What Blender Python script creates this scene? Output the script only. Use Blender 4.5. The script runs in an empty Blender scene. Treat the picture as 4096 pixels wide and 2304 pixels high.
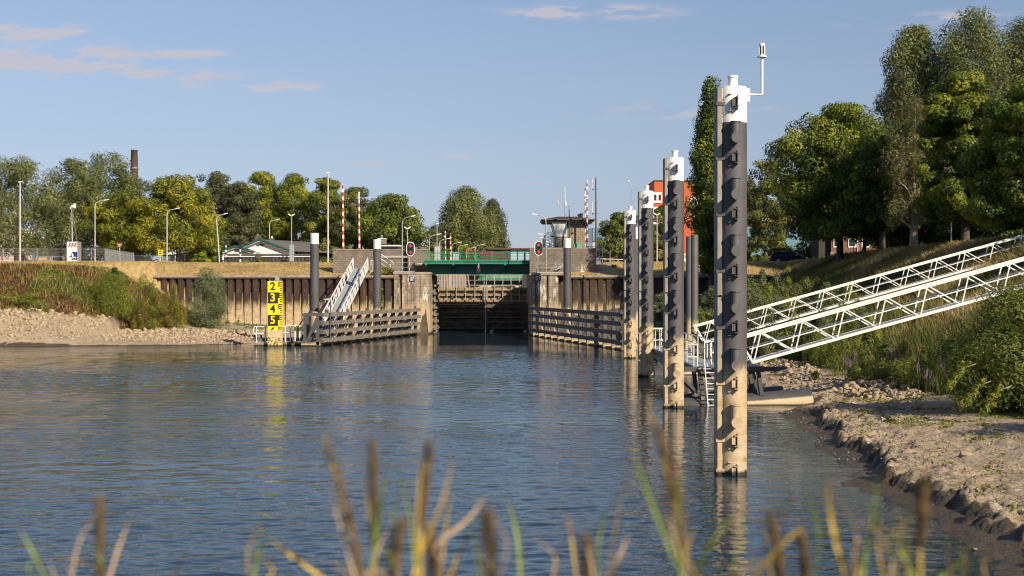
import bpy, bmesh, math, random
import numpy as np
from mathutils import Vector, Matrix

R = math.radians
sc = bpy.context.scene
C = sc.collection
CAMZ = 5.3
F4 = 5689.0                      # focal length in pixels of the 4096 wide photograph

# ------------------------------------------------------------------ camera
cam_d = bpy.data.cameras.new("camera")
cam = bpy.data.objects.new("camera", cam_d)
C.objects.link(cam)
cam.location = (0, 0, CAMZ)
cam.rotation_euler = (R(90), 0, 0)
cam_d.sensor_width = 36.0
cam_d.lens = 50.0
cam_d.shift_y = -1.25 / 1024
cam_d.clip_start = 0.1
cam_d.clip_end = 6000
cam_d.dof.use_dof = True
cam_d.dof.focus_distance = 70.0
cam_d.dof.aperture_fstop = 2.3
sc.camera = cam
sc.cycles.filter_width = 1.05

# ------------------------------------------------------------------ sun, sky, exposure
SUN_AZ, SUN_EL = 38.0, 30.0      # azimuth to the right of straight behind the camera
S = Vector((math.sin(R(SUN_AZ)) * math.cos(R(SUN_EL)), -math.cos(R(SUN_AZ)) * math.cos(R(SUN_EL)), math.sin(R(SUN_EL))))
sun_d = bpy.data.lights.new("sun", 'SUN')
sun_d.energy = 5.0
sun_d.angle = R(0.5)
sun_d.color = (1.0, 0.86, 0.66)
sun = bpy.data.objects.new("sun", sun_d)
sun.rotation_euler = S.to_track_quat('Z', 'Y').to_euler()
sun.location = (60, -80, 80)
C.objects.link(sun)

w = bpy.data.worlds.new("World")
sc.world = w
w.use_nodes = True
wn = w.node_tree
wn.nodes.clear()


def mk(nt, typ, ins=None, **props):
    n = nt.nodes.new(typ)
    for k, v in props.items():
        setattr(n, k, v)
    if ins:
        for k, v in ins.items():
            s = n.inputs[k]
            if isinstance(v, bpy.types.NodeSocket):
                nt.links.new(v, s)
            else:
                s.default_value = v
    return n


def math_n(nt, op, a, b=None, c=None, clamp=False):
    n = nt.nodes.new('ShaderNodeMath')
    n.operation = op
    n.use_clamp = clamp
    for i, v in enumerate((a, b, c)):
        if v is None:
            continue
        if isinstance(v, bpy.types.NodeSocket):
            nt.links.new(v, n.inputs[i])
        else:
            n.inputs[i].default_value = v
    return n.outputs[0]


def mix_c(nt, f, a, b, mode='MIX'):
    n = nt.nodes.new('ShaderNodeMix')
    n.data_type = 'RGBA'
    n.blend_type = mode
    n.clamp_factor = True
    for s, v in ((n.inputs[0], f), (n.inputs[6], a), (n.inputs[7], b)):
        if isinstance(v, bpy.types.NodeSocket):
            nt.links.new(v, s)
        else:
            s.default_value = v if not isinstance(v, tuple) or len(v) == 4 else v + (1,)
    return n.outputs[2]


def ramp(nt, f, stops, interp='LINEAR'):
    n = nt.nodes.new('ShaderNodeValToRGB')
    n.color_ramp.interpolation = interp
    e = n.color_ramp.elements
    while len(e) < len(stops):
        e.new(0.5)
    for i, (p, c) in enumerate(stops):
        e[i].position = p
        e[i].color = c if len(c) == 4 else tuple(c) + (1,)
    nt.links.new(f, n.inputs[0])
    return n.outputs[0]


def maprange(nt, v, a, b, c=0.0, d=1.0, smooth=True):
    n = nt.nodes.new('ShaderNodeMapRange')
    n.interpolation_type = 'SMOOTHSTEP' if smooth else 'LINEAR'
    n.clamp = True
    nt.links.new(v, n.inputs[0])
    for i, x in zip((1, 2, 3, 4), (a, b, c, d)):
        n.inputs[i].default_value = x
    return n.outputs[0]


sky = mk(wn, 'ShaderNodeTexSky', sky_type='NISHITA', sun_disc=False, sun_elevation=R(SUN_EL),
         sun_rotation=R(180 - SUN_AZ), altitude=0.0, air_density=1.0, dust_density=0.0, ozone_density=3.0)
tc = mk(wn, 'ShaderNodeTexCoord')
sep = mk(wn, 'ShaderNodeSeparateXYZ', {0: tc.outputs['Generated']})
yy = math_n(wn, 'MAXIMUM', sep.outputs[1], 0.02)
ca = math_n(wn, 'DIVIDE', sep.outputs[0], yy)          # tangent of bearing
ce = math_n(wn, 'DIVIDE', sep.outputs[2], yy)          # tangent of elevation
cv = mk(wn, 'ShaderNodeCombineXYZ', {0: math_n(wn, 'MULTIPLY', ca, 24.0), 1: math_n(wn, 'MULTIPLY', ce, 105.0), 2: 0.0})
cn = mk(wn, 'ShaderNodeTexNoise', {'Vector': cv.outputs[0], 'Scale': 1.0, 'Detail': 7.0, 'Roughness': 0.6})
# drifting cloud shreds: bearing, elevation, half width, half height, density
clouds = [(120, 125, 190, 28, 1.0), (330, 245, 330, 38, .75), (760, 215, 110, 20, .8), (560, 298, 290, 24, .8),
          (210, 215, 210, 60, .5), (1120, 352, 130, 24, 1.0), (2350, 47, 250, 28, .95), (2290, 476, 90, 14, .5), (2680, 440, 240, 40, .42),
          (1500, 652, 120, 12, .6), (1840, 622, 70, 12, .55), (3520, 95, 200, 22, .42), (3850, 60, 160, 22, .5), (2320, 345, 70, 22, .35),
          (3060, 430, 90, 26, .36), (770, 342, 80, 12, .5), (1950, 390, 110, 10, .3), (60, 610, 160, 10, .3), (2150, 735, 120, 8, .3)]
tot = None
for (u, v, hw, hh, d) in clouds:
    du = math_n(wn, 'MULTIPLY', math_n(wn, 'SUBTRACT', ca, (u - 2048) / F4), F4 / (hw * 1.25))
    dv = math_n(wn, 'MULTIPLY', math_n(wn, 'SUBTRACT', ce, (1147 - v - hh * .25) / F4), F4 / (hh * 1.35))
    # flat bases, puffed tops
    dvn = math_n(wn, 'MULTIPLY', math_n(wn, 'MINIMUM', dv, 0.0), 1.7)
    dvp = math_n(wn, 'MAXIMUM', dv, 0.0)
    rr = math_n(wn, 'ADD', math_n(wn, 'MULTIPLY', du, du), math_n(wn, 'ADD', math_n(wn, 'MULTIPLY', dvn, dvn), math_n(wn, 'MULTIPLY', dvp, dvp)))
    g = math_n(wn, 'MULTIPLY', math_n(wn, 'EXPONENT', math_n(wn, 'MULTIPLY', rr, -1.0)), d)
    tot = g if tot is None else math_n(wn, 'ADD', tot, g)
cm = math_n(wn, 'MULTIPLY', tot, maprange(wn, cn.outputs[0], 0.38, 0.62, 0.0, 1.7))
cm = maprange(wn, cm, 0.06, 0.9, 0.0, 0.75)
# clear late-summer air: less yellow towards the horizon
tint = ramp(wn, math_n(wn, 'MULTIPLY', sep.outputs[2], 4.0), [(0.0, (.52, .63, 1.02)), (.19, (.65, .68, .95)), (.36, (.82, .80, .96)), (.58, (.94, .92, 1.03)), (.8, (.92, .98, 1.12))])
blue = mk(wn, 'ShaderNodeHueSaturation', {'Saturation': .79, 'Value': .86, 'Color': mix_c(wn, 1.0, sky.outputs[0], tint, 'MULTIPLY')}).outputs[0]
skyc = mix_c(wn, cm, blue, (5.75, 5.4, 5.95, 1))
bg = mk(wn, 'ShaderNodeBackground', {0: skyc, 1: 0.076})
wo = mk(wn, 'ShaderNodeOutputWorld', {0: bg.outputs[0]})
sc.view_settings.view_transform = 'Standard'
sc.view_settings.look = 'None'
sc.view_settings.exposure = 0.42
sc.view_settings.gamma = 1.0

# ------------------------------------------------------------------ helpers
rng = np.random.default_rng(7)
random.seed(7)


def at(u, v, Y):
    return Vector(((u - 2048) / F4 * Y, Y, CAMZ + (1147 - v) / F4 * Y))


def X(u, Y):
    return (u - 2048) / F4 * Y


def Z(v, Y):
    return CAMZ + (1147 - v) / F4 * Y


def tag(o, label=None, cat=None, group=None, kind=None):
    if label: o['label'] = label
    if cat: o['category'] = cat
    if group: o['group'] = group
    if kind: o['kind'] = kind
    return o


def empty(name, loc, label, cat, group=None, rz=0.0):
    o = bpy.data.objects.new(name, None)
    C.objects.link(o)
    o.location = loc
    o.rotation_euler = (0, 0, rz)
    o.empty_display_size = 0.3
    return tag(o, label, cat, group)


def wloc(o):
    p = Vector((0, 0, 0))
    while o is not None:
        p += o.location
        o = o.parent
    return p


class MB:
    """collects shapes and links them as ONE mesh object"""
    def __init__(s):
        s.v = []; s.f = []

    def add(s, vs, fs):
        k = len(s.v)
        s.v += [tuple(a) for a in vs]
        s.f += [tuple(i + k for i in f) for f in fs]
        return s

    def box(s, x0, x1, y0, y1, z0, z1):
        x0, x1 = min(x0, x1), max(x0, x1); y0, y1 = min(y0, y1), max(y0, y1); z0, z1 = min(z0, z1), max(z0, z1)
        return s.add([(x0, y0, z0), (x1, y0, z0), (x1, y1, z0), (x0, y1, z0), (x0, y0, z1), (x1, y0, z1), (x1, y1, z1), (x0, y1, z1)],
                     [(0, 3, 2, 1), (4, 5, 6, 7), (0, 1, 5, 4), (1, 2, 6, 5), (2, 3, 7, 6), (3, 0, 4, 7)])

    def bar(s, p, q, w_, h_, up=(0, 0, 1)):
        p, q = Vector(p), Vector(q)
        d = (q - p).normalized()
        u_ = Vector(up)
        if abs(d.dot(u_)) > .98: u_ = Vector((0, 1, 0))
        a = d.cross(u_).normalized() * (w_ / 2)
        b = a.cross(d).normalized() * (h_ / 2)
        vs = [p - a - b, p + a - b, p + a + b, p - a + b, q - a - b, q + a - b, q + a + b, q - a + b]
        return s.add(vs, [(0, 1, 2, 3), (7, 6, 5, 4), (0, 4, 5, 1), (1, 5, 6, 2), (2, 6, 7, 3), (3, 7, 4, 0)])

    def tube(s, pts, r, n=8, cap=True):
        pts = [Vector(p) for p in pts]
        rs = r if isinstance(r, (list, tuple)) else [r] * len(pts)
        k = len(s.v)
        prev = None
        for i, p in enumerate(pts):
            if i == 0: d = pts[1] - p
            elif i == len(pts) - 1: d = p - pts[i - 1]
            else: d = (pts[i + 1] - p).normalized() + (p - pts[i - 1]).normalized()
            d.normalize()
            if prev is None:
                a = Vector((1, 0, 0)) if abs(d.x) < .9 else Vector((0, 1, 0))
            else:
                a = prev
            a = (a - d * a.dot(d)).normalized()
            prev = a
            b = d.cross(a)
            for j in range(n):
                t = 2 * math.pi * j / n
                q = p + (a * math.cos(t) + b * math.sin(t)) * rs[i]
                s.v.append(tuple(q))
        for i in range(len(pts) - 1):
            for j in range(n):
                a0 = k + i * n + j; a1 = k + i * n + (j + 1) % n
                s.f.append((a0, a1, a1 + n, a0 + n))
        if cap:
            s.f.append(tuple(k + j for j in reversed(range(n))))
            s.f.append(tuple(k + (len(pts) - 1) * n + j for j in range(n)))
        return s

    def prism(s, poly, y0, y1):
        """polygon in x-z pushed from y0 to y1"""
        n = len(poly)
        vs = [(x, y0, z) for x, z in poly] + [(x, y1, z) for x, z in poly]
        fs = [tuple(range(n)), tuple(reversed(range(n, 2 * n)))]
        fs += [(i, n + i, n + (i + 1) % n, (i + 1) % n) for i in range(n)]
        return s.add(vs, fs)

    def prism_z(s, poly, z0, z1):
        n = len(poly)
        vs = [(x, y, z0) for x, y in poly] + [(x, y, z1) for x, y in poly]
        fs = [tuple(reversed(range(n))), tuple(range(n, 2 * n))]
        fs += [(i, (i + 1) % n, n + (i + 1) % n, n + i) for i in range(n)]
        return s.add(vs, fs)

    def prism_x(s, poly, x0, x1):
        n = len(poly)
        vs = [(x0, y, z) for y, z in poly] + [(x1, y, z) for y, z in poly]
        fs = [tuple(range(n)), tuple(reversed(range(n, 2 * n)))]
        fs += [(i, n + i, n + (i + 1) % n, (i + 1) % n) for i in range(n)]
        return s.add(vs, fs)

    def lathe(s, prof, x, y, n=16):
        k = len(s.v)
        for r, z in prof:
            for j in range(n):
                t = 2 * math.pi * j / n
                s.v.append((x + r * math.cos(t), y + r * math.sin(t), z))
        for i in range(len(prof) - 1):
            for j in range(n):
                a0 = k + i * n + j; a1 = k + i * n + (j + 1) % n
                s.f.append((a0, a1, a1 + n, a0 + n))
        s.f.append(tuple(k + j for j in reversed(range(n))))
        s.f.append(tuple(k + (len(prof) - 1) * n + j for j in range(n)))
        return s

    def build(s, name, mat, parent=None, smooth=None, label=None, bevel=0.0):
        me = bpy.data.meshes.new(name)
        if parent is not None:
            off = wloc(parent)
        else:
            a = np.array(s.v)
            off = Vector(((a[:, 0].min() + a[:, 0].max()) / 2, (a[:, 1].min() + a[:, 1].max()) / 2, a[:, 2].min()))
        me.from_pydata([(x - off.x, y - off.y, z - off.z) for x, y, z in s.v], [], s.f)
        bm = bmesh.new(); bm.from_mesh(me)
        bmesh.ops.recalc_face_normals(bm, faces=bm.faces)
        bm.to_mesh(me); bm.free()
        if mat is not None: me.materials.append(mat)
        if smooth is not None:
            me.polygons.foreach_set('use_smooth', [True] * len(me.polygons))
            me.set_sharp_from_angle(angle=R(smooth))
        o = bpy.data.objects.new(name, me)
        C.objects.link(o)
        if parent is not None: o.parent = parent
        else: o.location = off
        if label: o['label'] = label
        if bevel:
            m = o.modifiers.new('bevel', 'BEVEL'); m.width = bevel; m.segments = 2; m.limit_method = 'ANGLE'
        return o


def np_obj(name, verts, faces, mat, parent=None, attrs=None, smooth=False, origin=None):
    """large mesh from numpy arrays; attrs: name -> per vertex float"""
    verts = np.asarray(verts, dtype=np.float32)
    faces = np.asarray(faces, dtype=np.int32)
    me = bpy.data.meshes.new(name)
    k = faces.shape[1]
    off = np.zeros(3)
    if parent is not None: off = np.array(wloc(parent))
    elif origin is not None: off = np.array(origin)
    me.vertices.add(len(verts)); me.vertices.foreach_set('co', (verts - off.astype(np.float32)).ravel())
    me.loops.add(faces.size); me.loops.foreach_set('vertex_index', faces.ravel())
    me.polygons.add(len(faces))
    me.polygons.foreach_set('loop_start', np.arange(0, faces.size, k, dtype=np.int32))
    me.polygons.foreach_set('loop_total', np.full(len(faces), k, dtype=np.int32))
    if smooth: me.polygons.foreach_set('use_smooth', np.ones(len(faces), dtype=bool))
    me.update(calc_edges=True)
    for an, av in (attrs or {}).items():
        a = me.attributes.new(an, 'FLOAT', 'POINT')
        a.data.foreach_set('value', np.asarray(av, dtype=np.float32))
    if mat is not None: me.materials.append(mat)
    o = bpy.data.objects.new(name, me)
    C.objects.link(o)
    if parent is not None: o.parent = parent
    elif origin is not None: o.location = origin
    return o


def copy_tree(o, parent=None, loc=None, label=None):
    c = o.copy(); C.objects.link(c)
    if parent is not None: c.parent = parent
    if loc is not None: c.location = loc
    if label: c['label'] = label
    for ch in list(o.children):
        copy_tree(ch, c)
    return c


def text(body, size, loc, mat, parent, name='lettering', depth=0.004, ax='CENTER', bold=0.0, sx=1.0):
    cu = bpy.data.curves.new(name, 'FONT')
    cu.body = body; cu.size = size; cu.extrude = depth; cu.align_x = ax; cu.align_y = 'CENTER'; cu.offset = bold
    t = bpy.data.objects.new(name, cu); C.objects.link(t)
    bpy.context.view_layer.update()
    me = bpy.data.meshes.new_from_object(t.evaluated_get(bpy.context.evaluated_depsgraph_get()))
    bpy.data.objects.remove(t)
    me.transform(Matrix.Diagonal((sx, 1, 1, 1)))
    me.transform(Matrix.Rotation(R(90), 4, 'X'))
    me.materials.clear(); me.materials.append(mat)
    o = bpy.data.objects.new(name, me); C.objects.link(o)
    if parent is not None:
        o.parent = parent; o.location = Vector(loc) - wloc(parent)
    else: o.location = loc
    return o


def vnoise(x, y, seed=0):
    xi = np.floor(x).astype(np.int64); yi = np.floor(y).astype(np.int64)
    xf = x - xi; yf = y - yi
    def h(a, b):
        n = (a * 374761393 + b * 668265263 + seed * 974634777) & 0x7fffffff
        n = ((n ^ (n >> 13)) * 1274126177) & 0x7fffffff
        return ((n ^ (n >> 16)) & 0xffff) / 65535.0
    u_ = xf * xf * (3 - 2 * xf); v_ = yf * yf * (3 - 2 * yf)
    return (h(xi, yi) * (1 - u_) + h(xi + 1, yi) * u_) * (1 - v_) + (h(xi, yi + 1) * (1 - u_) + h(xi + 1, yi + 1) * u_) * v_


def fbm(x, y, oct=4, seed=0, gain=.5):
    t = 0; a = 1; s = 0
    for i in range(oct):
        t = t + a * vnoise(x * 2 ** i, y * 2 ** i, seed + i); s += a; a *= gain
    return t / s


def sst(a):
    a = np.clip(a, 0, 1)
    return a * a * (3 - 2 * a)


# ------------------------------------------------------------------ materials
def base_mat(name):
    m = bpy.data.materials.new(name); m.use_nodes = True
    nt = m.node_tree; nt.nodes.clear()
    out = mk(nt, 'ShaderNodeOutputMaterial')
    b = mk(nt, 'ShaderNodeBsdfPrincipled')
    nt.links.new(b.outputs[0], out.inputs[0])
    return m, nt, b


def pos(nt, sx=1, sy=1, sz=1):
    g = mk(nt, 'ShaderNodeNewGeometry')
    if (sx, sy, sz) == (1, 1, 1): return g.outputs['Position']
    return mk(nt, 'ShaderNodeVectorMath', {0: g.outputs['Position'], 1: (sx, sy, sz)}, operation='MULTIPLY').outputs[0]


def noise(nt, vec, scale, detail=4.0, rough=.55):
    return mk(nt, 'ShaderNodeTexNoise', {'Vector': vec, 'Scale': scale, 'Detail': detail, 'Roughness': rough}).outputs[0]


SILT = (0.46, 0.345, 0.205, 1)


def M(name, col, rough=.6, metal=0.0, var=.25, scale=1.5, bump=.0, bscale=20, streak=0.0, streak_col=(.6, .6, .6), tide=None, algae=False, spec=.5, sheen=None, wear=None):
    """painted / weathered surface: blotchy tone, vertical streaks, silt tide mark (tide=(z_low, z_high))"""
    m, nt, b = base_mat(name)
    p = pos(nt)
    c = tuple(col) + (1,)
    n1 = noise(nt, p, scale, 5)
    dark = tuple(x * (1 - var) for x in col) + (1,)
    lite = tuple(min(1, x * (1 + var * .8)) for x in col) + (1,)
    cc = ramp(nt, n1, [(.28, dark), (.5, c), (.74, lite)])
    if streak:
        ps = pos(nt, 1, 1, .06)
        s_ = maprange(nt, noise(nt, ps, 5.0, 4, .65), .55, .78)
        cc = mix_c(nt, math_n(nt, 'MULTIPLY', s_, streak), cc, tuple(streak_col) + (1,))
    if wear is not None:
        wz = maprange(nt, noise(nt, p, 7.0, 6, .7), .60, .68)
        cc = mix_c(nt, math_n(nt, 'MULTIPLY', wz, .85), cc, tuple(wear) + (1,))
    rr = rough
    if tide or algae:
        z = mk(nt, 'ShaderNodeSeparateXYZ', {0: p}).outputs[2]
        if tide:
            zz = math_n(nt, 'ADD', z, math_n(nt, 'MULTIPLY', math_n(nt, 'SUBTRACT', noise(nt, pos(nt, 1, 1, .5), 2.4, 6, .7), .5), (tide[1] - tide[0]) * 1.7))
            f = maprange(nt, zz, tide[1], tide[0])
            sl = ramp(nt, noise(nt, pos(nt, 1, 1, 2.2), 1.7, 7, .68), [(.25, (.20, .15, .095)), (.45, SILT), (.62, (.56, .44, .29)), (.8, (.36, .28, .18))])
            cc = mix_c(nt, math_n(nt, 'MULTIPLY', f, .94), cc, sl)
        az = math_n(nt, 'ADD', z, math_n(nt, 'MULTIPLY', noise(nt, p, 6.0, 4), .16))
        cc = mix_c(nt, maprange(nt, az, .26, .14), cc, (.030, .028, .014, 1))
    nt.links.new(cc, b.inputs['Base Color'])
    b.inputs['Roughness'].default_value = rr
    b.inputs['Metallic'].default_value = metal
    b.inputs['Specular IOR Level'].default_value = spec
    if bump:
        bn = mk(nt, 'ShaderNodeBump', {'Strength': bump, 'Distance': .02, 'Height': noise(nt, p, bscale, 6, .6)})
        nt.links.new(bn.outputs[0], b.inputs['Normal'])
    return m


def leaf_mat(name, cols, trans=.35, rough=.6, spec=.3):
    """foliage; cols spread over the per-leaf attribute tint"""
    m = bpy.data.materials.new(name); m.use_nodes = True
    nt = m.node_tree; nt.nodes.clear()
    out = mk(nt, 'ShaderNodeOutputMaterial')
    a = mk(nt, 'ShaderNodeAttribute', attribute_name='tint')
    k = len(cols)
    c = ramp(nt, a.outputs['Fac'], [(i / (k - 1), cols[i]) for i in range(k)])
    b = mk(nt, 'ShaderNodeBsdfPrincipled', {'Base Color': c, 'Roughness': rough, 'Specular IOR Level': spec})
    t = mk(nt, 'ShaderNodeBsdfTranslucent', {0: c})
    mx = mk(nt, 'ShaderNodeMixShader', {0: trans, 1: b.outputs[0], 2: t.outputs[0]})
    nt.links.new(mx.outputs[0], out.inputs[0])
    return m


def brick_mat(name, c1, c2, mortar, bw=.5, bh=.25, scale=1.0, var=.4, eff=None, bump=.4, axis='XZ', tide=None, msize=.02):
    m, nt, b = base_mat(name)
    p = pos(nt)
    s = mk(nt, 'ShaderNodeSeparateXYZ', {0: p})
    hx = math_n(nt, 'ADD', s.outputs[0], s.outputs[1])
    v = mk(nt, 'ShaderNodeCombineXYZ', {0: hx, 1: s.outputs[2], 2: 0.0})
    bt = mk(nt, 'ShaderNodeTexBrick', {'Vector': v.outputs[0], 'Color1': tuple(c1) + (1,), 'Color2': tuple(c2) + (1,), 'Mortar': tuple(mortar) + (1,),
            'Scale': scale, 'Mortar Size': msize, 'Brick Width': bw, 'Row Height': bh, 'Bias': 0.0})
    n1 = noise(nt, p, .9, 6, .65)
    cc = mix_c(nt, 1.0, bt.outputs[0], ramp(nt, n1, [(.25, (1 - var,) * 3), (.55, (1, 1, 1)), (.8, (1.25, 1.2, 1.15))]), 'MULTIPLY')
    if eff is not None:          # lime bloom and run-off streaks
        z0, z1, amt = eff
        e = noise(nt, pos(nt, 1, 1, .35), 1.7, 6, .7)
        msk = maprange(nt, e, .58, .63)
        zf = math_n(nt, 'MULTIPLY', maprange(nt, s.outputs[2], z1, z0), amt)
        cc = mix_c(nt, math_n(nt, 'MULTIPLY', msk, zf), cc, (.70, .66, .58, 1))
    if tide:
        st = maprange(nt, noise(nt, pos(nt, 1, 1, .07), 2.6, 5, .7), .46, .60)
        cc = mix_c(nt, math_n(nt, 'MULTIPLY', st, .75), cc, (.085, .062, .042, 1))
        st2 = math_n(nt, 'MULTIPLY', maprange(nt, noise(nt, pos(nt, 1, 1, .3), 1.15, 6, .72), .56, .62), maprange(nt, s.outputs[2], 3.0, 4.4))
        cc = mix_c(nt, math_n(nt, 'MULTIPLY', st2, .8), cc, (.66, .62, .54, 1))
        zz = math_n(nt, 'ADD', s.outputs[2], math_n(nt, 'MULTIPLY', math_n(nt, 'SUBTRACT', noise(nt, p, 1.2, 6, .7), .5), 1.6))
        f = maprange(nt, zz, tide[1], tide[0])
        cc = mix_c(nt, math_n(nt, 'MULTIPLY', f, .8), cc, SILT)
        cc = mix_c(nt, maprange(nt, s.outputs[2], .28, .12), cc, (.03, .03, .015, 1))
    nt.links.new(cc, b.inputs['Base Color'])
    b.inputs['Roughness'].default_value = .85
    bn = mk(nt, 'ShaderNodeBump', {'Strength': bump, 'Distance': .02, 'Height': math_n(nt, 'ADD', math_n(nt, 'MULTIPLY', bt.outputs[1], -1.0), noise(nt, p, 12, 5))})
    nt.links.new(bn.outputs[0], b.inputs['Normal'])
    return m


TIDE = (2.7, 3.3)
MT = {}
MT['pile_dark'] = M('pile_dark_paint', (.082, .080, .085), .6, var=.22, scale=1.1, streak=.45, streak_col=(.038, .036, .038), tide=TIDE, algae=True, bump=.05, bscale=8)
MT['pile_white'] = M('pile_white_paint', (.80, .79, .76), .45, var=.05, scale=2, streak=.10, streak_col=(.5, .45, .36), spec=.4)
MT['steel_dark'] = M('steel_dark_paint', (.075, .074, .079), .55, var=.2, scale=3, tide=(.12, .5), algae=True, streak=.12, streak_col=(.16, .15, .14))
MT['steel_tide'] = M('steel_dark_tide', (.095, .092, .095), .55, var=.2, scale=3, tide=TIDE, algae=True)
MT['bracket'] = M('bracket_steel', (.075, .070, .068), .6, var=.35, scale=6, tide=TIDE, algae=True, wear=(.16, .07, .035))
MT['fender'] = M('fender_timber', (.30, .275, .235), .85, var=.3, scale=1.6, streak=.5, streak_col=(.16, .14, .12), tide=(2.3, 3.6), algae=True, bump=.3, bscale=14)
MT['white'] = M('white_paint', (.74, .725, .70), .45, var=.10, scale=2.2, streak=.25, streak_col=(.42, .37, .30))
MT['galv'] = M('galvanised_steel', (.40, .41, .42), .45, metal=.35, var=.2, scale=4)
MT['lamp_pole'] = M('lamp_pole_paint', (.58, .56, .58), .4, metal=.2, var=.1, scale=2)
MT['concrete'] = M('concrete', (.40, .36, .30), .9, var=.3, scale=1.1, streak=.55, streak_col=(.17, .14, .11), bump=.3, bscale=9)
MT['rust'] = M('sheet_pile_rust', (.050, .030, .022), .8, var=.5, scale=.8, streak=.75, streak_col=(.19, .075, .040), tide=(2.7, 3.9), algae=True, bump=.25, bscale=12)
MT['cap'] = M('cap_beam_concrete', (.30, .25, .20), .9, var=.4, scale=2.2, bump=.4, bscale=10, streak=.3, streak_col=(.15, .11, .08))
MT['wood'] = M('weathered_timber', (.185, .160, .135), .85, var=.45, scale=2.6, streak=.35, streak_col=(.30, .25, .19), bump=.35, bscale=16)
MT['wood_dark'] = M('dark_timber', (.040, .034, .028), .85, var=.6, scale=1.5, streak=.6, streak_col=(.13, .11, .09), bump=.3)
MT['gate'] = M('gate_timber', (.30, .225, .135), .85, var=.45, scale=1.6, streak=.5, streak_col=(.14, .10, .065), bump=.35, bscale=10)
MT['gate_low'] = M('gate_timber_shade', (.12, .095, .072), .8, var=.6, scale=1.2, streak=.5, streak_col=(.16, .13, .10), bump=.3, bscale=10, algae=True)  # darker gate timber: bridge shadow put into the colour, algae at the waterline
MT['green'] = M('bridge_green_paint', (.016, .235, .135), .45, var=.25, scale=1.2, spec=.5, streak=.25, streak_col=(.04, .11, .08))
MT['green_dark'] = M('shaded_green_paint', (.009, .105, .066), .5, var=.35, scale=.7, streak=.35, streak_col=(.008, .05, .035))  # darker copy of the bridge green, shade below the deck mixed into it
MT['deck_grey'] = M('deck_plate', (.30, .33, .35), .7, var=.15, scale=2)
MT['yellow'] = None
MT['black'] = M('black_paint', (.018, .018, .02), .55, var=.2)
MT['dark_glass'] = M('dark_glass', (.02, .028, .035), .08, var=.1, spec=.8)
MT['roof_dark'] = M('bitumen_roof', (.045, .042, .042), .85, var=.3, scale=2)
MT['roof_grey'] = M('roof_tiles_grey', (.115, .110, .105), .8, var=.2, scale=3)
MT['red_white'] = None
MT['orange_wall'] = M('orange_render', (.50, .105, .035), .8, var=.08, scale=.3)
MT['blue_clad'] = None
MT['bark'] = M('bark', (.085, .068, .05), .9, var=.4, scale=4, bump=.5, bscale=12)
MT['bark_pale'] = M('pale_bark', (.30, .23, .155), .9, var=.3, scale=4)

# ================================================================== GROUND
WXY = np.array([(0, 8), (26, 9.0), (28.5, 9.5), (30.4, 9.35), (33, 9.5), (36.4, 9.2), (38.5, 9.0), (41, 9.9), (44.3, 10.0), (46.5, 9.8), (49.4, 10.7), (54, 10.75),
                (56, 11.5), (59, 11.1), (61, 12.1), (64, 13.0), (68, 12.6), (73, 11.8), (90, 12.0), (119, 12.4), (140, 13.0), (156, 13.0), (160, 13)], float)
XTY = np.array([(0, 17), (30, 17.2), (42, 17.4), (52, 17.9), (64, 18.4), (75, 18.2), (85, 18.2), (100, 17.8), (119, 16.5), (140, 15.5), (160, 15)], float)
LWX = np.array([(-400, 126), (-60, 126), (-46, 127), (-38, 126.6), (-30, 128.2), (-26, 131), (-22.5, 136), (-18, 147), (-15, 158)], float)
LTX = np.array([(-400, 132), (-60, 132.5), (-46, 133), (-42, 134.5), (-39, 137.5), (-36, 143), (-33, 150), (-30, 158)], float)


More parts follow.
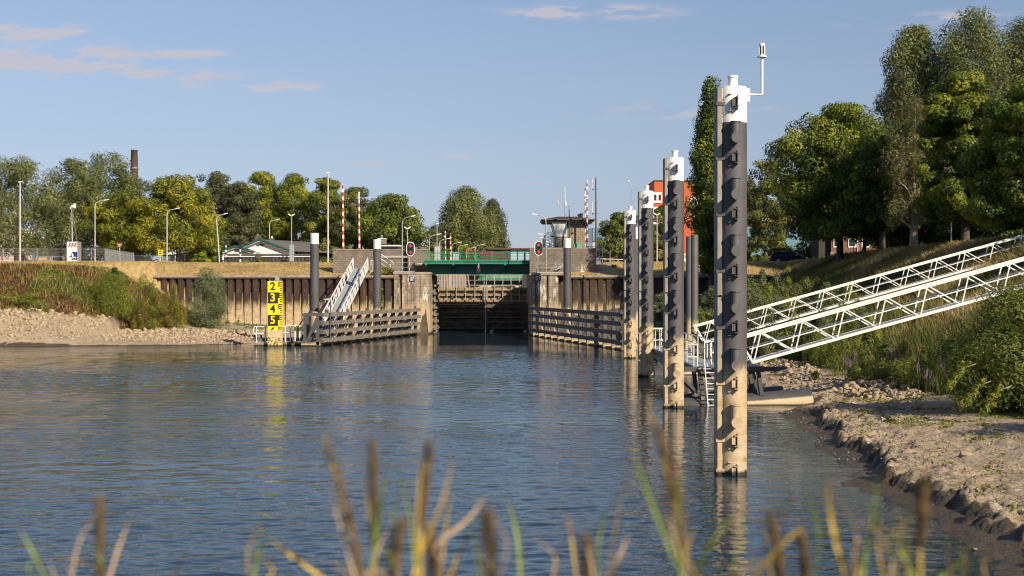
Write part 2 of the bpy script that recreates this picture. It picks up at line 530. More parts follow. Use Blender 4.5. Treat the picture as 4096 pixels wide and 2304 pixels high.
def ground(x, y, fine=True):
    x = np.asarray(x, float); y = np.asarray(y, float)
    # left shore
    yw = np.interp(x, LWX[:, 0], LWX[:, 1]); yt = np.interp(x, LTX[:, 0], LTX[:, 1])
    nz = (fbm(x * .35, y * .35, 4, 3) - .5)
    d = y - yw + nz * 1.6
    bt = np.interp(x, [-400, -46, -38, -30, -22], [2.5, 2.5, 1.9, 1.3, 1.0])
    span = np.maximum(yt - yw, 4); span = np.where(x > -39, 30, span)
    beach = np.where(d < 0, np.maximum(d * .25, -2.5), bt * np.clip(d / span, 0, 1.2) ** .8)
    hill = sst((y - yt + nz * 2) / 12.5)
    top_ = np.interp(x + nz * 2.5, [-48, -43, -40, -37, -33.5, -31], [7.42, 7.15, 5.6, 3.5, 1.6, 1.1])
    left = np.maximum(beach * (1 - hill), 0) + top_ * hill + np.minimum(beach, 0)
    pl = np.where(x < -39.5, 7.40 + .78 * sst((y - 147) / 18), 6.5 + 1.68 * sst((y - 159.5) / 13))
    left = np.where((y > 158.1) & (x > -39.5), pl, left)
    left = np.where((x <= -39.5) & (y > 150), np.where(y > 158, pl, np.maximum(left, np.where(x < -45, pl, 0))), left)
    # right shore
    xw = np.interp(y, WXY[:, 0], WXY[:, 1]); xt = np.interp(y, XTY[:, 0], XTY[:, 1])
    n2 = fbm(x * .9, y * .9, 4, 11) - .5
    n3 = fbm(x * 3.4, y * 3.4, 4, 17) - .5
    d = x - xw + n2 * 1.0 + n3 * .35
    led = np.where((y > 25) & (y < 58), 1.0, .25) * (0.65 + .9 * (fbm(x * .4, y * .25, 2, 23) - .3))
    mud = np.where(d < 0, np.maximum(d * .35, -2.5), .10 * np.clip(d, 0, 1) + .33 * led * sst((d - .75) / .30) + .07 * d)
    if fine:
        crack = np.abs(fbm(x * 2.3, y * 2.3, 3, 31) - .5) * 2
        amp = sst((d - .7) / .5) * np.exp(-np.clip(d - 1.2, 0, 9) * .45)
        mud = mud + np.where(d > 0, amp * (.20 * np.clip(crack * 3.0, 0, 1) - .11 + n3 * .34), 0) + np.where(d > 0, n3 * .07, 0)
    sl = (x - xt) / (34 - xt)
    rz = mud + np.where(sl > 0, (8.45 - mud) * np.clip(sl, 0, 1) ** 1.32, 0)
    rz = np.where(x > 34, 8.45 + .004 * np.clip(x - 34, 0, 200), rz)
    plr = 6.45 + 1.78 * sst((y - 157.3) / 13)
    right = np.where(y > 156.1, np.maximum(plr, np.where(x > 26, rz, 0)), rz)
    z = np.where(x < -9.5, left, np.where(x > 4.0, right, -2.5))
    mid = (x >= -9.5) & (x <= 4.0)
    z = np.where(mid & (y > 330), 8.3, z)
    z = np.where(mid & (y <= 330), -2.5, z)
    # bank under the photographer
    nb = np.maximum(3.75 - .24 * np.clip(y, -5, 30), -2.5)
    nb = np.where(y < 0, 3.75, nb)
    z = np.where(y < 24, np.maximum(nb, np.where((x > 4) & (y > 2), z, -3)), z)
    return z


gx = np.concatenate([[-1600, -800, -400, -200, -120, -90, -72], np.arange(-60, -12, .5), np.arange(-12, 8, 1.0), np.arange(8, 19, .11), np.arange(19, 46, .5), [48, 54, 62, 80, 120, 200, 400, 800, 1600]])
gy = np.concatenate([[-1600, -600, -200, -60, -20], np.arange(-8, 24, 1.0), np.arange(24, 72, .15), np.arange(72, 124, .5), np.arange(124, 176, .4), [180, 190, 205, 225, 250, 300, 330, 331, 400, 600, 1000, 1800, 2800]])
GX, GY = np.meshgrid(gx, gy)
GZ = ground(GX, GY)
nx, ny = len(gx), len(gy)
ii = (np.arange(ny - 1)[:, None] * nx + np.arange(nx - 1)[None, :])
gf = np.stack([ii, ii + 1, ii + nx + 1, ii + nx], -1).reshape(-1, 4)
fx, fy, fz = GX.ravel(), GY.ravel(), GZ.ravel()
xw_ = np.interp(fy, WXY[:, 0], WXY[:, 1]); xt_ = np.interp(fy, XTY[:, 0], XTY[:, 1])
yw_ = np.interp(fx, LWX[:, 0], LWX[:, 1]); yt_ = np.interp(fx, LTX[:, 0], LTX[:, 1])
wob = (fbm(fx * .5, fy * .5, 3, 41) - .5) * 2.2
rightm = (fx > 4) & (fy < 156) & (fy > 20)
mudm = np.where(rightm, 1 - sst((fx - xt_ + wob + .4) / 1.6), 0)
leftm = (fx < -12) & (fy < 158.2) & (fy > 60)
mudm = np.where(leftm, 1 - sst((fy - np.where(fx > -37, 159, yt_) + wob) / 2.0), mudm)
mudm = np.where((fx >= -12) & (fx <= 4), 1, mudm)
dry = np.where((fy > 157) & (fx < 30), 1.0, 0.0)
dry = np.where((fx < -39) & (fy > 147), 1.0, dry)
dsh = np.where(fx > 4, fx - xw_ + (fbm(fx * .9, fy * .9, 4, 11) - .5) + (fbm(fx * 3.4, fy * 3.4, 4, 17) - .5) * .35, fy - yw_)
wet = 1 - sst((dsh - np.where(fx > 4, .75, .2)) / .7 + (fbm(fx * 3.1, fy * 3.1, 3, 45) - .5) * 1.1)
gnd_attr = {'mud': mudm, 'dry': dry, 'wet': wet}

m, nt, b = base_mat('ground_soil')
p = pos(nt); z_ = mk(nt, 'ShaderNodeSeparateXYZ', {0: p}).outputs[2]
am = mk(nt, 'ShaderNodeAttribute', attribute_name='mud').outputs['Fac']
ad = mk(nt, 'ShaderNodeAttribute', attribute_name='dry').outputs['Fac']
soil = ramp(nt, noise(nt, p, 1.3, 6, .65), [(.3, (.045, .038, .020)), (.55, (.085, .070, .035)), (.75, (.13, .105, .05))])
straw = ramp(nt, noise(nt, p, 2.2, 8, .72), [(.28, (.24, .165, .065)), (.48, (.44, .315, .13)), (.62, (.56, .42, .19)), (.8, (.34, .245, .10))])
straw = mix_c(nt, maprange(nt, noise(nt, p, .35, 4, .6), .58, .68, 0, .55), straw, (.15, .145, .05, 1))
mudc = ramp(nt, noise(nt, p, .8, 9, .7), [(.28, (.27, .20, .13)), (.45, (.42, .325, .22)), (.6, (.50, .40, .285)), (.78, (.33, .25, .165))])
vor = mk(nt, 'ShaderNodeTexVoronoi', {'Vector': mk(nt, 'ShaderNodeVectorMath', {0: p, 1: mk(nt, 'ShaderNodeVectorMath', {0: mk(nt, 'ShaderNodeTexNoise', {'Vector': p, 'Scale': 3.0}).outputs[1], 3: .35}, operation='SCALE').outputs[0]}, operation='ADD').outputs[0], 'Scale': 5.2}, feature='DISTANCE_TO_EDGE')
crk = maprange(nt, vor.outputs[0], .0, .05, .35, 1.0)
mudc = mix_c(nt, math_n(nt, 'SUBTRACT', 1.0, crk), mudc, (.10, .075, .05, 1))
zz = math_n(nt, 'ADD', z_, math_n(nt, 'MULTIPLY', math_n(nt, 'SUBTRACT', noise(nt, p, 1.1, 6, .7), .5), .40))
aw = mk(nt, 'ShaderNodeAttribute', attribute_name='wet').outputs['Fac']
mudc = mix_c(nt, math_n(nt, 'MULTIPLY', maprange(nt, aw, .35, .75), .92), mudc, ramp(nt, noise(nt, p, 5.0, 5, .7), [(.3, (.030, .022, .012)), (.6, (.075, .055, .030)), (.8, (.13, .10, .06))]))
moss = math_n(nt, 'MULTIPLY', maprange(nt, noise(nt, p, 1.05, 5, .6), .63, .68), maprange(nt, zz, .25, .5))
mudc = mix_c(nt, math_n(nt, 'MULTIPLY', moss, .75), mudc, (.075, .10, .022, 1))
c_ = mix_c(nt, ad, soil, straw)
c_ = mix_c(nt, am, c_, mudc)
nt.links.new(c_, b.inputs['Base Color'])
nt.links.new(math_n(nt, 'MULTIPLY_ADD', aw, -.4, .92), b.inputs['Roughness'])
hb = math_n(nt, 'ADD', noise(nt, p, 6, 8, .7), math_n(nt, 'MULTIPLY', crk, .35))
bn = mk(nt, 'ShaderNodeBump', {'Strength': 1.0, 'Distance': .12, 'Height': hb})
nt.links.new(bn.outputs[0], b.inputs['Normal'])
MT['ground'] = m
g_o = np_obj('ground', np.stack([fx, fy, fz], -1), gf, m, attrs=gnd_attr, smooth=True)
tag(g_o, kind='structure')

# ================================================================== WATER
m, nt, b = base_mat('canal_water')
p = pos(nt)
b.inputs['Base Color'].default_value = (.016, .036, .055, 1)
b.inputs['Roughness'].default_value = .035
b.inputs['IOR'].default_value = 1.333
b.inputs['Specular IOR Level'].default_value = .5
n1 = noise(nt, pos(nt, .55, 1.15, 1), 2.6, 3, .55)
n2 = noise(nt, pos(nt, .35, .9, 1), .55, 3, .5)
n0 = noise(nt, pos(nt, .8, 1.3, 1), 8.5, 2, .5)
wind = maprange(nt, noise(nt, pos(nt, .35, 1.0, 1), .075, 3, .55), .36, .62)
ys = mk(nt, 'ShaderNodeSeparateXYZ', {0: p})
calm_lock = maprange(nt, ys.outputs[1], 116, 134, 1.0, .25)
calm_side = maprange(nt, ys.outputs[0], 3.5, 7.0, 1.0, .55)
calm = math_n(nt, 'MULTIPLY', calm_lock, calm_side)
h = math_n(nt, 'ADD', math_n(nt, 'MULTIPLY', n1, math_n(nt, 'MULTIPLY_ADD', wind, .11, .045)), math_n(nt, 'MULTIPLY', n2, .17))
h = math_n(nt, 'ADD', h, math_n(nt, 'MULTIPLY', n0, math_n(nt, 'MULTIPLY', wind, .014)))
bn = mk(nt, 'ShaderNodeBump', {'Strength': 1.0, 'Distance': .30, 'Height': math_n(nt, 'MULTIPLY', h, calm)})
nt.links.new(bn.outputs[0], b.inputs['Normal'])

rgw = np.random.default_rng(12)
RX0, RX1, RY0, RY1, RS = -48.0, 15.0, 20.0, 120.0, .11
wx = np.arange(RX0, RX1 + .01, RS); wy = np.arange(RY0, RY1 + .01, RS)
WX, WY = np.meshgrid(wx.astype(np.float32), wy.astype(np.float32))
patch = sst((fbm(WX * .030 + 3, WY * .075, 3, 301) - .34) / .30)
fine_ = sst((fbm(WX * .11, WY * .16, 3, 302) - .3) / .4)
WZ = np.zeros_like(WX)
for i in range(54):
    lam = .36 * (6.0 ** rgw.random() if i % 3 else 1.8 ** rgw.random())
    th = rgw.normal() * .62 + 1.45
    kx, ky = 2 * np.pi / lam * np.cos(th), 2 * np.pi / lam * np.sin(th)
    am = .0105 * lam / (1 + .55 * lam) * (.7 + .6 * rgw.random())
    ph = rgw.random() * 6.28
    mod = (.14 + 1.1 * patch) if lam < 1.2 else (.55 + .45 * fine_)
    WZ += am * mod * np.sin(kx * WX + ky * WY + ph + 1.3 * np.sin(.13 * WX + .21 * WY + ph))
edge = np.minimum(np.minimum(sst((WX - RX0) / 3), sst((RX1 - WX) / 1.5)), np.minimum(sst((WY - RY0) / 2), sst((RY1 - WY) / 14)))
side = 1 - .5 * sst((WX - 2) / 4)
shore = sst((np.interp(WY, WXY[:, 0], WXY[:, 1]) - WX + .5) / 2.0) * .7 + .3
WZ *= edge * side * shore * .30
V = [np.stack([WX.ravel(), WY.ravel(), WZ.ravel()], -1)]
nxw, nyw = len(wx), len(wy)
ii = (np.arange(nyw - 1)[:, None] * nxw + np.arange(nxw - 1)[None, :])
FW = [np.stack([ii, ii + 1, ii + nxw + 1, ii + nxw], -1).reshape(-1, 4)]
k0 = nxw * nyw
for (x0_, x1_, y0_, y1_) in ((-900, RX0, -30, 330), (wx[-1], 60, -30, 330), (RX0, wx[-1], -30, RY0), (RX0, wx[-1], wy[-1], 330)):
    V.append(np.array([(x0_, y0_, 0), (x1_, y0_, 0), (x1_, y1_, 0), (x0_, y1_, 0)])); FW.append(np.array([[k0, k0 + 1, k0 + 2, k0 + 3]])); k0 += 4
tag(np_obj('water', np.concatenate(V), np.concatenate(FW), m, smooth=True), kind='structure')

# ================================================================== MOORING DOLPHINS (tube piles)


def dolphin(x, y, zt, label, stubs, brs, lamp=False):
    r = .394
    t = empty('mooring_pile', (x, y, 0), label, 'mooring pile', 'mooring piles in a row beside the right bank')
    MB().lathe([(r, -2), (r, zt - 1.02)], x, y, 40).build('pile_tube', MT['pile_dark'], t, 40)
    MB().lathe([(r + .001, zt - 1.02), (r + .001, zt - .03), (r - .02, zt)], x, y, 40).build('white_cap', MT['pile_white'], t, 40)
    MB().lathe([(.135, zt), (.135, zt + .27), (.155, zt + .27), (.155, zt + .32), (.13, zt + .33)], x, y, 20).build('top_bollard', MT['pile_white'], t, 40)
    # fender on the fairway side, in two lengths
    fx0, fx1 = x - .505, x - .345
    zj = 5.03
    for (a, b_) in ((-1.2, zj - .03), (zj + .03, zt - .03)):
        MB().prism_z([(fx0, y - .20), (fx0 + .03, y - .26), (fx1, y - .26), (fx1, y + .26), (fx0 + .03, y + .26), (fx0, y + .20)], a, b_).build('fender', MT['fender'], t, bevel=.012)
    MB().box(fx1, x - .20, y - .22, y - .18, -1.5, zt - 1.02).build('fender_web', MT['pile_dark'], t)
    MB().box(fx1, x - .20, y - .22, y - .18, zt - 1.02, zt - .05).build('fender_web', MT['pile_white'], t)
    for z in brs:
        f = math.sqrt(max(r * r - .03 ** 2, 0))
        bb = MB()
        bb.box(x - .03, x + .055, y - f - .16, y - f + .02, z + .13, z + .155)
        bb.box(x - .03, x + .055, y - f - .16, y - f + .02, z - .155, z - .13)
        bb.box(x + .04, x + .06, y - f - .17, y - f + .02, z - .20, z + .20)
        bb.box(x - .11, x - .01, y - f - .13, y - f + .03, z - .10, z + .10)
        bb.box(fx0 - .004, x - .06, y - .285, y - .255, z - .05, z + .05)
        bb.box(fx0 - .012, fx0 - .002, y - .285, y + .22, z - .05, z + .05)
        for s_ in (-.1, .1):
            bb.tube([(x + .05, y - f - .10, z + s_), (x + .10, y - f - .10, z + s_)], .02, 6)
            bb.prism_z([(x - .20, y - f + .06), (x - .20, y - f - .05), (x - .10, y - f - .01), (x - .10, y - f + .06)], z + s_ * 2.4, z + s_ * 2.4 + .015)
        bb.build('fender_bracket', MT['bracket'], t)
    for z in stubs:
        bb = MB()
        bb.tube([(x, y - .3, z), (x, y - r - .36, z), (x, y - r - .362, z), (x, y - r - .40, z)], [.148, .148, .160, .160], 24)
        bb.tube([(x, y - r - .10, z), (x, y - r - .10, z + .44), (x, y - r - .10, z + .445), (x, y - r - .10, z + .475)], [.126, .126, .15, .15], 20)
        bb.build('mooring_bitt', MT['steel_tide'], t, 40)
    if lamp:
        bb = MB()
        zl = zt - .21
        bb.box(x + r - .03, x + r + .09, y - .02, y + .02, zl - .19, zl + .19)
        xl = x + r + .43
        bb.tube([(x + r, y, zl), (xl, y, zl), (xl, y, zl + .05), (xl, y, 11.80)], .040, 12)
        bb.build('lamp_bracket', MT['white'], t, 40)
        MB().lathe([(.135, 11.80), (.135, 11.835), (.09, 11.84), (.085, 11.87)], xl, y, 20).build('lantern_base', MT['white'], t, 40)
        MB().lathe([(.078, 11.87), (.078, 12.12)], xl, y, 20).build('lantern_glass', MT['dark_glass'], t, 40)
        q = MB().lathe([(.09, 12.12), (.09, 12.14), (.075, 12.19), (.02, 12.21)], xl, y, 20)
        for k in range(6):
            an = k * math.pi / 3 + .3
            q.bar((xl + .082 * math.cos(an), y + .082 * math.sin(an), 11.87), (xl + .082 * math.cos(an), y + .082 * math.sin(an), 12.12), .03, .02)
        q.build('lantern_cage', MT['white'], t)
    return t


ST = [9.46, 7.88, 6.30, 4.71, 3.11, 1.52]
BR = [10.46, 8.92, 7.34, 5.75, 4.16, 2.58, .98, .12]
PX = [(6.26, 40.3), (7.15, 62.4), (7.96, 84.0), (8.78, 105.4)]
PL = ['nearest dark grey mooring pile with white cap and a lantern arm',
      'second mooring pile from the front, white capped, in front of the columnar tree',
      'third mooring pile from the front, white capped, just right of the smallest one',
      'farthest fendered mooring pile, beside the near end of the right timber guide fence']
for i, (px, py) in enumerate(PX):
    dolphin(px, py, 10.95, PL[i], ST, BR, lamp=(i == 0))


def plain_pile(x, y, zt, label, wcap=1.0, r=.395, grp=None):
    t = empty('tube_pile', (x, y, 0), label, 'pile', grp)
    if wcap:
        MB().lathe([(r, -2), (r, zt - wcap)], x, y, 28).build('pile_tube', MT['pile_dark'], t, 40)
        MB().lathe([(r + .001, zt - wcap), (r + .001, zt - .02), (r - .02, zt)], x, y, 28).build('white_cap', MT['pile_white'], t, 40)
    else:
        MB().lathe([(r, -2), (r, zt - .03), (r - .02, zt)], x, y, 24).build('pile_tube', MT['pile_dark'], t, 40)
    return t


plain_pile(X(1258, 130), 130, 10.2, 'smooth white-topped tube pile at the outer end of the left guide fence')
plain_pile(X(1508, 147), 147, 10.2, 'smooth white-topped tube pile behind the left guide fence, next to the gangway top')
plain_pile(X(2268.5, 150), 150, 10.4, 'smooth white-topped tube pile behind the right guide fence, before the control tower')
plain_pile(10.48, 122, 10.4, 'white-topped tube pile mostly hidden behind the farthest fendered pile')
plain_pile(X(2778, 93), 93, 8.7, 'slim all-dark tube pile standing between the two nearest mooring piles', 0, .25)
plain_pile(X(2758, 97.5), 97.5, 8.75, 'slim dark tube pile half hidden behind the other slim one', 0, .24)

# ================================================================== SHEET PILE WALLS


def sheet_wall(x0, x1, y, zt, zb, label, period=.92, flip=False):
    t = empty('sheet_pile_wall', ((x0 + x1) / 2, y, zb), label, 'quay wall')
    pts = []
    x = x0
    while x < x1:
        # outer pan, web, inner pan, web
        pts += [(x, y), (x + .50, y), (x + .60, y + .36), (x + .80, y + .36), (x + .90, y)]
        x += period
    n = len(pts)
    vs = [(a, b_, zb) for a, b_ in pts] + [(a, b_, zt) for a, b_ in pts]
    fs = [(i, i + 1, n + i + 1, n + i) for i in range(n - 1)]
    MB().add(vs, fs).build('sheet_piling', MT['rust'], t)
    q = MB(); x = x0
    while x < x1:
        q.box(x + .20, x + .24, y - .025, y, zb, zt)
        x += period
    q.build('pile_interlock', MT['rust'], t)
    k = 0; x = x0
    while x < x1:
        if k % 2 == 0:
            MB().box(x + .10, x + .42, y - .07, y, 4.85, 5.0).build('anchor_plate', MT['bracket'], t)
        x += period; k += 1
    MB().box(x0 - .05, x1, y - .12, y + 1.0, zt + .14, zt + .40).build('cap_beam', MT['cap'], t)
    MB().box(x0 - .05, x1, y - .14, y + .4, zt, zt + .14).build('wale', MT['rust'], t)
    return t


sheet_wall(-39.8, -13.15, 157.9, 6.2, -2, 'rusty steel sheet pile quay wall left of the lock, pale silt below')
sheet_wall(4.9, 28.0, 156.2, 6.2, -2, 'rust-brown sheet pile quay wall between the lock and the right bank')

# ================================================================== LOCK HEAD: piers, chamber walls
MT['block'] = brick_mat('pier_masonry', (.40, .33, .25), (.27, .22, .165), (.16, .13, .10), .75, .38, var=.5, eff=(3.3, 6.4, .8), tide=(2.6, 4.0), msize=.018)
MT['brick'] = brick_mat('concrete_block_brick', (.245, .205, .165), (.175, .145, .118), (.115, .095, .08), .42, .21, var=.3, msize=.022)
MT['brick_bloom'] = brick_mat('block_brick_lime', (.225, .19, .155), (.165, .138, .115), (.11, .092, .078), .42, .21, var=.3, eff=(6.7, 8.4, .9), msize=.022)
MT['brick_tower'] = brick_mat('tower_brick', (.345, .275, .19), (.26, .20, .135), (.18, .145, .105), .5, .25, var=.25, msize=.03)


def arc(cx, cy, r, a0, a1, n=8):
    return [(cx + r * math.cos(R(a0 + (a1 - a0) * i / n)), cy + r * math.sin(R(a0 + (a1 - a0) * i / n))) for i in range(n + 1)]


t = empty('lock_pier', (-11.2, 158, 0), 'stained concrete block pier with rounded nose left of the lock opening', 'lock pier')
poly = [(-13.1, 158.0)] + [(-12.55, 158.0), (-12.55, 158.35), (-12.2, 158.35), (-12.2, 158.0)] + [(-10.6, 158.0)] + arc(-10.6, 159.45, 1.45, -85, 0, 8) + [(-9.15, 171.5), (-13.1, 171.5)]
MB().prism_z(poly, -2.6, 6.70).build('pier_body', MT['block'], t)
MB().prism_z([(-13.2, 157.93)] + [(-10.6, 157.93)] + arc(-10.6, 159.45, 1.52, -88, 0, 8) + [(-9.08, 171.5), (-13.2, 171.5)], 6.70, 6.94).build('coping', MT['cap'], t)
t = empty('lock_pier', (3.4, 154.2, 0), 'narrow grooved concrete pier right of the lock opening', 'lock pier')
poly = [(1.95, 154.5), (2.15, 154.2), (2.45, 154.2), (2.45, 154.55), (2.75, 154.55), (2.75, 154.2), (3.75, 154.2), (3.75, 154.6), (3.98, 154.6), (3.98, 154.2)] + [(4.75, 154.2), (5.05, 154.6), (5.05, 158.5), (5.05, 171.5), (1.95, 171.5)]
MB().prism_z(poly, -2.6, 6.55).build('pier_body', MT['block'], t)
MB().box(1.9, 6.2, 154.12, 171.5, 6.55, 6.80).build('coping', MT['cap'], t)
# chamber walls beyond the gates
t = empty('chamber_wall', (-11, 230, 0), 'pale concrete left wall of the lock chamber behind the gates', 'lock wall')
q = MB()
q.box(-13, -9.15, 175.2, 208, -2.6, 7.2)
q.box(-13, -9.7, 208, 211, -2.6, 7.2)
q.box(-13, -9.15, 211, 285, -2.6, 7.2)
q.build('wall_face', M('chamber_concrete', (.47, .41, .33), .9, var=.25, scale=.6, streak=.5, streak_col=(.25, .20, .15), tide=(1.0, 2.2)), t)
q = MB()
for yk in (179, 187, 195, 203, 216, 228, 240, 254, 268): q.box(-9.15, -8.95, yk, yk + .35, -1, 7.1)
q.build('rubbing_post', MT['wood'], t)
t = empty('chamber_wall', (4, 230, 0), 'shaded right wall of the lock chamber behind the gates', 'lock wall')
MB().box(2.0, 6, 171.5, 285, -2.6, 7.5).build('wall_face', MT['concrete'], t)
# timber fender wall beside the opening (left)
t = empty('fender_frame', (-9.0, 170, 0), 'weathered timber fender frame lining the left lock wall in the opening', 'fender')
q = MB()
for yk in (164.5, 167.5, 170.4): q.box(-9.15, -8.85, yk, yk + .35, -1, 6.6)
q.build('fender_post', MT['wood'], t)
for z in (.35, 1.15, 1.95, 2.75, 3.55, 4.4, 5.3):
    MB().box(-9.0, -8.72, 163.6, 171.0, z, z + .26).build('fender_rail', MT['wood'], t)
MB().box(-9.15, -9.05, 171.5, 175.2, -2, 6.9).build('gate_recess', MT['concrete'], t)

# ================================================================== LOCK GATES
YG = 172.3
xm = X(1941, YG)
for (xa, xb, lab) in ((-9.1, xm - .02, 'left leaf of the timber lock gate, sunlit along its top'), (xm + .02, 2.0, 'right leaf of the timber lock gate, mostly in shade')):
    t = empty('lock_gate', ((xa + xb) / 2, YG, 0), lab, 'lock gate')
    yb = YG + .55
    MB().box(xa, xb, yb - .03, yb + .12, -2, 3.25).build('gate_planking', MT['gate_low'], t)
    MB().box(xa, xb, yb - .03, yb + .12, 3.25, 5.2).build('gate_planking', MT['gate'], t)
    for z, hh in ((.15, .26), (.85, .25), (1.5, .25), (2.15, .25), (2.78, .28)):
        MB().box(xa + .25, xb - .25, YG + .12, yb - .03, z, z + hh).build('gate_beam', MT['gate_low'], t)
    for z, hh, dd in ((3.45, .26, .0), (4.2, .24, .0), (4.85, .36, -.1)):
        MB().box(xa + .25, xb - .25, YG + .12 + dd, yb - .03, z, z + hh).build('gate_beam', MT['gate'], t)
    for (p0, p1) in ((xa, xa + .28), (xb - .28, xb)):
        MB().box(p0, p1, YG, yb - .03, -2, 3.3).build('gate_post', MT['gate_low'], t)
        MB().box(p0, p1, YG, yb - .03, 3.3, 5.22).build('gate_post', MT['gate'], t)
    q = MB()
    L = xb - xa
    for k in range(2):
        q.bar((xa + L * (.28 + .4 * k), YG + .30, 3.7), (xa + L * (.42 + .4 * k), YG + .30, 4.85), .22, .14)
        q.bar((xa + L * (.15 + .4 * k), YG + .36, 1.0), (xa + L * (.42 + .4 * k), YG + .36, 2.8), .22, .14)
    q.build('gate_brace', MT['gate_low'], t)
    # walkway railing bolted to the gate
    q = MB()
    n = 5
    for k in range(n + 1):
        xk = xa + .12 + (L - .24) * k / n
        q.box(xk - .045, xk + .045, YG - .12, YG - .03, 3.6, 6.75)
    for z in (5.5, 6.1, 6.72): q.box(xa + .1, xb - .1, YG - .10, YG - .04, z - .03, z + .03)
    q.build('walkway_railing', MT['galv'], t)
MB().box(xm - .03, xm + .03, YG - .06, YG + .01, .2, 2.7).build('gauge_strip', MT['white'], None)
tag(bpy.data.objects['gauge_strip'], 'thin pale strip hanging where the two lock gates meet', 'gauge strip')

# ================================================================== BRICK ABUTMENTS
t = empty('abutment_wall', (-15, 163.4, 6.5), 'block brick abutment wall left of the bridge with a dark recess', 'abutment')
zt = Z(1001, 163.4)
xl, xr = X(1331, 163.4), X(1718, 163.4)
n0_, n1_ = X(1606, 163.4), X(1631, 163.4)
MB().box(xl, n0_, 163.4, 164.2, 6.0, zt).box(n1_, xr, 163.4, 164.2, 6.0, zt).box(n0_, n1_, 164.0, 164.2, 6.0, zt).build('wall_face', MT['brick'], t)
MB().box(xl - .04, n0_, 163.35, 164.25, zt, zt + .12).box(n1_, xr, 163.35, 164.25, zt, zt + .12).build('wall_coping', MT['cap'], t)
MB().box(n0_, n1_, 163.95, 164.0, 6.9, zt).build('recess_shade', MT['black'], t)  # black sheet at the back of the niche stands for its shadow
MB().box(X(1680, 163.4), X(1704, 163.4), 163.6, 164.5, zt + .12, Z(987, 163.4)).build('wall_pillar', MT['brick'], t)
# bearing block under the bridge end
MB().prism([(X(1660, 162.6), Z(1048, 162.6)), (X(1690, 162.6), Z(1048, 162.6)), (X(1690, 162.6), Z(1062, 162.6)), (X(1660, 162.6), Z(1062, 162.6))], 162.6, 163.4).build('bearing_block', MT['concrete'], t)
t = empty('abutment_wall', (7, 162.0, 6.4), 'block brick abutment wall right of the bridge streaked white with lime', 'abutment')
Yr = 162.0
zt2 = Z(995, Yr)
xa, xb = X(2118, Yr), X(2385, Yr)
MB().box(X(2142, Yr), xb, Yr, Yr + .8, 6.0, zt2).build('wall_face', MT['brick_bloom'], t)
MB().box(xa, X(2142, Yr), Yr - 2.2, Yr + .8, 6.9, zt2).build('wall_return', MT['brick'], t)
MB().box(X(2141, Yr), xb + .04, Yr - .05, Yr + .85, zt2, zt2 + .12).build('wall_coping', MT['cap'], t)
MB().box(xb - .8, xb, Yr + .8, Yr + 9, 6.0, zt2).build('wall_wing', MT['brick'], t)

# ================================================================== ROAD BRIDGE
t = empty('road_bridge', (-3.6, 162.5, 6.77), 'green steel road bridge with tube railing over the lock', 'bridge')
Yb = 160.9; Ye = 165.9
xl, xr = X(1697, Yb), X(2121, Yb)
zg0, zg1 = Z(1095, Yb), Z(1055, Yb)
zd = Z(1043, Yb)
MB().box(xl + .35, xr, Yb + 1.45, Yb + 1.51, zg0, zg1).box(xl + .35, xr, Yb + 1.3, Yb + 1.66, zg0 - .03, zg0).box(xl + .35, xr, Ye - .9, Ye - .84, zg0, zg1).box(xl + .35, xr, Ye - 1.05, Ye - .7, zg0 - .03, zg0).build('girder', MT['green_dark'], t)
MB().box(xl, xr, Yb + .003, Ye, zg1, zd - .02).build('deck', MT['green_dark'], t)
MB().box(xl, xr, Yb - .05, Yb, zg1 - .04, zg1 + .10).box(xl, xr, Yb - .02, Yb + .05, zd - .03, zd + .06).build('deck_edge', MT['green'], t)
q = MB()
for u in (1705, 1813, 2021):
    xk = X(u, Yb)
    q.prism_x([(Yb, zg1), (Yb, zg1 - .12), (Yb + 1.35, zg0 + .1), (Yb + 1.48, zg0 + .1), (Yb + 1.48, zg1)], xk - .05, xk + .05)
q.build('girder_bracket', MT['green_dark'], t)
q = MB()
for u in (1705, 1813, 2021): q.box(X(u - 4, Yb), X(u + 4, Yb), Yb - .07, Yb - .052, zg1 - .17, zg1 + .16)
q.build('bracket_end', MT['green'], t)
for yy_, dz, nm in ((Yb, 0, 'railing'), (Ye - .1, 0, 'railing')):
    q = MB()
    zr = Z(1005, Yb)
    lv = [zr, zr - .28, zr - .52, zr - .76, zr - .95]
    hts = [.024, .04, .022, .022, .02]
    if yy_ != Yb: lv, hts = lv[::2], hts[::2]
    for z, rr_ in zip(lv, hts): q.tube([(xl - .15 if yy_ == Yb else xl, yy_, z), (xr, yy_, z)], rr_, 6)
    for u in range(1707, 2122, 65): q.box(X(u, Yb) - .03, X(u, Yb) + .03, yy_ - .03, yy_ + .03, zd - .1, zr)
    q.build(nm, MT['green'], t)
# red navigation light hung below the deck
t = empty('signal_lamp', (X(1915, 160.7), 160.7, Z(1083, 160.7)), 'square red navigation lamp hanging from the middle of the green bridge', 'signal lamp')
x0_, z0_ = X(1914, 160.7), Z(1082, 160.7)
MB().box(x0_ - .21, x0_ + .21, 160.62, 160.8, z0_ - .22, z0_ + .20).build('lamp_housing', MT['black'], t)
MB().box(x0_ - .02, x0_ + .06, 160.68, 160.74, z0_ + .2, zg1 + .1).bar((x0_ - .2, 160.7, z0_ + .2), (x0_, 160.7, z0_ + .75), .02, .02).bar((x0_ + .2, 160.7, z0_ + .2), (x0_ + .06, 160.7, z0_ + .75), .02, .02).build('hanger', MT['galv'], t)
MT['red_dim'] = M('red_lens', (.11, .012, .010), .25, var=.1)
MB().tube([(x0_, 160.62, z0_), (x0_, 160.58, z0_)], .14, 16).build('lens', MT['red_dim'], t, 40)

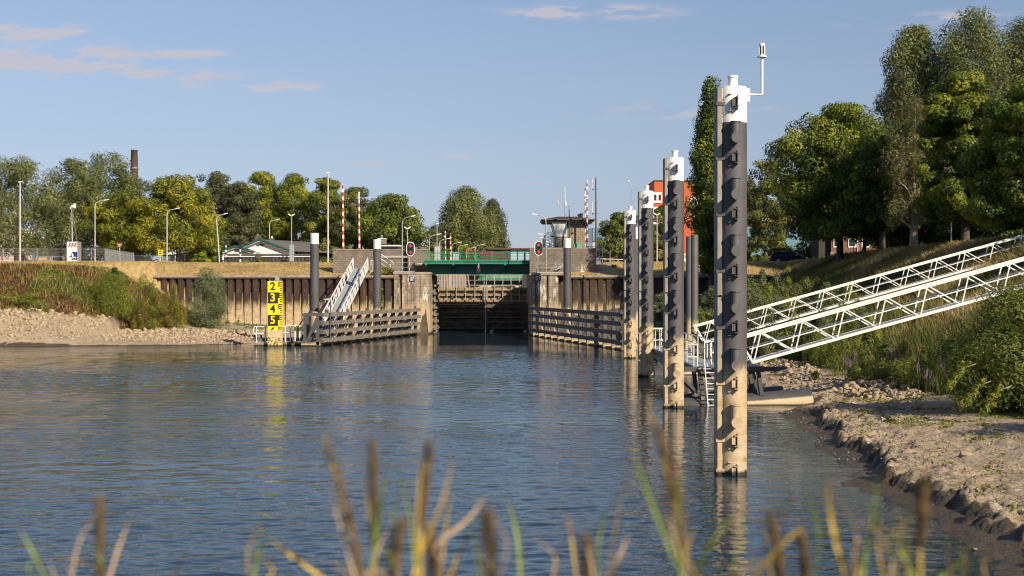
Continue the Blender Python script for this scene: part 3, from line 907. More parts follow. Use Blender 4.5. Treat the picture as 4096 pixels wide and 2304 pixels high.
# second bridge far behind the gates
t = empty('road_bridge', (0, 287, 6.2), 'farther green bridge glimpsed behind the lock gates', 'bridge')
Yq = 287
xl2, xr2 = X(1918, Yq), 3.0
MB().box(xl2, xr2, Yq + 1.6, Yq + 1.8, Z(1140, Yq), Z(1117, Yq)).build('girder', MT['green_dark'], t)
MB().box(xl2 - .3, xr2, Yq - .5, Yq + 5, Z(1119, Yq), Z(1112, Yq)).build('deck_edge', MT['green'], t)
q = MB()
for vv in (1110, 1106, 1102, 1098, 1092): q.box(xl2, xr2, Yq - .3, Yq - .24, Z(vv, Yq) - .04, Z(vv, Yq) + .04)
for u in range(1925, 2120, 36): q.box(X(u, Yq) - .06, X(u, Yq) + .06, Yq - .32, Yq - .22, Z(1114, Yq), Z(1092, Yq))
q.build('railing', MT['green'], t)
q = MB().prism([(X(1950, 262), Z(1149, 262)), (X(1958, 262), Z(1143, 262)), (X(2062, 262), Z(1143, 262)), (X(2062, 262), Z(1149, 262))], 262, 265)
q.box(X(1950, 262), X(2062, 262), 262.05, 264.95, .05, Z(1149, 262))
tag(q.build('moored_barge', M('barge_cream', (.62, .58, .46), .5, var=.08), None), 'cream-coloured barge roof just showing over the right gate leaf', 'barge')

# ================================================================== SIGNALS
MT['red_lit'] = M('red_lamp_glass', (.5, .02, .015), .25, var=.05)
bs = MT['red_lit'].node_tree.nodes['Principled BSDF']
bs.inputs['Emission Color'].default_value = (1, .055, .035, 1); bs.inputs['Emission Strength'].default_value = .75
MT['green_off'] = M('green_lamp_glass', (.004, .05, .032), .15, var=.2)
for (u, v, Yk, lab) in ((1642, 996, 159.0, 'oval lock signal with two red lamps left of the bridge'), (2155, 993, 156.0, 'oval lock signal with two red lamps right of the bridge')):
    p0 = at(u, v, Yk)
    t = empty('lock_signal', (p0.x, Yk, p0.z - .8), lab, 'traffic light', 'lock signals')
    def oval(a, h_, y0, y1):
        pl = []
        for k in range(13): pl.append((p0.x + a * math.cos(math.pi * k / 12), p0.z + h_ - a + a * math.sin(math.pi * k / 12)))
        for k in range(13): pl.append((p0.x - a * math.cos(math.pi * k / 12), p0.z - h_ + a - a * math.sin(math.pi * k / 12)))
        return MB().prism(pl, y0, y1)
    oval(.465, .80, Yk, Yk + .03).build('white_border', MT['white'], t)
    oval(.385, .72, Yk - .012, Yk).build('black_board', MT['black'], t)
    for k, dz in enumerate((.37, 0, -.37)):
        xo = p0.x + .02 * (k - 1)
        MB().tube([(xo, Yk - .012, p0.z + dz), (xo, Yk - .05, p0.z + dz)], .15, 20).build('lamp', MT['green_off'] if k == 1 else MT['red_lit'], t, 40)
        vs = []; fs = []
        for j in range(9):
            an = math.pi * (j / 8)
            for (yv) in (Yk - .012, Yk - .22):
                vs.append((xo + .172 * math.cos(an), yv, p0.z + dz + .172 * math.sin(an)))
        for j in range(8): fs.append((2 * j, 2 * j + 1, 2 * j + 3, 2 * j + 2))
        MB().add(vs, fs).build('hood', MT['black'], t)
    MB().tube([(p0.x - .1, Yk + .1, p0.z - .75), (p0.x - .1, Yk + .1, 6.85)], .05, 8).build('post', MT['galv'], t)

# blue notice boards on the piers
MT['navy'] = M('navy_board', (.020, .032, .085), .5, var=.08)
for (u, v, Yk, lab) in ((1649, 1114.5, 157.9, 'navy notice board with white lines on the left pier'), (2152, 1112, 154.1, 'navy notice board with white lines on the right pier')):
    p0 = at(u, v, Yk)
    t = empty('notice_board', (p0.x, Yk, p0.z - .3), lab, 'sign', 'lock notice boards')
    MB().box(p0.x - .30, p0.x + .30, Yk - .03, Yk, p0.z - .30, p0.z + .30).build('board', MT['navy'], t)
    q = MB()
    q.box(p0.x + .10, p0.x + .27, Yk - .034, Yk - .031, p0.z + .23, p0.z + .285)
    q.box(p0.x - .27, p0.x + .15, Yk - .034, Yk - .031, p0.z + .145, p0.z + .20)
    for k, (l_, z) in enumerate(((.49, .10), (.50, .06), (.47, .0), (.3, -.05), (.46, -.10), (.38, -.15), (.43, -.20), (.33, -.25))):
        q.box(p0.x - .27, p0.x - .27 + l_, Yk - .034, Yk - .031, p0.z + z - .008, p0.z + z + .012)
    q.build('lettering', MT['white'], t)

# ================================================================== WATER LEVEL / CLEARANCE GAUGE


def two_tone(name, col, silt_f):
    m, nt, b = base_mat(name)
    p = pos(nt); z = mk(nt, 'ShaderNodeSeparateXYZ', {0: p}).outputs[2]
    zz = math_n(nt, 'ADD', z, math_n(nt, 'MULTIPLY', math_n(nt, 'SUBTRACT', noise(nt, p, 3.0, 6, .7), .5), .10))
    f = math_n(nt, 'MULTIPLY', maprange(nt, zz, 1.50, 1.40), maprange(nt, noise(nt, p, 5.0, 6, .75), .42, .56, silt_f, 1.0))
    low = maprange(nt, z, .85, .78)
    f = math_n(nt, 'MULTIPLY', f, math_n(nt, 'MULTIPLY_ADD', low, math_n(nt, 'MULTIPLY_ADD', maprange(nt, noise(nt, pos(nt, 1, 1, 1.6), 5.5, 5, .7), .44, .52), .9, -.9), 1.0))
    c = mix_c(nt, f, col + (1,), (.62, .47, .27, 1))
    c = mix_c(nt, maprange(nt, z, .16, .05), c, (.05, .045, .02, 1))
    nt.links.new(c, b.inputs['Base Color']); b.inputs['Roughness'].default_value = .45
    return m


GY_, GB_ = two_tone('gauge_yellow', (.88, .68, .005), .97), two_tone('gauge_black', (.030, .024, .020), .85)
Yk = 126.7
xc = X(1100, Yk); hw = .66
t = empty('water_gauge', (xc, Yk, 0), 'tall yellow and black clearance gauge numbered 2 to 7 standing in the water', 'gauge board')
MB().box(xc - hw, xc + hw, Yk, Yk + .06, -.6, 5.81).build('board', GY_, t)
q = MB(); lines = MB()
for k in range(6):
    z1 = 5.81 - k; z0 = max(z1 - 1, -.3)
    if k % 2 == 1: q.box(xc - hw + .02, xc + .27, Yk - .006, Yk, z0, z1 - .01)
    # ticks: an E of three bars then two bars
    xr_ = xc + hw - .015
    ch = z1 - z0 if k < 5 else 1.0
    if k % 2 == 0:
        q.box(xc + .30, xc + .38, Yk - .006, Yk, z1 - .50, z1 - .05)
        for zc in (.10, .27, .45): q.box(xc + .38, xr_ - .03 * (zc > .2), Yk - .006, Yk, z1 - zc - .045, z1 - zc + .045)
        for zc in (.64, .83): q.box(xc + .42, xr_ - .02, Yk - .006, Yk, z1 - zc - .04, z1 - zc + .04)
        if k % 2 == 0: lines.box(xc - hw, xc + hw, Yk - .003, Yk, z1 - 1.01, z1 - .99)
    else:
        for zc in (.09, .27, .45): q.box(xc + .40, xr_, Yk - .006, Yk, z1 - zc - .045, z1 - zc + .045)
        q.box(xc + .27, xc + .40, Yk - .006, Yk, z1 - .50, z1 - .01)
        for zc in (.64, .83):
            if z1 - zc > .05: q.box(xc + .42, xr_ - .02, Yk - .006, Yk, z1 - zc - .04, z1 - zc + .04)
q.build('scale_marks', GB_, t)
for k, dgt in enumerate('234567'):
    z1 = 5.81 - k
    text(dgt, .98, (xc - .20, Yk - .012, z1 - .50), GB_ if k % 2 == 0 else GY_, t, 'numeral', .004, bold=.022, sx=.98)
q = MB()
for sx_ in (-.5, .5): q.tube([(xc + sx_, Yk + .03, 5.81), (xc + sx_, Yk + .03, 5.92), (xc + sx_ + .08, Yk + .03, 5.92), (xc + sx_ + .08, Yk + .03, 5.81)], .018, 6)
q.build('lifting_eye', MT['galv'], t)
MB().box(xc - .1, xc + .1, Yk + .08, Yk + .28, -1.5, 5.75).box(xc - .12, xc + .42, Yk + .1, Yk + .25, 5.85, 5.92).box(xc, xc + .36, Yk + .12, Yk + .2, 5.9, 6.15).build('support_post', MT['galv'], t)

# ================================================================== TIMBER GUIDE FENCES


def guide_fence(A, B, zs, label, back, nposts, near_h=.36):
    A, B = Vector(A), Vector(B)
    d = (B - A).normalized(); nrm = Vector((-d.y, d.x, 0))
    if nrm.dot(Vector(back)) < 0: nrm = -nrm
    L = (B - A).length
    t = empty('guide_fence', ((A.x + B.x) / 2, (A.y + B.y) / 2, 0), label, 'guide fence')
    for z in zs:
        q = MB(); k = 5
        for i in range(k):
            a = A + d * (L * i / k); b = A + d * (L * (i + 1) / k - .012)
            q.bar((a.x, a.y, z), (b.x, b.y, z), .24, near_h)
        q.build('timber_rail', MT['wood'], t)
    for i in range(nposts):
        p_ = A + d * (.5 + (L - 1.0) * i / (nposts - 1)) + nrm * .34
        MB().bar((p_.x, p_.y, -.6), (p_.x, p_.y, zs[0] + .05), .30, .30, up=d).build('post', MT['steel_dark'], t)
        q2 = p_ + nrm * 1.5
        MB().bar((q2.x, q2.y, .25), (p_.x, p_.y, zs[0] - .1), .16, .16).build('back_strut', MT['steel_dark'], t)
        MB().bar((q2.x, q2.y, .22), (p_.x, p_.y, .22), .2, .2).build('floor_strut', MT['steel_dark'], t)
        if i < nposts - 1 and i % 2 == 0:
            r_ = A + d * (.5 + (L - 1.0) * (i + 1) / (nposts - 1)) + nrm * .34
            MB().bar((p_.x, p_.y, .3), (r_.x, r_.y, zs[0] - .2), .14, .14).build('cross_brace', MT['steel_dark'], t)
    a, b = A + nrm * .9, B + nrm * .9
    MB().bar((a.x, a.y, .02), (b.x, b.y, .02), .9, .34).build('float', MT['steel_dark'], t)
    for i in range(nposts // 2):
        p_ = A + d * (1.6 + (L - 3) * i / (nposts // 2 - 1)) + nrm * .12
        zt = zs[0] + near_h / 2
        MB().prism([(p_.x - .13, zt), (p_.x + .13, zt), (p_.x + .13, zt + .14), (p_.x + .06, zt + .27), (p_.x - .06, zt + .27), (p_.x - .13, zt + .14)], p_.y - .05, p_.y + .05).build('lifting_lug', MT['steel_dark'], t)
    return t, d, nrm


tl, dl, nl = guide_fence((-16.95, 127, 0), (-10.15, 156.6, 0), (2.78, 2.02, 1.25, .50), 'floating timber guide fence left of the lock entrance, four grey rails on steel posts', (-1, 0, 0), 12)
tr, dr, nr_ = guide_fence((8.93, 117, 0), (1.92, 152.5, 0), (3.0, 2.25, 1.48, .70), 'floating timber guide fence right of the lock entrance, rails seen from their shaded side', (1, 0, 0), 13)

# steel end frame at the outer end of the left fence
Yk = 125.8
t = empty('end_frame', (X(1250, Yk), Yk, 0), 'dark steel end frame with a diagonal, at the outer tip of the left guide fence', 'steel frame')
x0_, x1_ = X(1213, Yk), X(1274, Yk)
q = MB()
for dy_ in (0, 1.6):
    q.box(X(1206, Yk), X(1283, Yk), Yk + dy_, Yk + dy_ + .2, 2.72, 2.95)
    q.box(x0_, x0_ + .26, Yk + dy_, Yk + dy_ + .2, .35, 2.72)
    q.box(x1_ - .2, x1_ + .05, Yk + dy_, Yk + dy_ + .2, -.3, 2.72)
    q.bar((x0_ + .28, Yk + dy_ + .1, .35), (x1_ - .16, Yk + dy_ + .1, 2.5), .22, .22)
    q.box(X(1204, Yk), X(1281, Yk), Yk + dy_, Yk + dy_ + .22, .12, .42)
q.build('frame_steel', MT['steel_dark'], t)
q = MB().box(X(1205, Yk), X(1276, Yk), Yk + .1, Yk + 2.2, -.5, .13)
q.build('float', M('float_silt', (.36, .29, .19), .85, var=.35, scale=3, algae=True), t)
q = MB()
for z in (2.78, 2.02, 1.25, .5): q.box(x1_ + .05, X(1292, Yk), Yk + .1, Yk + .3, z - .11, z + .11)
q.build('rail_bracket', MT['steel_dark'], t)

# steel end frame of the right fence
Yk = 116.4
t = empty('end_frame', (9.1, Yk, 0), 'dark steel end frame closing the near end of the right guide fence', 'steel frame')
q = MB()
q.box(9.05, 9.3, Yk, Yk + .25, -.4, 3.3).box(9.75, 9.95, Yk + .6, Yk + .85, -.4, 3.3).bar((9.2, Yk + .2, .6), (9.9, Yk + .7, 3.0), .16, .16)
for z in (3.18, 2.4, 1.6, .85): q.box(8.85, 9.3, Yk - .1, Yk + .2, z - .10, z + .06)
q.box(8.9, 10, Yk + .2, Yk + .8, 3.15, 3.35)
q.build('frame_steel', MT['steel_dark'], t)

# ================================================================== GANGWAYS


def gangway(P, Q, width, side, label, nb, hgt=1.15, deck_mat='deck_grey', s=.066, cross=False, name='gangway'):
    """truss gangway: P,Q deck centre line ends; side = horizontal unit across"""
    P, Q, side = Vector(P), Vector(Q), Vector(side).normalized()
    t = empty(name, tuple((P + Q) / 2), label, 'gangway')
    d = (Q - P); L = d.length; d = d / L
    up = side.cross(d); up = up if up.z > 0 else -up
    for sg in (-1, 1):
        o_ = side * (width / 2 * sg)
        q = MB()
        q.bar(P + o_, Q + o_, s * 1.1, s * 1.9, up=up)
        top0 = P + o_ + up * hgt - d * (0.30 if not cross else 0); top1 = Q + o_ + up * hgt
        q.bar(top0, top1, s * 1.3, s * 1.7, up=up)
        q.bar(P + o_ + up * hgt * .52 + d * .02, Q + o_ + up * hgt * .52, s * .7, s * .7, up=up)
        q.bar(P + o_, top0, s * 1.4, s * 1.2, up=d)
        q.bar(Q + o_, top1, s * 1.4, s * 1.2, up=d)
        for k in range(nb):
            a = P + d * (L * k / nb); b = P + d * (L * (k + 1) / nb); mdl = P + d * (L * (k + .36) / nb)
            if cross:
                q.bar(a + o_, b + o_ + up * hgt, s * .7, s * .7, up=side)
                q.bar(b + o_, b + o_ + up * hgt, s * .7, s * .7, up=side)
                if k % 2: q.bar(b + o_, a + o_ + up * hgt, s * .6, s * .6, up=side)
            else:
                q.bar(a + o_ + d * .05, mdl + o_ + up * hgt, s * .8, s * .8, up=side)
                q.bar(mdl + o_ + d * .06 + up * hgt, b + o_, s * .8, s * .8, up=side)
        q.build('truss_side', MT['white'], t)
    q = MB()
    q.bar(P + up * .03, Q + up * .03, width - .12, .05, up=up)
    q.build('deck', MT[deck_mat], t)
    q = MB()
    k = int(L / .8)
    for i in range(k): q.bar(P + d * (i * .8 + .4) - side * width / 2 - up * .03, P + d * (i * .8 + .4) + side * width / 2 - up * .03, .07, .07)
    q.build('cross_beam', MT['steel_dark'], t)
    if cross:
        q = MB(); k = int(L / .84)
        for i in range(k): q.bar(P + d * (i * .84 + .2) - side * (width / 2 - .08) + up * .065, P + d * (i * .84 + .2) + side * (width / 2 - .08) + up * .065, .03, .02)
        q.build('tread_bar', MT['galv'], t)
    return t


Pn = Vector((X(3009, 62), 62.4, Z(1447, 62.4))); Qn = Vector((34.2, 63.0, 8.55))
gangway(Pn, Qn, 1.05, (0, 1, 0), 'nearer white truss gangway rising from the pontoon to the right dike', 13)
Pf = Vector((X(2815, 92), 92, Z(1368, 92))); Qf = Vector((34.6, 93, 7.78))
gangway(Pf, Qf, 1.05, (0, 1, 0), 'farther white truss gangway rising behind the nearer one', 12)
gangway((X(1303, 131), 131.0, .72), (X(1443, 158.2), 158.2, Z(1076, 158.2)), 1.62, (1, 0, 0), 'steep white gangway with grey deck climbing from the left pontoon to the quay', 11, hgt=1.2, s=.075, cross=True)
t = empty('landing_block', (X(1450, 158.5), 158.6, 6.5), 'concrete landing step at the top of the left gangway', 'landing')
MB().box(X(1412, 158.5), X(1500, 158.5), 158.2, 161, 6.45, 7.12).build('step_block', MT['concrete'], t)
q = MB()
for u in (1492, 1500): q.tube([(X(u, 158.4), 158.4, 7.1), (X(u, 158.4), 158.4, 8.25)], .035, 6)
q.tube([(X(1484, 158.4), 158.4, 8.25), (X(1500, 158.4), 158.4, 8.25)], .035, 6).tube([(X(1484, 158.4), 158.4, 7.7), (X(1484, 158.4), 158.4, 8.25)], .035, 6)
q.build('gate_hoop', MT['white'], t)

# ================================================================== LEFT PONTOON JETTY
Yk = 127.2
t = empty('floating_jetty', (X(1110, Yk), Yk + 1, 0), 'dark floating jetty with white handrails behind the yellow gauge', 'jetty')
xa, xb = X(1004, Yk), X(1340, 131)
MB().prism_z([(xa, Yk), (X(1225, 128.6), 128.6), (xb, 130), (xb, 132.2), (X(1225, 130.8), 130.8), (xa, Yk + 2.0)], .42, .66).build('deck', MT['steel_dark'], t)
for u, yy_ in ((1014, Yk), (1130, Yk + .8), (1185, Yk + 1.2)):
    MB().box(X(u, yy_), X(u + 46, yy_), yy_ + .1, yy_ + 1.9, -.4, .22).build('float', bpy.data.materials['float_silt'], t)
    MB().prism([(X(u + 4, yy_), .2), (X(u + 44, yy_), .2), (X(u + 44, yy_), .46)], yy_ + .08, yy_ + .2).build('float_bracket', MT['steel_dark'], t)
q = MB()
za = 1.72
ps = [(xa + .36, Yk + .05), (X(1060, Yk), Yk + .05)]
q.tube([(X(1060, Yk), Yk + .05, za), (X(1018, Yk), Yk + .05, za), (X(1014, Yk), Yk + .05, za - .1), (X(1014, Yk), Yk + .05, 1.2), (X(1018, Yk), Yk + .05, 1.1), (X(1060, Yk), Yk + .05, 1.12)], .045, 6)
q.tube([(X(1025, Yk), Yk + .05, .3), (X(1025, Yk), Yk + .05, za)], .045, 6).box(X(1059, Yk), X(1064, Yk), Yk, Yk + .1, .15, za + .02)
q.tube([(X(1060, Yk), Yk + .05, za), (X(1130, Yk), Yk + .3, za + .02), (X(1240, 129), 129, za + .2)], .035, 6)
q.tube([(X(1060, Yk), Yk + .05, 1.15), (X(1130, Yk), Yk + .3, 1.18), (X(1240, 129), 129, 1.2)], .028, 6)
for u in (1142, 1162, 1181, 1200): q.box(X(u, Yk + .6) - .05, X(u, Yk + .6) + .05, Yk + .5, Yk + .58, .32 + (u - 1142) * .003, za + .1)
q.build('handrail', MT['white'], t)
q = MB()
for u in (1018, 1045, 1210): q.box(X(u, 128.5) - .07, X(u, 128.5) + .07, 128.4, 128.55, .66, .95)
q.build('mooring_cleat', MT['black'], t)
# lamp standing on the left fence
t = empty('pontoon_lamp', (X(1318, 128), 128.4, .7), 'short dark lamp post with flat white head on the left pontoon', 'lamp')
MB().tube([(X(1319, 128), 128.4, .7), (X(1319, 128), 128.4, 4.1)], .05, 8).build('lamp_post', MT['steel_dark'], t)
MB().prism([(X(1294, 128), 4.13), (X(1296, 128), 4.22), (X(1318, 128), 4.26), (X(1321, 128), 4.16), (X(1316, 128), 4.08)], 128.2, 128.6).build('lamp_head', MT['lamp_pole'], t)

# ================================================================== RIGHT FLOATING JETTY between the mooring piles
MT['pontoon'] = M('pontoon_paint', (.064, .066, .074), .42, var=.15, scale=2, tide=None)
m, nt, b = base_mat('pontoon_half_silt')
p = pos(nt); z = mk(nt, 'ShaderNodeSeparateXYZ', {0: p}).outputs[2]
x_ = mk(nt, 'ShaderNodeSeparateXYZ', {0: p}).outputs[0]
lvl = math_n(nt, 'SUBTRACT', math_n(nt, 'MULTIPLY', math_n(nt, 'SUBTRACT', x_, 8.0), .085), .02)
zz = math_n(nt, 'ADD', math_n(nt, 'SUBTRACT', z, lvl), math_n(nt, 'MULTIPLY', math_n(nt, 'SUBTRACT', noise(nt, p, 4, 5, .7), .5), .08))
c = mix_c(nt, maprange(nt, zz, .02, -.06), ramp(nt, noise(nt, p, 3, 5), [(.3, (.052, .054, .060)), (.7, (.082, .084, .092))]), ramp(nt, noise(nt, pos(nt, 1, 1, 4), 2, 6, .7), [(.3, (.40, .30, .17)), (.7, (.60, .47, .28))]))
c = mix_c(nt, maprange(nt, z, .10, .03), c, (.05, .045, .02, 1))
nt.links.new(c, b.inputs['Base Color']); b.inputs['Roughness'].default_value = .5
MT['pontoon'] = m

Ya = 64.0
t = empty('floating_jetty', (9.5, 78, 0), 'floating jetty with white ladder and rails between the mooring piles', 'jetty')
for (yy_, x0_, z0_, x1_, z1_) in ((Ya, 7.3, -.33, 13.45, .13), (Ya + 2.2, 7.6, -.32, 12.6, .10), (86.0, 8.6, -.2, 13.2, .0), (88.2, 8.8, -.2, 13.2, .0)):
    MB().tube([(x0_, yy_, z0_), (x1_, yy_, z1_)], .60, 28).build('pontoon_float', MT['pontoon'], t, 40)
# walkway along the piles
MB().box(8.35, 9.55, Ya - .6, 87.5, 1.42, 1.62).build('walkway_beam', MT['steel_dark'], t)
MB().box(8.30, 9.60, Ya - .7, 87.5, 1.625, 1.68).build('walkway_deck', MT['deck_grey'], t)
MB().box(7.7, 12.3, Ya - .55, Ya - .25, 1.52, 1.72).build('cross_walk', MT['steel_dark'], t)
MB().box(X(2990, Ya), X(3049, Ya), Ya - .5, Ya + 2.4, 1.48, 1.72).build('head_beam', MT['steel_dark'], t)
q = MB()
xq = X(3033, Ya)
for dy_ in (-.3, 2.0):
    xq2 = X(2797, Ya)
    for (n_, p_, q_, w_, h_) in (('support_leg', (xq - .05, 1.5), (xq + .10, .45), .17, .22), ('support_leg', (xq - .28, 1.5), (xq, .45), .10, .12), ('support_leg', (xq2, 1.45), (xq2 + .13, .25), .18, .22),
                                 ('brace', (xq2 - .75, 1.2), (xq2 + .12, .3), .12, .13), ('brace', (xq2 + .15, 1.5), (xq2 + 1.0, .75), .12, .13)):
        MB().bar((p_[0], Ya + dy_, p_[1]), (q_[0], Ya + dy_, q_[1]), w_, h_).build(n_, MT['steel_dark'], t)

q = MB()
la, lb = (X(2807, Ya), X(2822, Ya)), (X(2851, Ya), X(2865, Ya))
zl0, zl1 = Z(1432, Ya), Z(1618, Ya)
q.bar((la[0], Ya - .85, zl0), (la[1], Ya - .85, zl1), .045, .05).bar((lb[0], Ya - .85, zl0), (lb[1], Ya - .85, zl1), .045, .05)
for k in range(7):
    f = .29 + k * .115
    q.bar((la[0] + (la[1] - la[0]) * f, Ya - .85, zl0 + (zl1 - zl0) * f), (lb[0] + (lb[1] - lb[0]) * f, Ya - .85, zl0 + (zl1 - zl0) * f), .03, .035)
q.build('ladder', MT['white'], t)
q = MB()
for xx in (8.36, 9.54):
    for z in (2.25, 2.75): q.tube([(xx, Ya + 1.5, z), (xx, 86.5, z)], .026, 6)
    for yy_ in np.arange(Ya + 1.5, 87, 2.5): q.tube([(xx, yy_, 1.6), (xx, yy_, 2.75)], .026, 6)
for xx, y0 in ((X(2787, Ya), Ya - .2), (X(2846, Ya), Ya + .3)):
    for z in (2.15, 2.72): q.tube([(xx - (.42 if y0 < Ya else .03), y0, z), (xx, y0, z)], .03, 6)
    q.tube([(xx, y0, 1.55), (xx, y0, 2.72)], .03, 6).tube([(xx - .16, y0, 1.4), (xx - .16, y0, 2.72)], .026, 6)
for u in (2845, 2861): q.tube([(X(u, 66), 66, 1.7), (X(u, 66), 66, 2.75)], .032, 6)
q.tube([(X(2845, 66), 66, 2.75), (X(2885, 66), 66, 2.8)], .03, 6).tube([(X(2845, 66), 66, 2.25), (X(2861, 66), 66, 2.25)], .03, 6)
for z in (2.05, 2.75): q.tube([(X(2600, 86), 86, z), (X(2656, 86), 86, z)], .03, 6).tube([(X(2600, 87.5), 87.5, z), (X(2654, 87.5), 87.5, z)], .03, 6)
for u in (2638, 2645, 2655): q.tube([(X(u, 86), 86, 1.4), (X(u, 86), 86, 2.75)], .03, 6)
q.build('handrail', MT['white'], t)
q = MB()
q.box(X(2560, 86), X(2860, 91), 85.9, 86.2, 1.3, 1.55).box(X(2785, 91), X(2850, 91), 90.6, 92.4, 1.35, 1.65)
q.bar((X(2600, 86), 86, 1.2), (X(2665, 86), 86, .2), .13, .13).bar((X(2660, 86), 86, 1.3), (X(2664, 86), 86, .2), .16, .16)
q.bar((X(2832, 91), 91, 1.4), (X(2852, 91), 91, .2), .2, .25).bar((X(2822, 91), 92.2, 1.4), (X(2840, 91), 92.2, .2), .15, .15)
q.build('far_frame', MT['steel_dark'], t)

# ================================================================== RAILINGS ON THE PIERS
def railing(pts, label, h_=1.05, base_z=None, name='railing', mat='galv', every=1.7, r_=.03):
    t = empty(name, pts[0], label, 'railing')
    q = MB()
    for i in range(len(pts) - 1):
        a, b = Vector(pts[i]), Vector(pts[i + 1])
        for f in (1.0, .52): q.tube([a + Vector((0, 0, h_ * f)), b + Vector((0, 0, h_ * f))], r_, 6)
        n = max(1, int((b - a).length / every))
        for k in range(n + 1):
            p_ = a + (b - a) * (k / n)
            q.tube([p_, p_ + Vector((0, 0, h_))], r_, 6)
    q.build('rails_and_posts', MT[mat], t)
    MB().bar(Vector(pts[0]) + Vector((0, 0, .04)), Vector(pts[1]) + Vector((0, 0, .04)), .05, .12).build('toe_plate', MT[mat], t)
    return t


railing([(X(1562, 158.3), 158.3, 6.92), (X(1652, 158.3), 158.3, 6.92), (X(1652, 162), 162, 6.92)], 'grey tube railing on the left lock pier')
railing([(X(2146, 154.6), 154.6, 6.82), (X(2262, 154.6), 154.6, 6.82)], 'grey tube railing on the right lock pier')
t = empty('stair_handrail', (X(1545, 161), 161, 6.9), 'steep white stair handrail against the left brick abutment', 'handrail')
q = MB()
a, b = at(1523, 1016, 161), at(1575, 1051, 161)
q.tube([a, b, b + Vector((0, 0, -.25))], .035, 6).tube([a + Vector((0, 0, -.52)), b + Vector((-.35, 0, -.28))], .035, 6).tube([at(1560, 1056, 161), at(1560, 1078, 161)], .03, 6)
q.build('handrail', MT['white'], t)
q = MB().bar(at(1520, 1050, 161.4), at(1565, 1082, 161.4), .9, .1)
q.build('stair_stringer', MT['galv'], t)
t = empty('stair_handrail', (X(2240, 160), 160, 6.9), 'grey stair with handrail against the right brick abutment', 'handrail')
q = MB()
a, b = at(2252, 1028, 160.2), at(2221, 1047, 160.2)
q.tube([a, b, b + Vector((0, 0, -.3)), at(2225, 1061, 160.2)], .035, 6).tube([at(2252, 1044, 160.2), at(2225, 1061, 160.2)], .03, 6)
q.tube([at(2252, 1052, 159.6), at(2208, 1070, 159.6), at(2203, 1082, 159.6)], .04, 6).tube([at(2215, 1067, 159.6), at(2215, 1082, 159.6)], .035, 6)
q.build('handrail', MT['galv'], t)
MB().bar(at(2258, 1056, 160.8), at(2220, 1080, 160.8), 1.0, .2).build('stair_flight', MT['deck_grey'], t)
# rail along the left abutment
t = empty('wall_pipe', (X(1590, 163.2), 163.25, Z(1027, 163.2)), 'white twin pipe running along the left abutment wall', 'pipe')
MB().tube([at(1522, 1025, 163.25), at(1630, 1025, 163.25)], .035, 6).tube([at(1522, 1029, 163.25), at(1630, 1029, 163.25)], .03, 6).build('pipe_run', MT['white'], t)
# steel landing right of the abutment
t = empty('steel_landing', (X(2397, 164), 164, 7.0), 'white railed steel landing at the right end of the right abutment', 'landing')
q = MB()
z0, z1 = Z(1024, 164), Z(985, 164)
for u in (2384, 2396, 2410): q.box(X(u, 164) - .04, X(u, 164) + .04, 163.8, 163.88, z0, z1)
for v in (985, 1002): q.box(X(2340, 164), X(2411, 164), 163.8, 163.88, Z(v, 164) - .04, Z(v, 164) + .04)
q.build('landing_rail', MT['white'], t)
MB().box(X(2384, 164), X(2411, 164), 163.5, 166, z0 - .15, z0 + .02).build('landing_deck', MT['galv'], t)
MB().bar(at(2408, 1026, 164), at(2390, 1042, 164), .15, .15).box(X(2406, 164), X(2410, 164), 163.9, 164.1, 6.6, z0).build('landing_support', MT['galv'], t)
t = empty('dike_rail', (X(2450, 172), 172, 8.0), 'low white rail along the dike top right of the landing', 'railing')
q = MB().tube([at(2392, 1035, 171), at(2560, 1040, 172)], .045, 6)
for u in (2410, 2440, 2472, 2510, 2545): q.tube([at(u, 1037, 171.5), at(u, 1048, 171.5)], .04, 6)
q.build('rail', MT['white'], t)

# ================================================================== CONTROL TOWER
Yt = 171.0
t = empty('control_tower', (X(2280, Yt), Yt + 2, 8.2), 'brick lock control tower with slanted pale window and flat overhanging roof', 'tower')
xs0, xs1 = X(2218, Yt), X(2340.5, Yt)
z_b, z_w = 8.0, Z(944, Yt)
z_e = Z(889, Yt)
MB().box(xs0, xs1, Yt, Yt + 4.5, z_b, z_w - .02).box(X(2268, Yt), xs1, Yt, Yt + 4.5, z_w - .02, Z(899, Yt)).build('wall', MT['brick_tower'], t)
MB().box(X(2268, Yt), xs1, Yt + .06, Yt + 4.4, Z(899, Yt), z_e).build('eaves_band', MT['black'], t)  # black band just below the eaves
MB().box(X(2280, Yt), X(2334, Yt), Yt + .02, Yt + .05, Z(898, Yt), Z(890, Yt)).build('window', MT['dark_glass'], t)
# raking cab: glass leaning outwards to the left and front
m, nt, b = base_mat('sky_reflect_glass')
b.inputs['Base Color'].default_value = (.80, .88, .86, 1); b.inputs['Roughness'].default_value = .25  # pale sky reflection painted as base colour
MT['sky_glass'] = m
gl = [at(2266, 943, Yt - .02), at(2222, 943, Yt - .02), at(2209, 885, Yt - .75), at(2266, 885, Yt - .75)]
gb = [at(2216, 943, Yt + 4), at(2202, 885, Yt + 4.5)]
MB().add([tuple(g) for g in gl] + [tuple(g) for g in gb], [(0, 1, 2, 3), (1, 4, 5, 2)]).build('cab_window', MT['sky_glass'], t)
q = MB()
q.bar(gl[0], gl[3], .12, .12).bar(gl[1], gl[2], .16, .16).bar(gl[0], gl[1], .14, .2).bar(gl[1], gb[0], .14, .2).bar(gb[0], gb[1], .14, .14).bar(gl[2], gb[1], .14, .14)
q.build('window_frame', MT['white'], t)
MB().box(X(2205, Yt), xs1, Yt + .1, Yt + 4.4, z_w, z_w + .05).build('cab_floor', MT['roof_dark'], t)
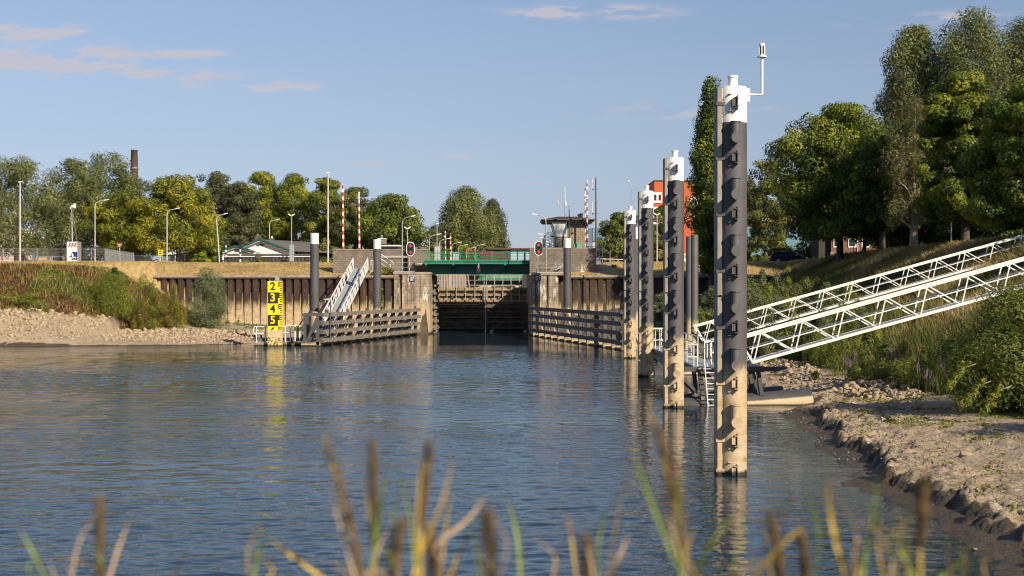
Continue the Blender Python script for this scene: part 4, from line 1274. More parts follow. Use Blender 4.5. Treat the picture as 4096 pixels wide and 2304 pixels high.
# roof: hipped shallow slab
x0_, x1_ = X(2163, Yt), X(2380, Yt)
ya_, yb_ = Yt - 1.1, Yt + 5.6
zr0, zr1, zr2 = Z(889, Yt - 1.1), Z(878, Yt - 1.1), Z(864, Yt)
vs = [(x0_ + .25, ya_ + .25, zr0), (x1_ - .3, ya_ + .25, zr0), (x1_ - .3, yb_ - .25, zr0), (x0_ + .25, yb_ - .25, zr0), (x0_, ya_, zr1), (x1_, ya_, zr1), (x1_, yb_, zr1), (x0_, yb_, zr1),
      (X(2236, Yt), Yt + 1.5, zr2), (X(2310, Yt), Yt + 1.5, zr2), (X(2310, Yt), Yt + 3.4, zr2), (X(2236, Yt), Yt + 3.4, zr2)]
MB().add(vs, [(3, 2, 1, 0), (0, 1, 5, 4), (1, 2, 6, 5), (2, 3, 7, 6), (3, 0, 4, 7), (4, 5, 9, 8), (5, 6, 10, 9), (6, 7, 11, 10), (7, 4, 8, 11), (8, 9, 10, 11)]).build('roof', MT['roof_dark'], t)
MB().box(x0_ - .02, x1_ + .02, ya_ - .03, ya_, zr1 - .05, zr1 + .08).build('roof_fascia', M('fascia_brown', (.10, .085, .075), .7), t)
MB().lathe([(.12, zr2 - .4), (.12, zr2 + .15), (.17, zr2 + .18), (.17, zr2 + .3)], X(2318, Yt), Yt + 2, 12).lathe([(.18, zr2 - .4), (.18, zr2 + .25), (.24, zr2 + .28), (.24, zr2 + .42)], X(2328, Yt), Yt + 2, 12).build('roof_vent', MT['black'], t)
MB().box(X(2294, Yt), X(2326, Yt), Yt - .12, Yt - .01, 8.0, Z(976, Yt)).build('service_door', M('service_door_green', (.10, .36, .24), .5), t)
MB().box(X(2227, Yt) - .05, X(2227, Yt) + .08, Yt - .15, Yt - .01, Z(982, Yt), Z(978, Yt)).build('wall_lamp', MT['white'], t)

# weather mast on the roof
t = empty('weather_mast', (X(2260, 172), 172.2, Z(880, 172)), 'thin white weather mast with wind vane arm on the tower roof', 'mast')
q = MB().tube([at(2260, 870, 172), at(2260, 800, 172)], .045, 6).tube([at(2260, 800, 172), at(2259, 749, 172)], .05, 6)
q.build('mast_tube', MT['white'], t)
q = MB().tube([at(2259, 845, 172), at(2240, 826, 172), at(2239, 812, 172), at(2233, 808, 172)], .035, 6).tube([at(2231, 815, 172), at(2231, 803, 172)], .09, 8)
q.bar(at(2229, 806, 172), at(2228, 798, 172), .03, .12).tube([at(2227, 815, 172), at(2235, 815, 172)], .05, 6)
q.build('wind_vane', MT['lamp_pole'], t)
t = empty('camera_pole', (X(2277, 168), 168, 8.0), 'grey camera pole with dome camera in front of the tower wall', 'camera pole')
MB().tube([at(2276, 1000, 168), at(2277, 940, 168), at(2277, 815, 168)], [.09, .08, .06], 8).build('pole', MT['galv'], t)
MB().tube([at(2277, 818, 168), at(2277, 808, 168), at(2273, 803, 168), at(2264, 803, 168)], .03, 6).box(X(2271, 168), X(2280, 168), 167.8, 168.1, Z(826, 168), Z(818, 168)).build('arm', MT['galv'], t)
MB().lathe([(.05, Z(805, 168)), (.09, Z(815, 168)), (.10, Z(825, 168)), (.03, Z(828, 168))][::-1], X(2263, 168), 168, 12).build('dome_camera', MT['white'], t, 40)
MB().bar(at(2262, 908, 167.8), at(2268, 914, 167.6), .14, .12).bar(at(2284, 908, 167.8), at(2291, 912, 167.6), .14, .12).build('floodlight', MT['white'], t)

# radio mast
t = empty('radio_mast', (X(2384, 168), 168, 7.0), 'tall dark radio mast with two white whip antennas right of the tower', 'mast')
MB().tube([at(2384, 1040, 168), at(2384, 860, 168), at(2383, 710, 168)], [.10, .09, .07], 8).build('mast_tube', MT['steel_dark'], t)
q = MB()
for v0, v1 in ((757, 712), (855, 808)):
    q.tube([at(2384, v0, 168), at(2370, v0, 168)], .04, 6)
    q.box(X(2369, 168), X(2372, 168), 167.9, 168.1, Z(v0 + 4, 168), Z(v0 - 3, 168))
q.build('antenna_arm', MT['steel_dark'], t)
for v0, v1 in ((757, 712), (853, 808)):
    MB().tube([at(2370, v0 - 3, 168), at(2370, v1, 168)], .032, 6).build('whip_antenna', MT['white'], t)

# ================================================================== BARRIER BOOMS
m, nt, b = base_mat('red_white_bands')
tcn = mk(nt, 'ShaderNodeNewGeometry')
zc = mk(nt, 'ShaderNodeSeparateXYZ', {0: tcn.outputs['Position']}).outputs[2]
fr = math_n(nt, 'FRACT', math_n(nt, 'DIVIDE', zc, .92))
c = mix_c(nt, math_n(nt, 'GREATER_THAN', fr, .5), (.80, .78, .76, 1), (.50, .060, .022, 1))
nt.links.new(c, b.inputs['Base Color']); b.inputs['Roughness'].default_value = .45
MT['red_white'] = m
for (u0, u1, vt, vb, Yk, lab) in ((1373, 1371, 735, 1001, 170, 'raised red and white barrier boom, the taller on the left bank'),
                                  (1437.5, 1436, 762, 1001, 176, 'raised red and white barrier boom nearer the left lock pier'),
                                  (2342, 2342, 752, 996, 174, 'shorter raised barrier boom beside the control tower'),
                                  (2348, 2348.5, 722, 996, 167.5, 'taller raised barrier boom beside the control tower'),
                                  (1782, 1781, 925, 1035, 250, 'distant raised barrier boom behind the bridge, left one'),
                                  (1803, 1802, 933, 1035, 252, 'distant raised barrier boom behind the bridge, right one')):
    p0, p1 = at(u0, vb + 6, Yk), at(u1, vt, Yk)
    t = empty('barrier_boom', p0, lab, 'barrier')
    MB().tube([p0, p1], [.13, .085], 10).build('boom', MT['red_white'], t, 40)
    MB().box(p1.x - .16, p1.x + .16, Yk - .12, Yk - .02, p1.z - .95, p1.z - .82).box(p1.x - .07, p1.x + .07, Yk - .13, Yk - .02, p1.z - 1.05, p1.z - .7).build('boom_lamp', MT['white'], t)
    MB().box(p0.x - .3, p0.x + .3, Yk - .3, Yk + .4, p0.z - 1.0, p0.z + .1).build('boom_housing', MT['galv'], t)

# ================================================================== STREET LAMPS


def lamp(u, vb, vt, Yk, arm, label, lean=0.0, dbl=False, head=None, r_=.085, group=None, name='street_lamp', grey=False):
    p0 = at(u, vb, Yk)
    g0 = float(ground(p0.x, Yk, False))
    p0.z = min(p0.z, max(g0, p0.z - 2)) if g0 < p0.z else p0.z
    top = at(u + lean, vt, Yk)
    t = empty(name, p0, label, 'street lamp', group)
    am = arm / F4 * Yk
    mt = MT['galv'] if grey else MT['lamp_pole']
    if arm:
        h_ = .55
        pts = [p0, p0 + (top - p0) * .45, Vector((top.x, Yk, top.z - h_ * 1.6)), Vector((top.x + am * .06, Yk, top.z - h_ * .9)), Vector((top.x + am * .25, Yk, top.z - h_ * .45)), Vector((top.x + am * .7, Yk, top.z - h_ * .22))]
        MB().tube(pts, [r_, r_ * .9, r_ * .75, r_ * .65, r_ * .55, r_ * .5], 8).build('pole', mt, t, 50)
        a = Vector((top.x + am * .66, Yk, top.z - h_ * .2)); b = Vector((top.x + am, Yk, top.z))
        MB().bar(a, b, .24, .11).build('lamp_head', MT['white'], t)
    else:
        MB().tube([p0, top], [r_, r_ * .7], 8).build('pole', mt, t, 50)
        if dbl:
            for s_ in (-1, 1):
                MB().bar(top + Vector((0, 0, -.1)), top + Vector((s_ * .38, 0, .12)), .2, .14).build('lamp_head', MT['white'], t)
        else:
            MB().bar(top + Vector((-.18, 0, .06)), top + Vector((.28, 0, .12)), .22, .12).build('lamp_head', MT['white'], t)
    return t


lamp(80, 1066, 730, 190, 0, 'tall straight lamp column at the left edge before the grey willow', r_=.12)
lamp(380, 1062, 798, 196, 55, 'curved street lamp right of the striped camera trailer')
lamp(668, 1056, 832, 182, 50, 'curved street lamp in front of the yellow tree')
lamp(878, 1051, 853, 176, 44, 'leaning curved street lamp left of the white bungalow', lean=-12)
lamp(1078, 1020, 876, 215, 40, 'curved street lamp behind the bungalow roof')
lamp(1166, 1046, 860, 174, 0, 'straight lamp post with control box in front of the bungalow', dbl=True, r_=.075, grey=True)
MB().box(X(1164, 174) - .15, X(1172, 174) + .15, 173.8, 174, Z(1046, 174), Z(979, 174)).build('pole_sleeve', MT['galv'], bpy.data.objects['street_lamp.005'])
MB().box(X(1170, 174), X(1178, 174), 173.7, 173.9, Z(1016, 174), Z(1004, 174)).build('control_box', MT['galv'], bpy.data.objects['street_lamp.005'])
lamp(1312, 1040, 694, 172, 0, 'tall plain lighting mast left of the red and white booms', r_=.11, lean=0)
lamp(1609, 1080, 862, 158.8, 53, 'curved lamp on the left lock pier beside the oval signal', grey=True, r_=.075)
lamp(1630, 1010, 912, 168, 0, 'thin post with twin floodlights behind the left lock signal', dbl=True, r_=.05)
lamp(2184, 1080, 855, 155.6, -54, 'curved lamp on the right lock pier beside the oval signal', grey=True, r_=.075)
lamp(1717, 1010, 935, 200, 48, 'first of the row of small curved lamps seen over the bridge, leftmost', r_=.07)
lamp(1748, 1010, 896, 240, 0, 'thin tall post rising behind the cabinet on the bridge', r_=.06)
lamp(1758, 1010, 952, 225, 47, 'small curved lamp over the bridge, arm reaching the distant booms', r_=.07)
lamp(1807, 1015, 968, 250, 40, 'small curved lamp over the bridge just right of the distant booms', r_=.07)
lamp(1833, 1018, 978, 275, 38, 'small curved lamp over the middle of the bridge', r_=.07)
lamp(1866, 1018, 988, 300, 38, 'lowest small curved lamp over the middle of the bridge', r_=.07)
lamp(1900, 1018, 978, 290, 34, 'small white-headed lamp over the right half of the bridge', r_=.07)
for k, (v, u1) in enumerate(((934, 2152), (949, 2162), (966, 2176), (977, 2180))):
    lamp(2206 - k * 1 + (12 if k > 1 else 0), 1000, v, 185 + 14 * k, -(2206 - u1), ['highest', 'second highest', 'third', 'lowest'][k] + ' of the four small lamps stacked left of the control tower', r_=.06)
lamp(2198, 1000, 893, 180, 0, 'grey post with navy sleeve left of the control tower', r_=.07, grey=True)
lamp(2526, 1060, 722, 150, -14, 'slim lamp rising above the farthest fendered pile', r_=.07, grey=True)
lamp(2628, 1046, 857, 176, 0, 'white-headed lamp post between the second and third mooring piles', dbl=True, r_=.08)
lamp(3805, 1002, 836, 122, -10, 'lamp post on the right dike in front of the dark trees', r_=.065)
lamp(3413, 1034, 912, 150, 0, 'thin post among the tree trunks before the brick house', r_=.04)

# ================================================================== BLACK AND WHITE SIGNAL POSTS by the bungalow
m, nt, b = base_mat('black_white_bands')
zc = mk(nt, 'ShaderNodeSeparateXYZ', {0: mk(nt, 'ShaderNodeNewGeometry').outputs['Position']}).outputs[2]
fr = math_n(nt, 'FRACT', math_n(nt, 'DIVIDE', zc, .62))
nt.links.new(mix_c(nt, math_n(nt, 'GREATER_THAN', fr, .5), (.02, .02, .022, 1), (.78, .77, .75, 1)), b.inputs['Base Color'])
MT['bw'] = m
for (u, vb, vt, Yk, lab) in ((904, 1048, 957, 178, 'black and white banded road signal post at the left corner of the bungalow fence'), (961, 1053, 969, 175, 'black and white banded road signal post in front of the bungalow gable'), (2657, 1046, 975, 177, 'banded signal post beside the white-headed lamp between the piles')):
    p0 = at(u, vb + 2, Yk)
    t = empty('signal_post', p0, lab, 'traffic signal')
    MB().tube([p0, at(u, vt + 14, Yk)], .11, 8).build('post', MT['bw'], t, 50)
    pt = at(u, vt, Yk)
    MB().box(pt.x - .19, pt.x + .19, Yk - .15, Yk + .15, pt.z - .75, pt.z + .1).box(pt.x - .12, pt.x + .12, Yk - .3, Yk - .15, pt.z - .1, pt.z).build('signal_head', MT['black'], t)

# ================================================================== BUNGALOW
Yk = 186.0
t = empty('bungalow', (X(1060, Yk), Yk + 6, 8.2), 'white rendered bungalow with green-edged gables and grey roof behind the dry dike', 'house')
def P2(u, v, Y=Yk): return (X(u, Y), Z(v, Y))
MB().prism([P2(1000, 1040), P2(1160, 1040), P2(1165, 1014), P2(1036, 966), P2(985, 990), P2(985, 1015), P2(1000, 1020)], Yk, Yk + .3).prism([P2(898, 1040), P2(985, 1040), P2(985, 1013), P2(940, 993), P2(900, 1010)], Yk - 1.5, Yk - 1.2).box(X(900, Yk), X(1230, Yk), Yk + .3, Yk + 12, 8, Z(1016, Yk)).build('wall', MT['white'], t)
MB().box(X(898, Yk), X(985, Yk), Yk - 1.2, Yk - .002, 8, Z(1014, Yk)).build('porch_wall', MT['white'], t)
q = MB()
e1, r1, e2 = at(966, 987, Yk - .6), at(1038, 957, Yk - .6), at(1163, 1004, Yk - .6)
back = Vector((5.5, 12, 0))
q.add([tuple(e1), tuple(r1), tuple(r1 + back), tuple(e1 + back), tuple(e2), tuple(e2 + Vector((9.5, 12, -.35)))], [(0, 1, 2, 3), (1, 4, 5, 2)])
f1, g1, f2 = at(888, 1005, Yk - 2), at(942, 984, Yk - 2), at(998, 1004, Yk - 2)
bk = Vector((1.0, 4, 0))
q.add([tuple(f1), tuple(g1), tuple(g1 + bk), tuple(f1 + bk), tuple(f2), tuple(f2 + bk)], [(0, 1, 2, 3), (1, 4, 5, 2)])
q.build('roof', MT['roof_grey'], t)
q = MB()
up = Vector((0, 0, .02))
for a, b in ((e1, r1), (r1, e2), (f1, g1), (g1, f2)): q.bar(a + up + Vector((0, -.06, 0)), b + up + Vector((0, -.06, 0)), .06, .24)
q.build('bargeboard', M('bargeboard_green', (.012, .085, .072), .45), t)
q = MB()
dn = Vector((0, 0, -.22))
for a, b in ((e1, r1), (r1, e2), (f1, g1), (g1, f2)): q.bar(a + dn + Vector((0, .3, 0)), b + dn + Vector((0, .3, 0)), .55, .06)
q.build('soffit', M('soffit_cream', (.58, .52, .44), .7), t)
for u, v0, hh in ((1012, 967, 1), (1071, 967, .8)):
    x_c = X(u, Yk); zb = Z(975, Yk)
    MB().box(x_c - .28, x_c + .28, Yk + 3, Yk + 3.5, zb - .5, Z(946 if u < 1050 else 955, Yk)).box(x_c - .34, x_c + .34, Yk + 2.95, Yk + 3.55, Z(946 if u < 1050 else 955, Yk), Z(941 if u < 1050 else 951, Yk)).build('chimney', MT['roof_grey'], t)
    MB().lathe([(.12, Z(942 if u < 1050 else 951, Yk)), (.16, Z(938 if u < 1050 else 946, Yk)), (.06, Z(932 if u < 1050 else 941, Yk))], x_c, Yk + 3.2, 10).build('chimney_pot', M('terracotta_pot', (.35, .14, .07), .7) if u < 1050 else MT['white'], t)
for u, v in ((1082, 962), (1115, 967), (985, 992)):
    MB().lathe([(.07, Z(v + 10, Yk)), (.07, Z(v + 2, Yk)), (.12, Z(v + 1, Yk)), (.05, Z(v - 1, Yk))], X(u, Yk), Yk + 1.6, 8).build('roof_vent', MT['galv'], t)
MT['butterfly'] = M('butterfly_teal', (.010, .055, .07), .5)
q = MB()
for (u, v, s_) in ((1031, 981, .85), (1047, 978, 1.3)):
    x_c, z_c = X(u, Yk), Z(v, Yk)
    q.prism([(x_c, z_c), (x_c + .10 * s_, z_c + .26 * s_), (x_c + .05 * s_, z_c - .05 * s_)], Yk - .05, Yk - .02)
    q.prism([(x_c, z_c), (x_c - .12 * s_, z_c + .15 * s_), (x_c - .22 * s_, z_c + .08 * s_), (x_c - .16 * s_, z_c - .1 * s_), (x_c, z_c - .12 * s_)], Yk - .06, Yk - .03)
    q.prism([(x_c + .02, z_c), (x_c + .25 * s_, z_c + .02 * s_), (x_c + .18 * s_, z_c - .16 * s_), (x_c, z_c - .16 * s_)], Yk - .07, Yk - .04)
q.build('wall_butterflies', MT['butterfly'], t)
q = MB(); x_c, z_c = X(944, Yk - 1.5), Z(1006, Yk - 1.5)
q.box(x_c - .02, x_c + .02, Yk - 1.55, Yk - 1.51, z_c - .22, z_c + .1)
for k in range(7): q.bar((x_c, Yk - 1.53, z_c), (x_c + .22 * math.cos(k * .5 + .05), Yk - 1.53, z_c + .25 * math.sin(k * .5 + .05)), .02, .02)
q.build('wall_tree_ornament', MT['black'], t)
MB().box(X(1029, Yk), X(1050, Yk), Yk - .4, Yk - .05, Z(1019, Yk), Z(1007, Yk)).build('air_conditioner', M('aircon_cream', (.62, .58, .5), .5), t)
MB().tube([(X(1036, Yk), Yk - .41, Z(1013, Yk)), (X(1036, Yk), Yk - .44, Z(1013, Yk))], .17, 16).build('fan_grille', MT['galv'], t)
# plank fence with tiled canopy in front
Yf = 181.0
t = empty('plank_fence', (X(1060, Yf), Yf, 8.2), 'dark plank fence under a tiled canopy in front of the bungalow', 'fence')
q = MB(); x = X(896, Yf); xe = X(1245, Yf)
while x < xe:
    q.box(x, x + .16, Yf + random.uniform(0, .03), Yf + .06, 8.0, Z(1027, Yf)); x += .175
q.build('planks', MT['wood_dark'], t)
MB().box(X(894, Yf), xe, Yf - .25, Yf - .05, Z(1028, Yf), Z(1022, Yf)).build('white_beam', MT['white'], t)
a0, a1 = at(894, 1022, Yf - .35), at(1245, 1022, Yf - .35)
MB().add([tuple(a0), tuple(a1), tuple(a1 + Vector((0, 1.6, .22))), tuple(a0 + Vector((0, 1.6, .22)))], [(0, 1, 2, 3)]).build('canopy', MT['roof_grey'], t)
q = MB(); x = X(900, Yf)
while x < xe:
    q.bar((x, Yf - .35, Z(1021, Yf)), (x, Yf + 1.2, Z(1021, Yf) + .22), .1, .07); x += .42
q.build('canopy_ridges', MT['roof_grey'], t)
# pump house behind the left abutment
Yk = 172.0
t = empty('service_building', (X(1580, Yk), Yk + 2, 8.2), 'low flat-roofed service building with brick chimney behind the left abutment', 'building')
MB().box(X(1520, Yk), X(1592, Yk), Yk + .5, Yk + 4, 8, Z(985, Yk)).build('wall', MT['concrete'], t)
MB().box(X(1526, Yk), X(1590, Yk), Yk + .45, Yk + .5, Z(998, Yk), Z(988, Yk)).build('window', MT['dark_glass'], t)
MB().box(X(1500, Yk), X(1608, Yk), Yk - .1, Yk + 4.5, Z(985, Yk), Z(981, Yk)).build('roof_edge', MT['white'], t)
MB().prism([(X(1500, Yk), Z(981, Yk)), (X(1615, Yk), Z(981, Yk)), (X(1595, Yk), Z(976, Yk)), (X(1510, Yk), Z(976, Yk))], Yk, Yk + 4).build('roof', MT['roof_dark'], t)
MB().box(X(1516, Yk), X(1541, Yk), Yk + 1, Yk + 1.9, Z(980, Yk), Z(955, Yk)).build('chimney', MT['brick_tower'], t)
MB().box(X(1506, Yk), X(1542, Yk), Yk + .9, Yk + 2, Z(956, Yk), Z(952, Yk)).build('chimney_cap', MT['white'], t)
MB().lathe([(.11, Z(953, Yk)), (.11, Z(944, Yk)), (.2, Z(942, Yk)), (.04, Z(938, Yk))], X(1523, Yk), Yk + 1.4, 10).build('flue', MT['galv'], t)
# cabinets on the bridge road
for (u0, u1, v0, v1, lab) in ((1738, 1761, 985, 1040, 'grey control cabinet standing behind the bridge railing, left'), (1812, 1831, 1012, 1040, 'lower grey control cabinet behind the bridge railing')):
    Yk = 174
    t = empty('control_cabinet', (X((u0 + u1) / 2, Yk), Yk, 8.2), lab, 'cabinet')
    MB().box(X(u0, Yk), X(u1, Yk), Yk, Yk + .7, 8.25, Z(v0, Yk)).build('cabinet_body', M('cabinet_grey', (.42, .43, .44), .5, var=.08), t)
    MB().box(X(u0, Yk) - .04, X(u1, Yk) + .04, Yk - .04, Yk + .74, Z(v0, Yk), Z(v0, Yk) + .06).build('cabinet_lid', MT['galv'], t)
    MB().box(X((u0 + u1) / 2, Yk) - .01, X((u0 + u1) / 2, Yk) + .01, Yk - .01, Yk, 8.4, Z(v0, Yk) - .1).build('door_seam', MT['black'], t)

# ================================================================== FARTHER BUILDINGS
def corr(name, col, sc_=3.0, amt=.25):
    m, nt, b = base_mat(name)
    s = mk(nt, 'ShaderNodeSeparateXYZ', {0: pos(nt)})
    hx = math_n(nt, 'ADD', s.outputs[0], math_n(nt, 'MULTIPLY', s.outputs[1], .7))
    wv = math_n(nt, 'SINE', math_n(nt, 'MULTIPLY', hx, 2 * math.pi * sc_))
    nt.links.new(mix_c(nt, math_n(nt, 'MULTIPLY_ADD', wv, amt * .5, amt * .5), tuple(col) + (1,), tuple(x * .6 for x in col) + (1,)), b.inputs['Base Color'])
    b.inputs['Roughness'].default_value = .5
    return m


Yk = 232
t = empty('blue_warehouse', (X(2400, Yk), Yk + 15, 8.3), 'blue-grey profiled metal warehouse behind the control tower', 'warehouse')
MB().prism([(X(2186, Yk), 8), (X(2600, Yk), 8), (X(2600, Yk), Z(903, Yk)), (X(2350, Yk), Z(913, Yk)), (X(2186, Yk), Z(928, Yk))], Yk, Yk + 30).build('wall', corr('blue_cladding', (.10, .175, .27), 1.2), t)
MB().box(X(2412, Yk), X(2438, Yk), Yk + 3, Yk + 6, Z(912, Yk), Z(903, Yk)).build('roof_unit', MT['galv'], t)
q = MB()
for u in (2372, 2452): q.box(X(u, Yk), X(u, Yk) + .12, Yk - .1, Yk, 8.3, Z(908, Yk))
q.build('downpipe', MT['galv'], t)
Yk = 265
t = empty('apartment_block', (X(2720, Yk), Yk + 8, 8.3), 'orange-red rendered apartment block behind the mooring piles', 'apartment building')
MB().box(X(2617, Yk), X(2836, Yk), Yk, Yk + 16, 8, Z(724, Yk)).build('wall', MT['orange_wall'], t)
MB().box(X(2615, Yk), X(2838, Yk), Yk - .15, Yk + 16, Z(724, Yk), Z(721, Yk)).build('roof_edge', MT['roof_dark'], t)
for (u0, u1, v0, v1) in ((2612, 2648, 769, 812), (2612, 2648, 828, 872), (2612, 2648, 888, 930), (2690, 2722, 790, 830), (2824, 2835, 972, 994), (2791, 2797, 983, 993), (2690, 2722, 850, 890), (2760, 2790, 790, 830)):
    small = (u1 - u0) < 15
    w_ = MB().box(X(u0, Yk), X(u1, Yk), Yk - .14, Yk - .01, Z(v1, Yk), Z(v0, Yk)).build('window', MT['black'] if small else MT['white'], t)
    q = MB(); wd = (u1 - u0)
    k = 1 if small else 2
    for j in range(k):
        a_ = u0 + wd * (.12 + j * .5); q.box(X(a_, Yk), X(a_ + wd * (.7 if small else .26), Yk), Yk - .17, Yk - .15, Z(v1 - 8 * (not small) - 2, Yk), Z(v0 + 8 * (not small) + 2, Yk))
    q.build('pane', MT['dark_glass'] if not small else MT['sky_glass'], w_)
t = empty('office_block', (X(2880, 262), 268, 8.3), 'dark blue-grey clad block beside the orange apartment block', 'building')
MB().box(X(2838, 262), X(2935, 262), 262, 275, 8, Z(955, 262)).build('wall', corr('slate_cladding', (.065, .095, .135), .6), t)
MB().box(X(2837, 262), X(2936, 262), 261.9, 275, Z(955, 262), Z(952, 262)).build('roof_edge', MT['roof_dark'], t)
Yk = 240
t = empty('lease_shop', (X(2860, Yk), Yk + 5, 8.3), 'low pale slatted building lettered LEASE in front of the orange block', 'building')
MB().box(X(2660, Yk), X(2960, Yk), Yk, Yk + 12, 8, Z(1014, Yk)).box(X(2660, Yk), X(2960, Yk), Yk - .02, Yk + 12, Z(1019, Yk), Z(1016, Yk)).build('wall', M('shop_metal', (.55, .53, .50), .5, var=.05), t)
q = MB()
for v in (1023, 1027, 1031): q.box(X(2660, Yk), X(2960, Yk), Yk - .03, Yk, Z(v, Yk) - .03, Z(v, Yk) + .03)
q.build('slat_line', MT['roof_dark'], t)
text('LEASE', 1.25, (X(2853, Yk), Yk - .06, Z(1041, Yk)), MT['black'], t, 'lettering', .01, sx=1.5)
MB().tube([at(2853, 1018, Yk + 2), at(2853, 994, Yk + 2)], .1, 8).build('flue', MT['galv'], t)
MB().box(X(2780, Yk), X(2960, Yk), Yk + .5, Yk + .6, Z(1017, Yk), Z(1014, Yk)).build('parapet_rail', MT['white'], t)
Yk = 262
t = empty('teal_office', (X(3100, Yk), Yk + 5, 8.3), 'teal-glazed office with red brick top behind the right roadside trees', 'office building')
MB().box(X(2960, Yk), X(3330, Yk), Yk, Yk + 10, 8, Z(905, Yk)).build('glazed_wall', corr('teal_glass', (.13, .27, .31), .35, .5), t)
MB().box(X(2960, Yk), X(3250, Yk), Yk - .1, Yk + 10, Z(905, Yk), Z(840, Yk)).build('brick_top', MT['orange_wall'], t)
Yk = 186
t = empty('brick_house', (X(3440, Yk), Yk + 5, 8.4), 'brown brick house with white sash windows behind the right tree trunks', 'house')
MT['house_brick'] = brick_mat('house_brick', (.20, .088, .05), (.15, .066, .04), (.22, .17, .13), .22, .07, msize=.008, var=.2)
MB().box(X(3325, Yk), X(3620, Yk), Yk, Yk + 9, 8.4, Z(905, Yk)).build('wall', MT['house_brick'], t)
MB().box(X(3322, Yk), X(3620, Yk), Yk - .06, Yk, 8.4, Z(1010, Yk)).build('plinth', MT['concrete'], t)
MB().box(X(3280, Yk), X(3325, Yk), Yk + .8, Yk + 6, 8.4, Z(910, Yk)).build('side_wing', MT['roof_dark'], t)
q = MB().add([(X(3270, Yk), Yk - .6, Z(906, Yk)), (X(3640, Yk), Yk - .6, Z(906, Yk)), (X(3640, Yk), Yk + 4.5, Z(810, Yk)), (X(3320, Yk), Yk + 4.5, Z(810, Yk)), (X(3640, Yk), Yk + 9.6, Z(906, Yk)), (X(3270, Yk), Yk + 9.6, Z(906, Yk))], [(0, 1, 2, 3), (3, 2, 4, 5), (0, 3, 5)])
q.build('roof', MT['roof_grey'], t)
for u0 in (3333, 3392, 3446, 3510, 3560):
    w_ = MB().box(X(u0, Yk), X(u0 + 33, Yk), Yk - .12, Yk - .01, Z(990, Yk), Z(932, Yk)).build('window', MT['white'], t)
    MB().box(X(u0 + 4, Yk), X(u0 + 29, Yk), Yk - .15, Yk - .125, Z(985, Yk), Z(957, Yk)).box(X(u0 + 4, Yk), X(u0 + 29, Yk), Yk - .15, Yk - .125, Z(953, Yk), Z(936, Yk)).build('pane', MT['dark_glass'], w_)
MB().box(X(3428, Yk), X(3432, Yk), Yk - .16, Yk - .04, 8.6, Z(910, Yk)).build('downpipe', M('downpipe_beige', (.5, .42, .34), .6), t)
# brown shed behind the bridge
Yk = 300
t = empty('brown_shed', (X(2030, Yk), Yk + 5, 8.3), 'long dark brown building with pale glazed end, low behind the bridge', 'building')
MB().prism([(X(1925, Yk), 8), (X(2040, Yk), 8), (X(2040, Yk), Z(998, Yk)), (X(1960, Yk), Z(993, Yk)), (X(1925, Yk), Z(1000, Yk))], Yk, Yk + 10).build('wall', M('shed_brown', (.085, .038, .028), .7), t)
MB().box(X(1950, Yk), X(2200, Yk), Yk - .5, Yk + 10, Z(998, Yk), Z(992, Yk)).build('roof', M('shed_roof_brown', (.11, .055, .042), .7), t)
MB().box(X(2040, Yk), X(2200, Yk), Yk + .2, Yk + 10, 8, Z(1000, Yk)).build('glazed_front', M('pale_blue_glass', (.40, .52, .62), .2, var=.05), t)
q = MB()
for u in range(2040, 2200, 30): q.box(X(u, Yk), X(u, Yk) + .15, Yk, Yk + .19, 8, Z(1000, Yk))
q.build('mullion', MT['roof_dark'], t)
# left white factory
Yk = 236
t = empty('white_factory', (X(30, Yk), Yk + 10, 8.2), 'white panelled factory with an orange stripe and rooftop masts at the left edge', 'factory')
MB().box(X(-300, Yk), X(122, Yk), Yk, Yk + 25, 8, Z(940, Yk)).build('wall', brick_mat('white_panel', (.62, .60, .57), (.60, .58, .55), (.48, .46, .44), 1.2, .9, msize=.03, var=.06, bump=.05), t)
MB().box(X(-300, Yk), X(122, Yk), Yk - .05, Yk - .003, Z(993, Yk), Z(986, Yk)).build('orange_stripe', M('stripe_orange', (.62, .30, .10), .6), t)
MB().box(X(122, Yk), X(141, Yk), Yk + .6, Yk + 25, 8, Z(950, Yk)).build('grey_corner', M('corner_grey', (.22, .25, .27), .5), t)
MB().box(X(0, Yk), X(43, Yk), Yk + 6, Yk + 12, Z(940, Yk), Z(907, Yk)).build('roof_tower', MT['white'], t)
MB().box(X(17, Yk), X(72, Yk), Yk + 2, Yk + 8, Z(938, Yk), Z(929, Yk)).build('roof_canopy', M('canopy_orange', (.48, .13, .06), .6), t)
q = MB()
for u, v in ((2, 874), (7, 890), (12, 889), (16, 892), (23, 885), (31, 891)): q.tube([at(u, 908, Yk + 8), at(u, v, Yk + 8)], .1, 6)
q.build('roof_antenna', MT['lamp_pole'], t)
# grey low sheds behind trees, left
Yk = 224
t = empty('grey_shed', (X(720, Yk), Yk + 5, 8.2), 'low grey shed with white roof edge behind the yellow tree trunks', 'shed')
MB().box(X(640, Yk), X(900, Yk), Yk, Yk + 8, 8, Z(1018, Yk)).build('wall', M('shed_bluegrey', (.17, .19, .23), .6), t)
MB().box(X(640, Yk), X(900, Yk), Yk - .4, Yk + 8.2, Z(1018, Yk), Z(1011, Yk)).build('roof_edge', MT['white'], t)
q = MB()
for u in (700, 738, 790, 850): q.box(X(u, Yk), X(u, Yk) + .15, Yk - .12, Yk - .01, 8, Z(1018, Yk))
q.build('post', MT['white'], t)
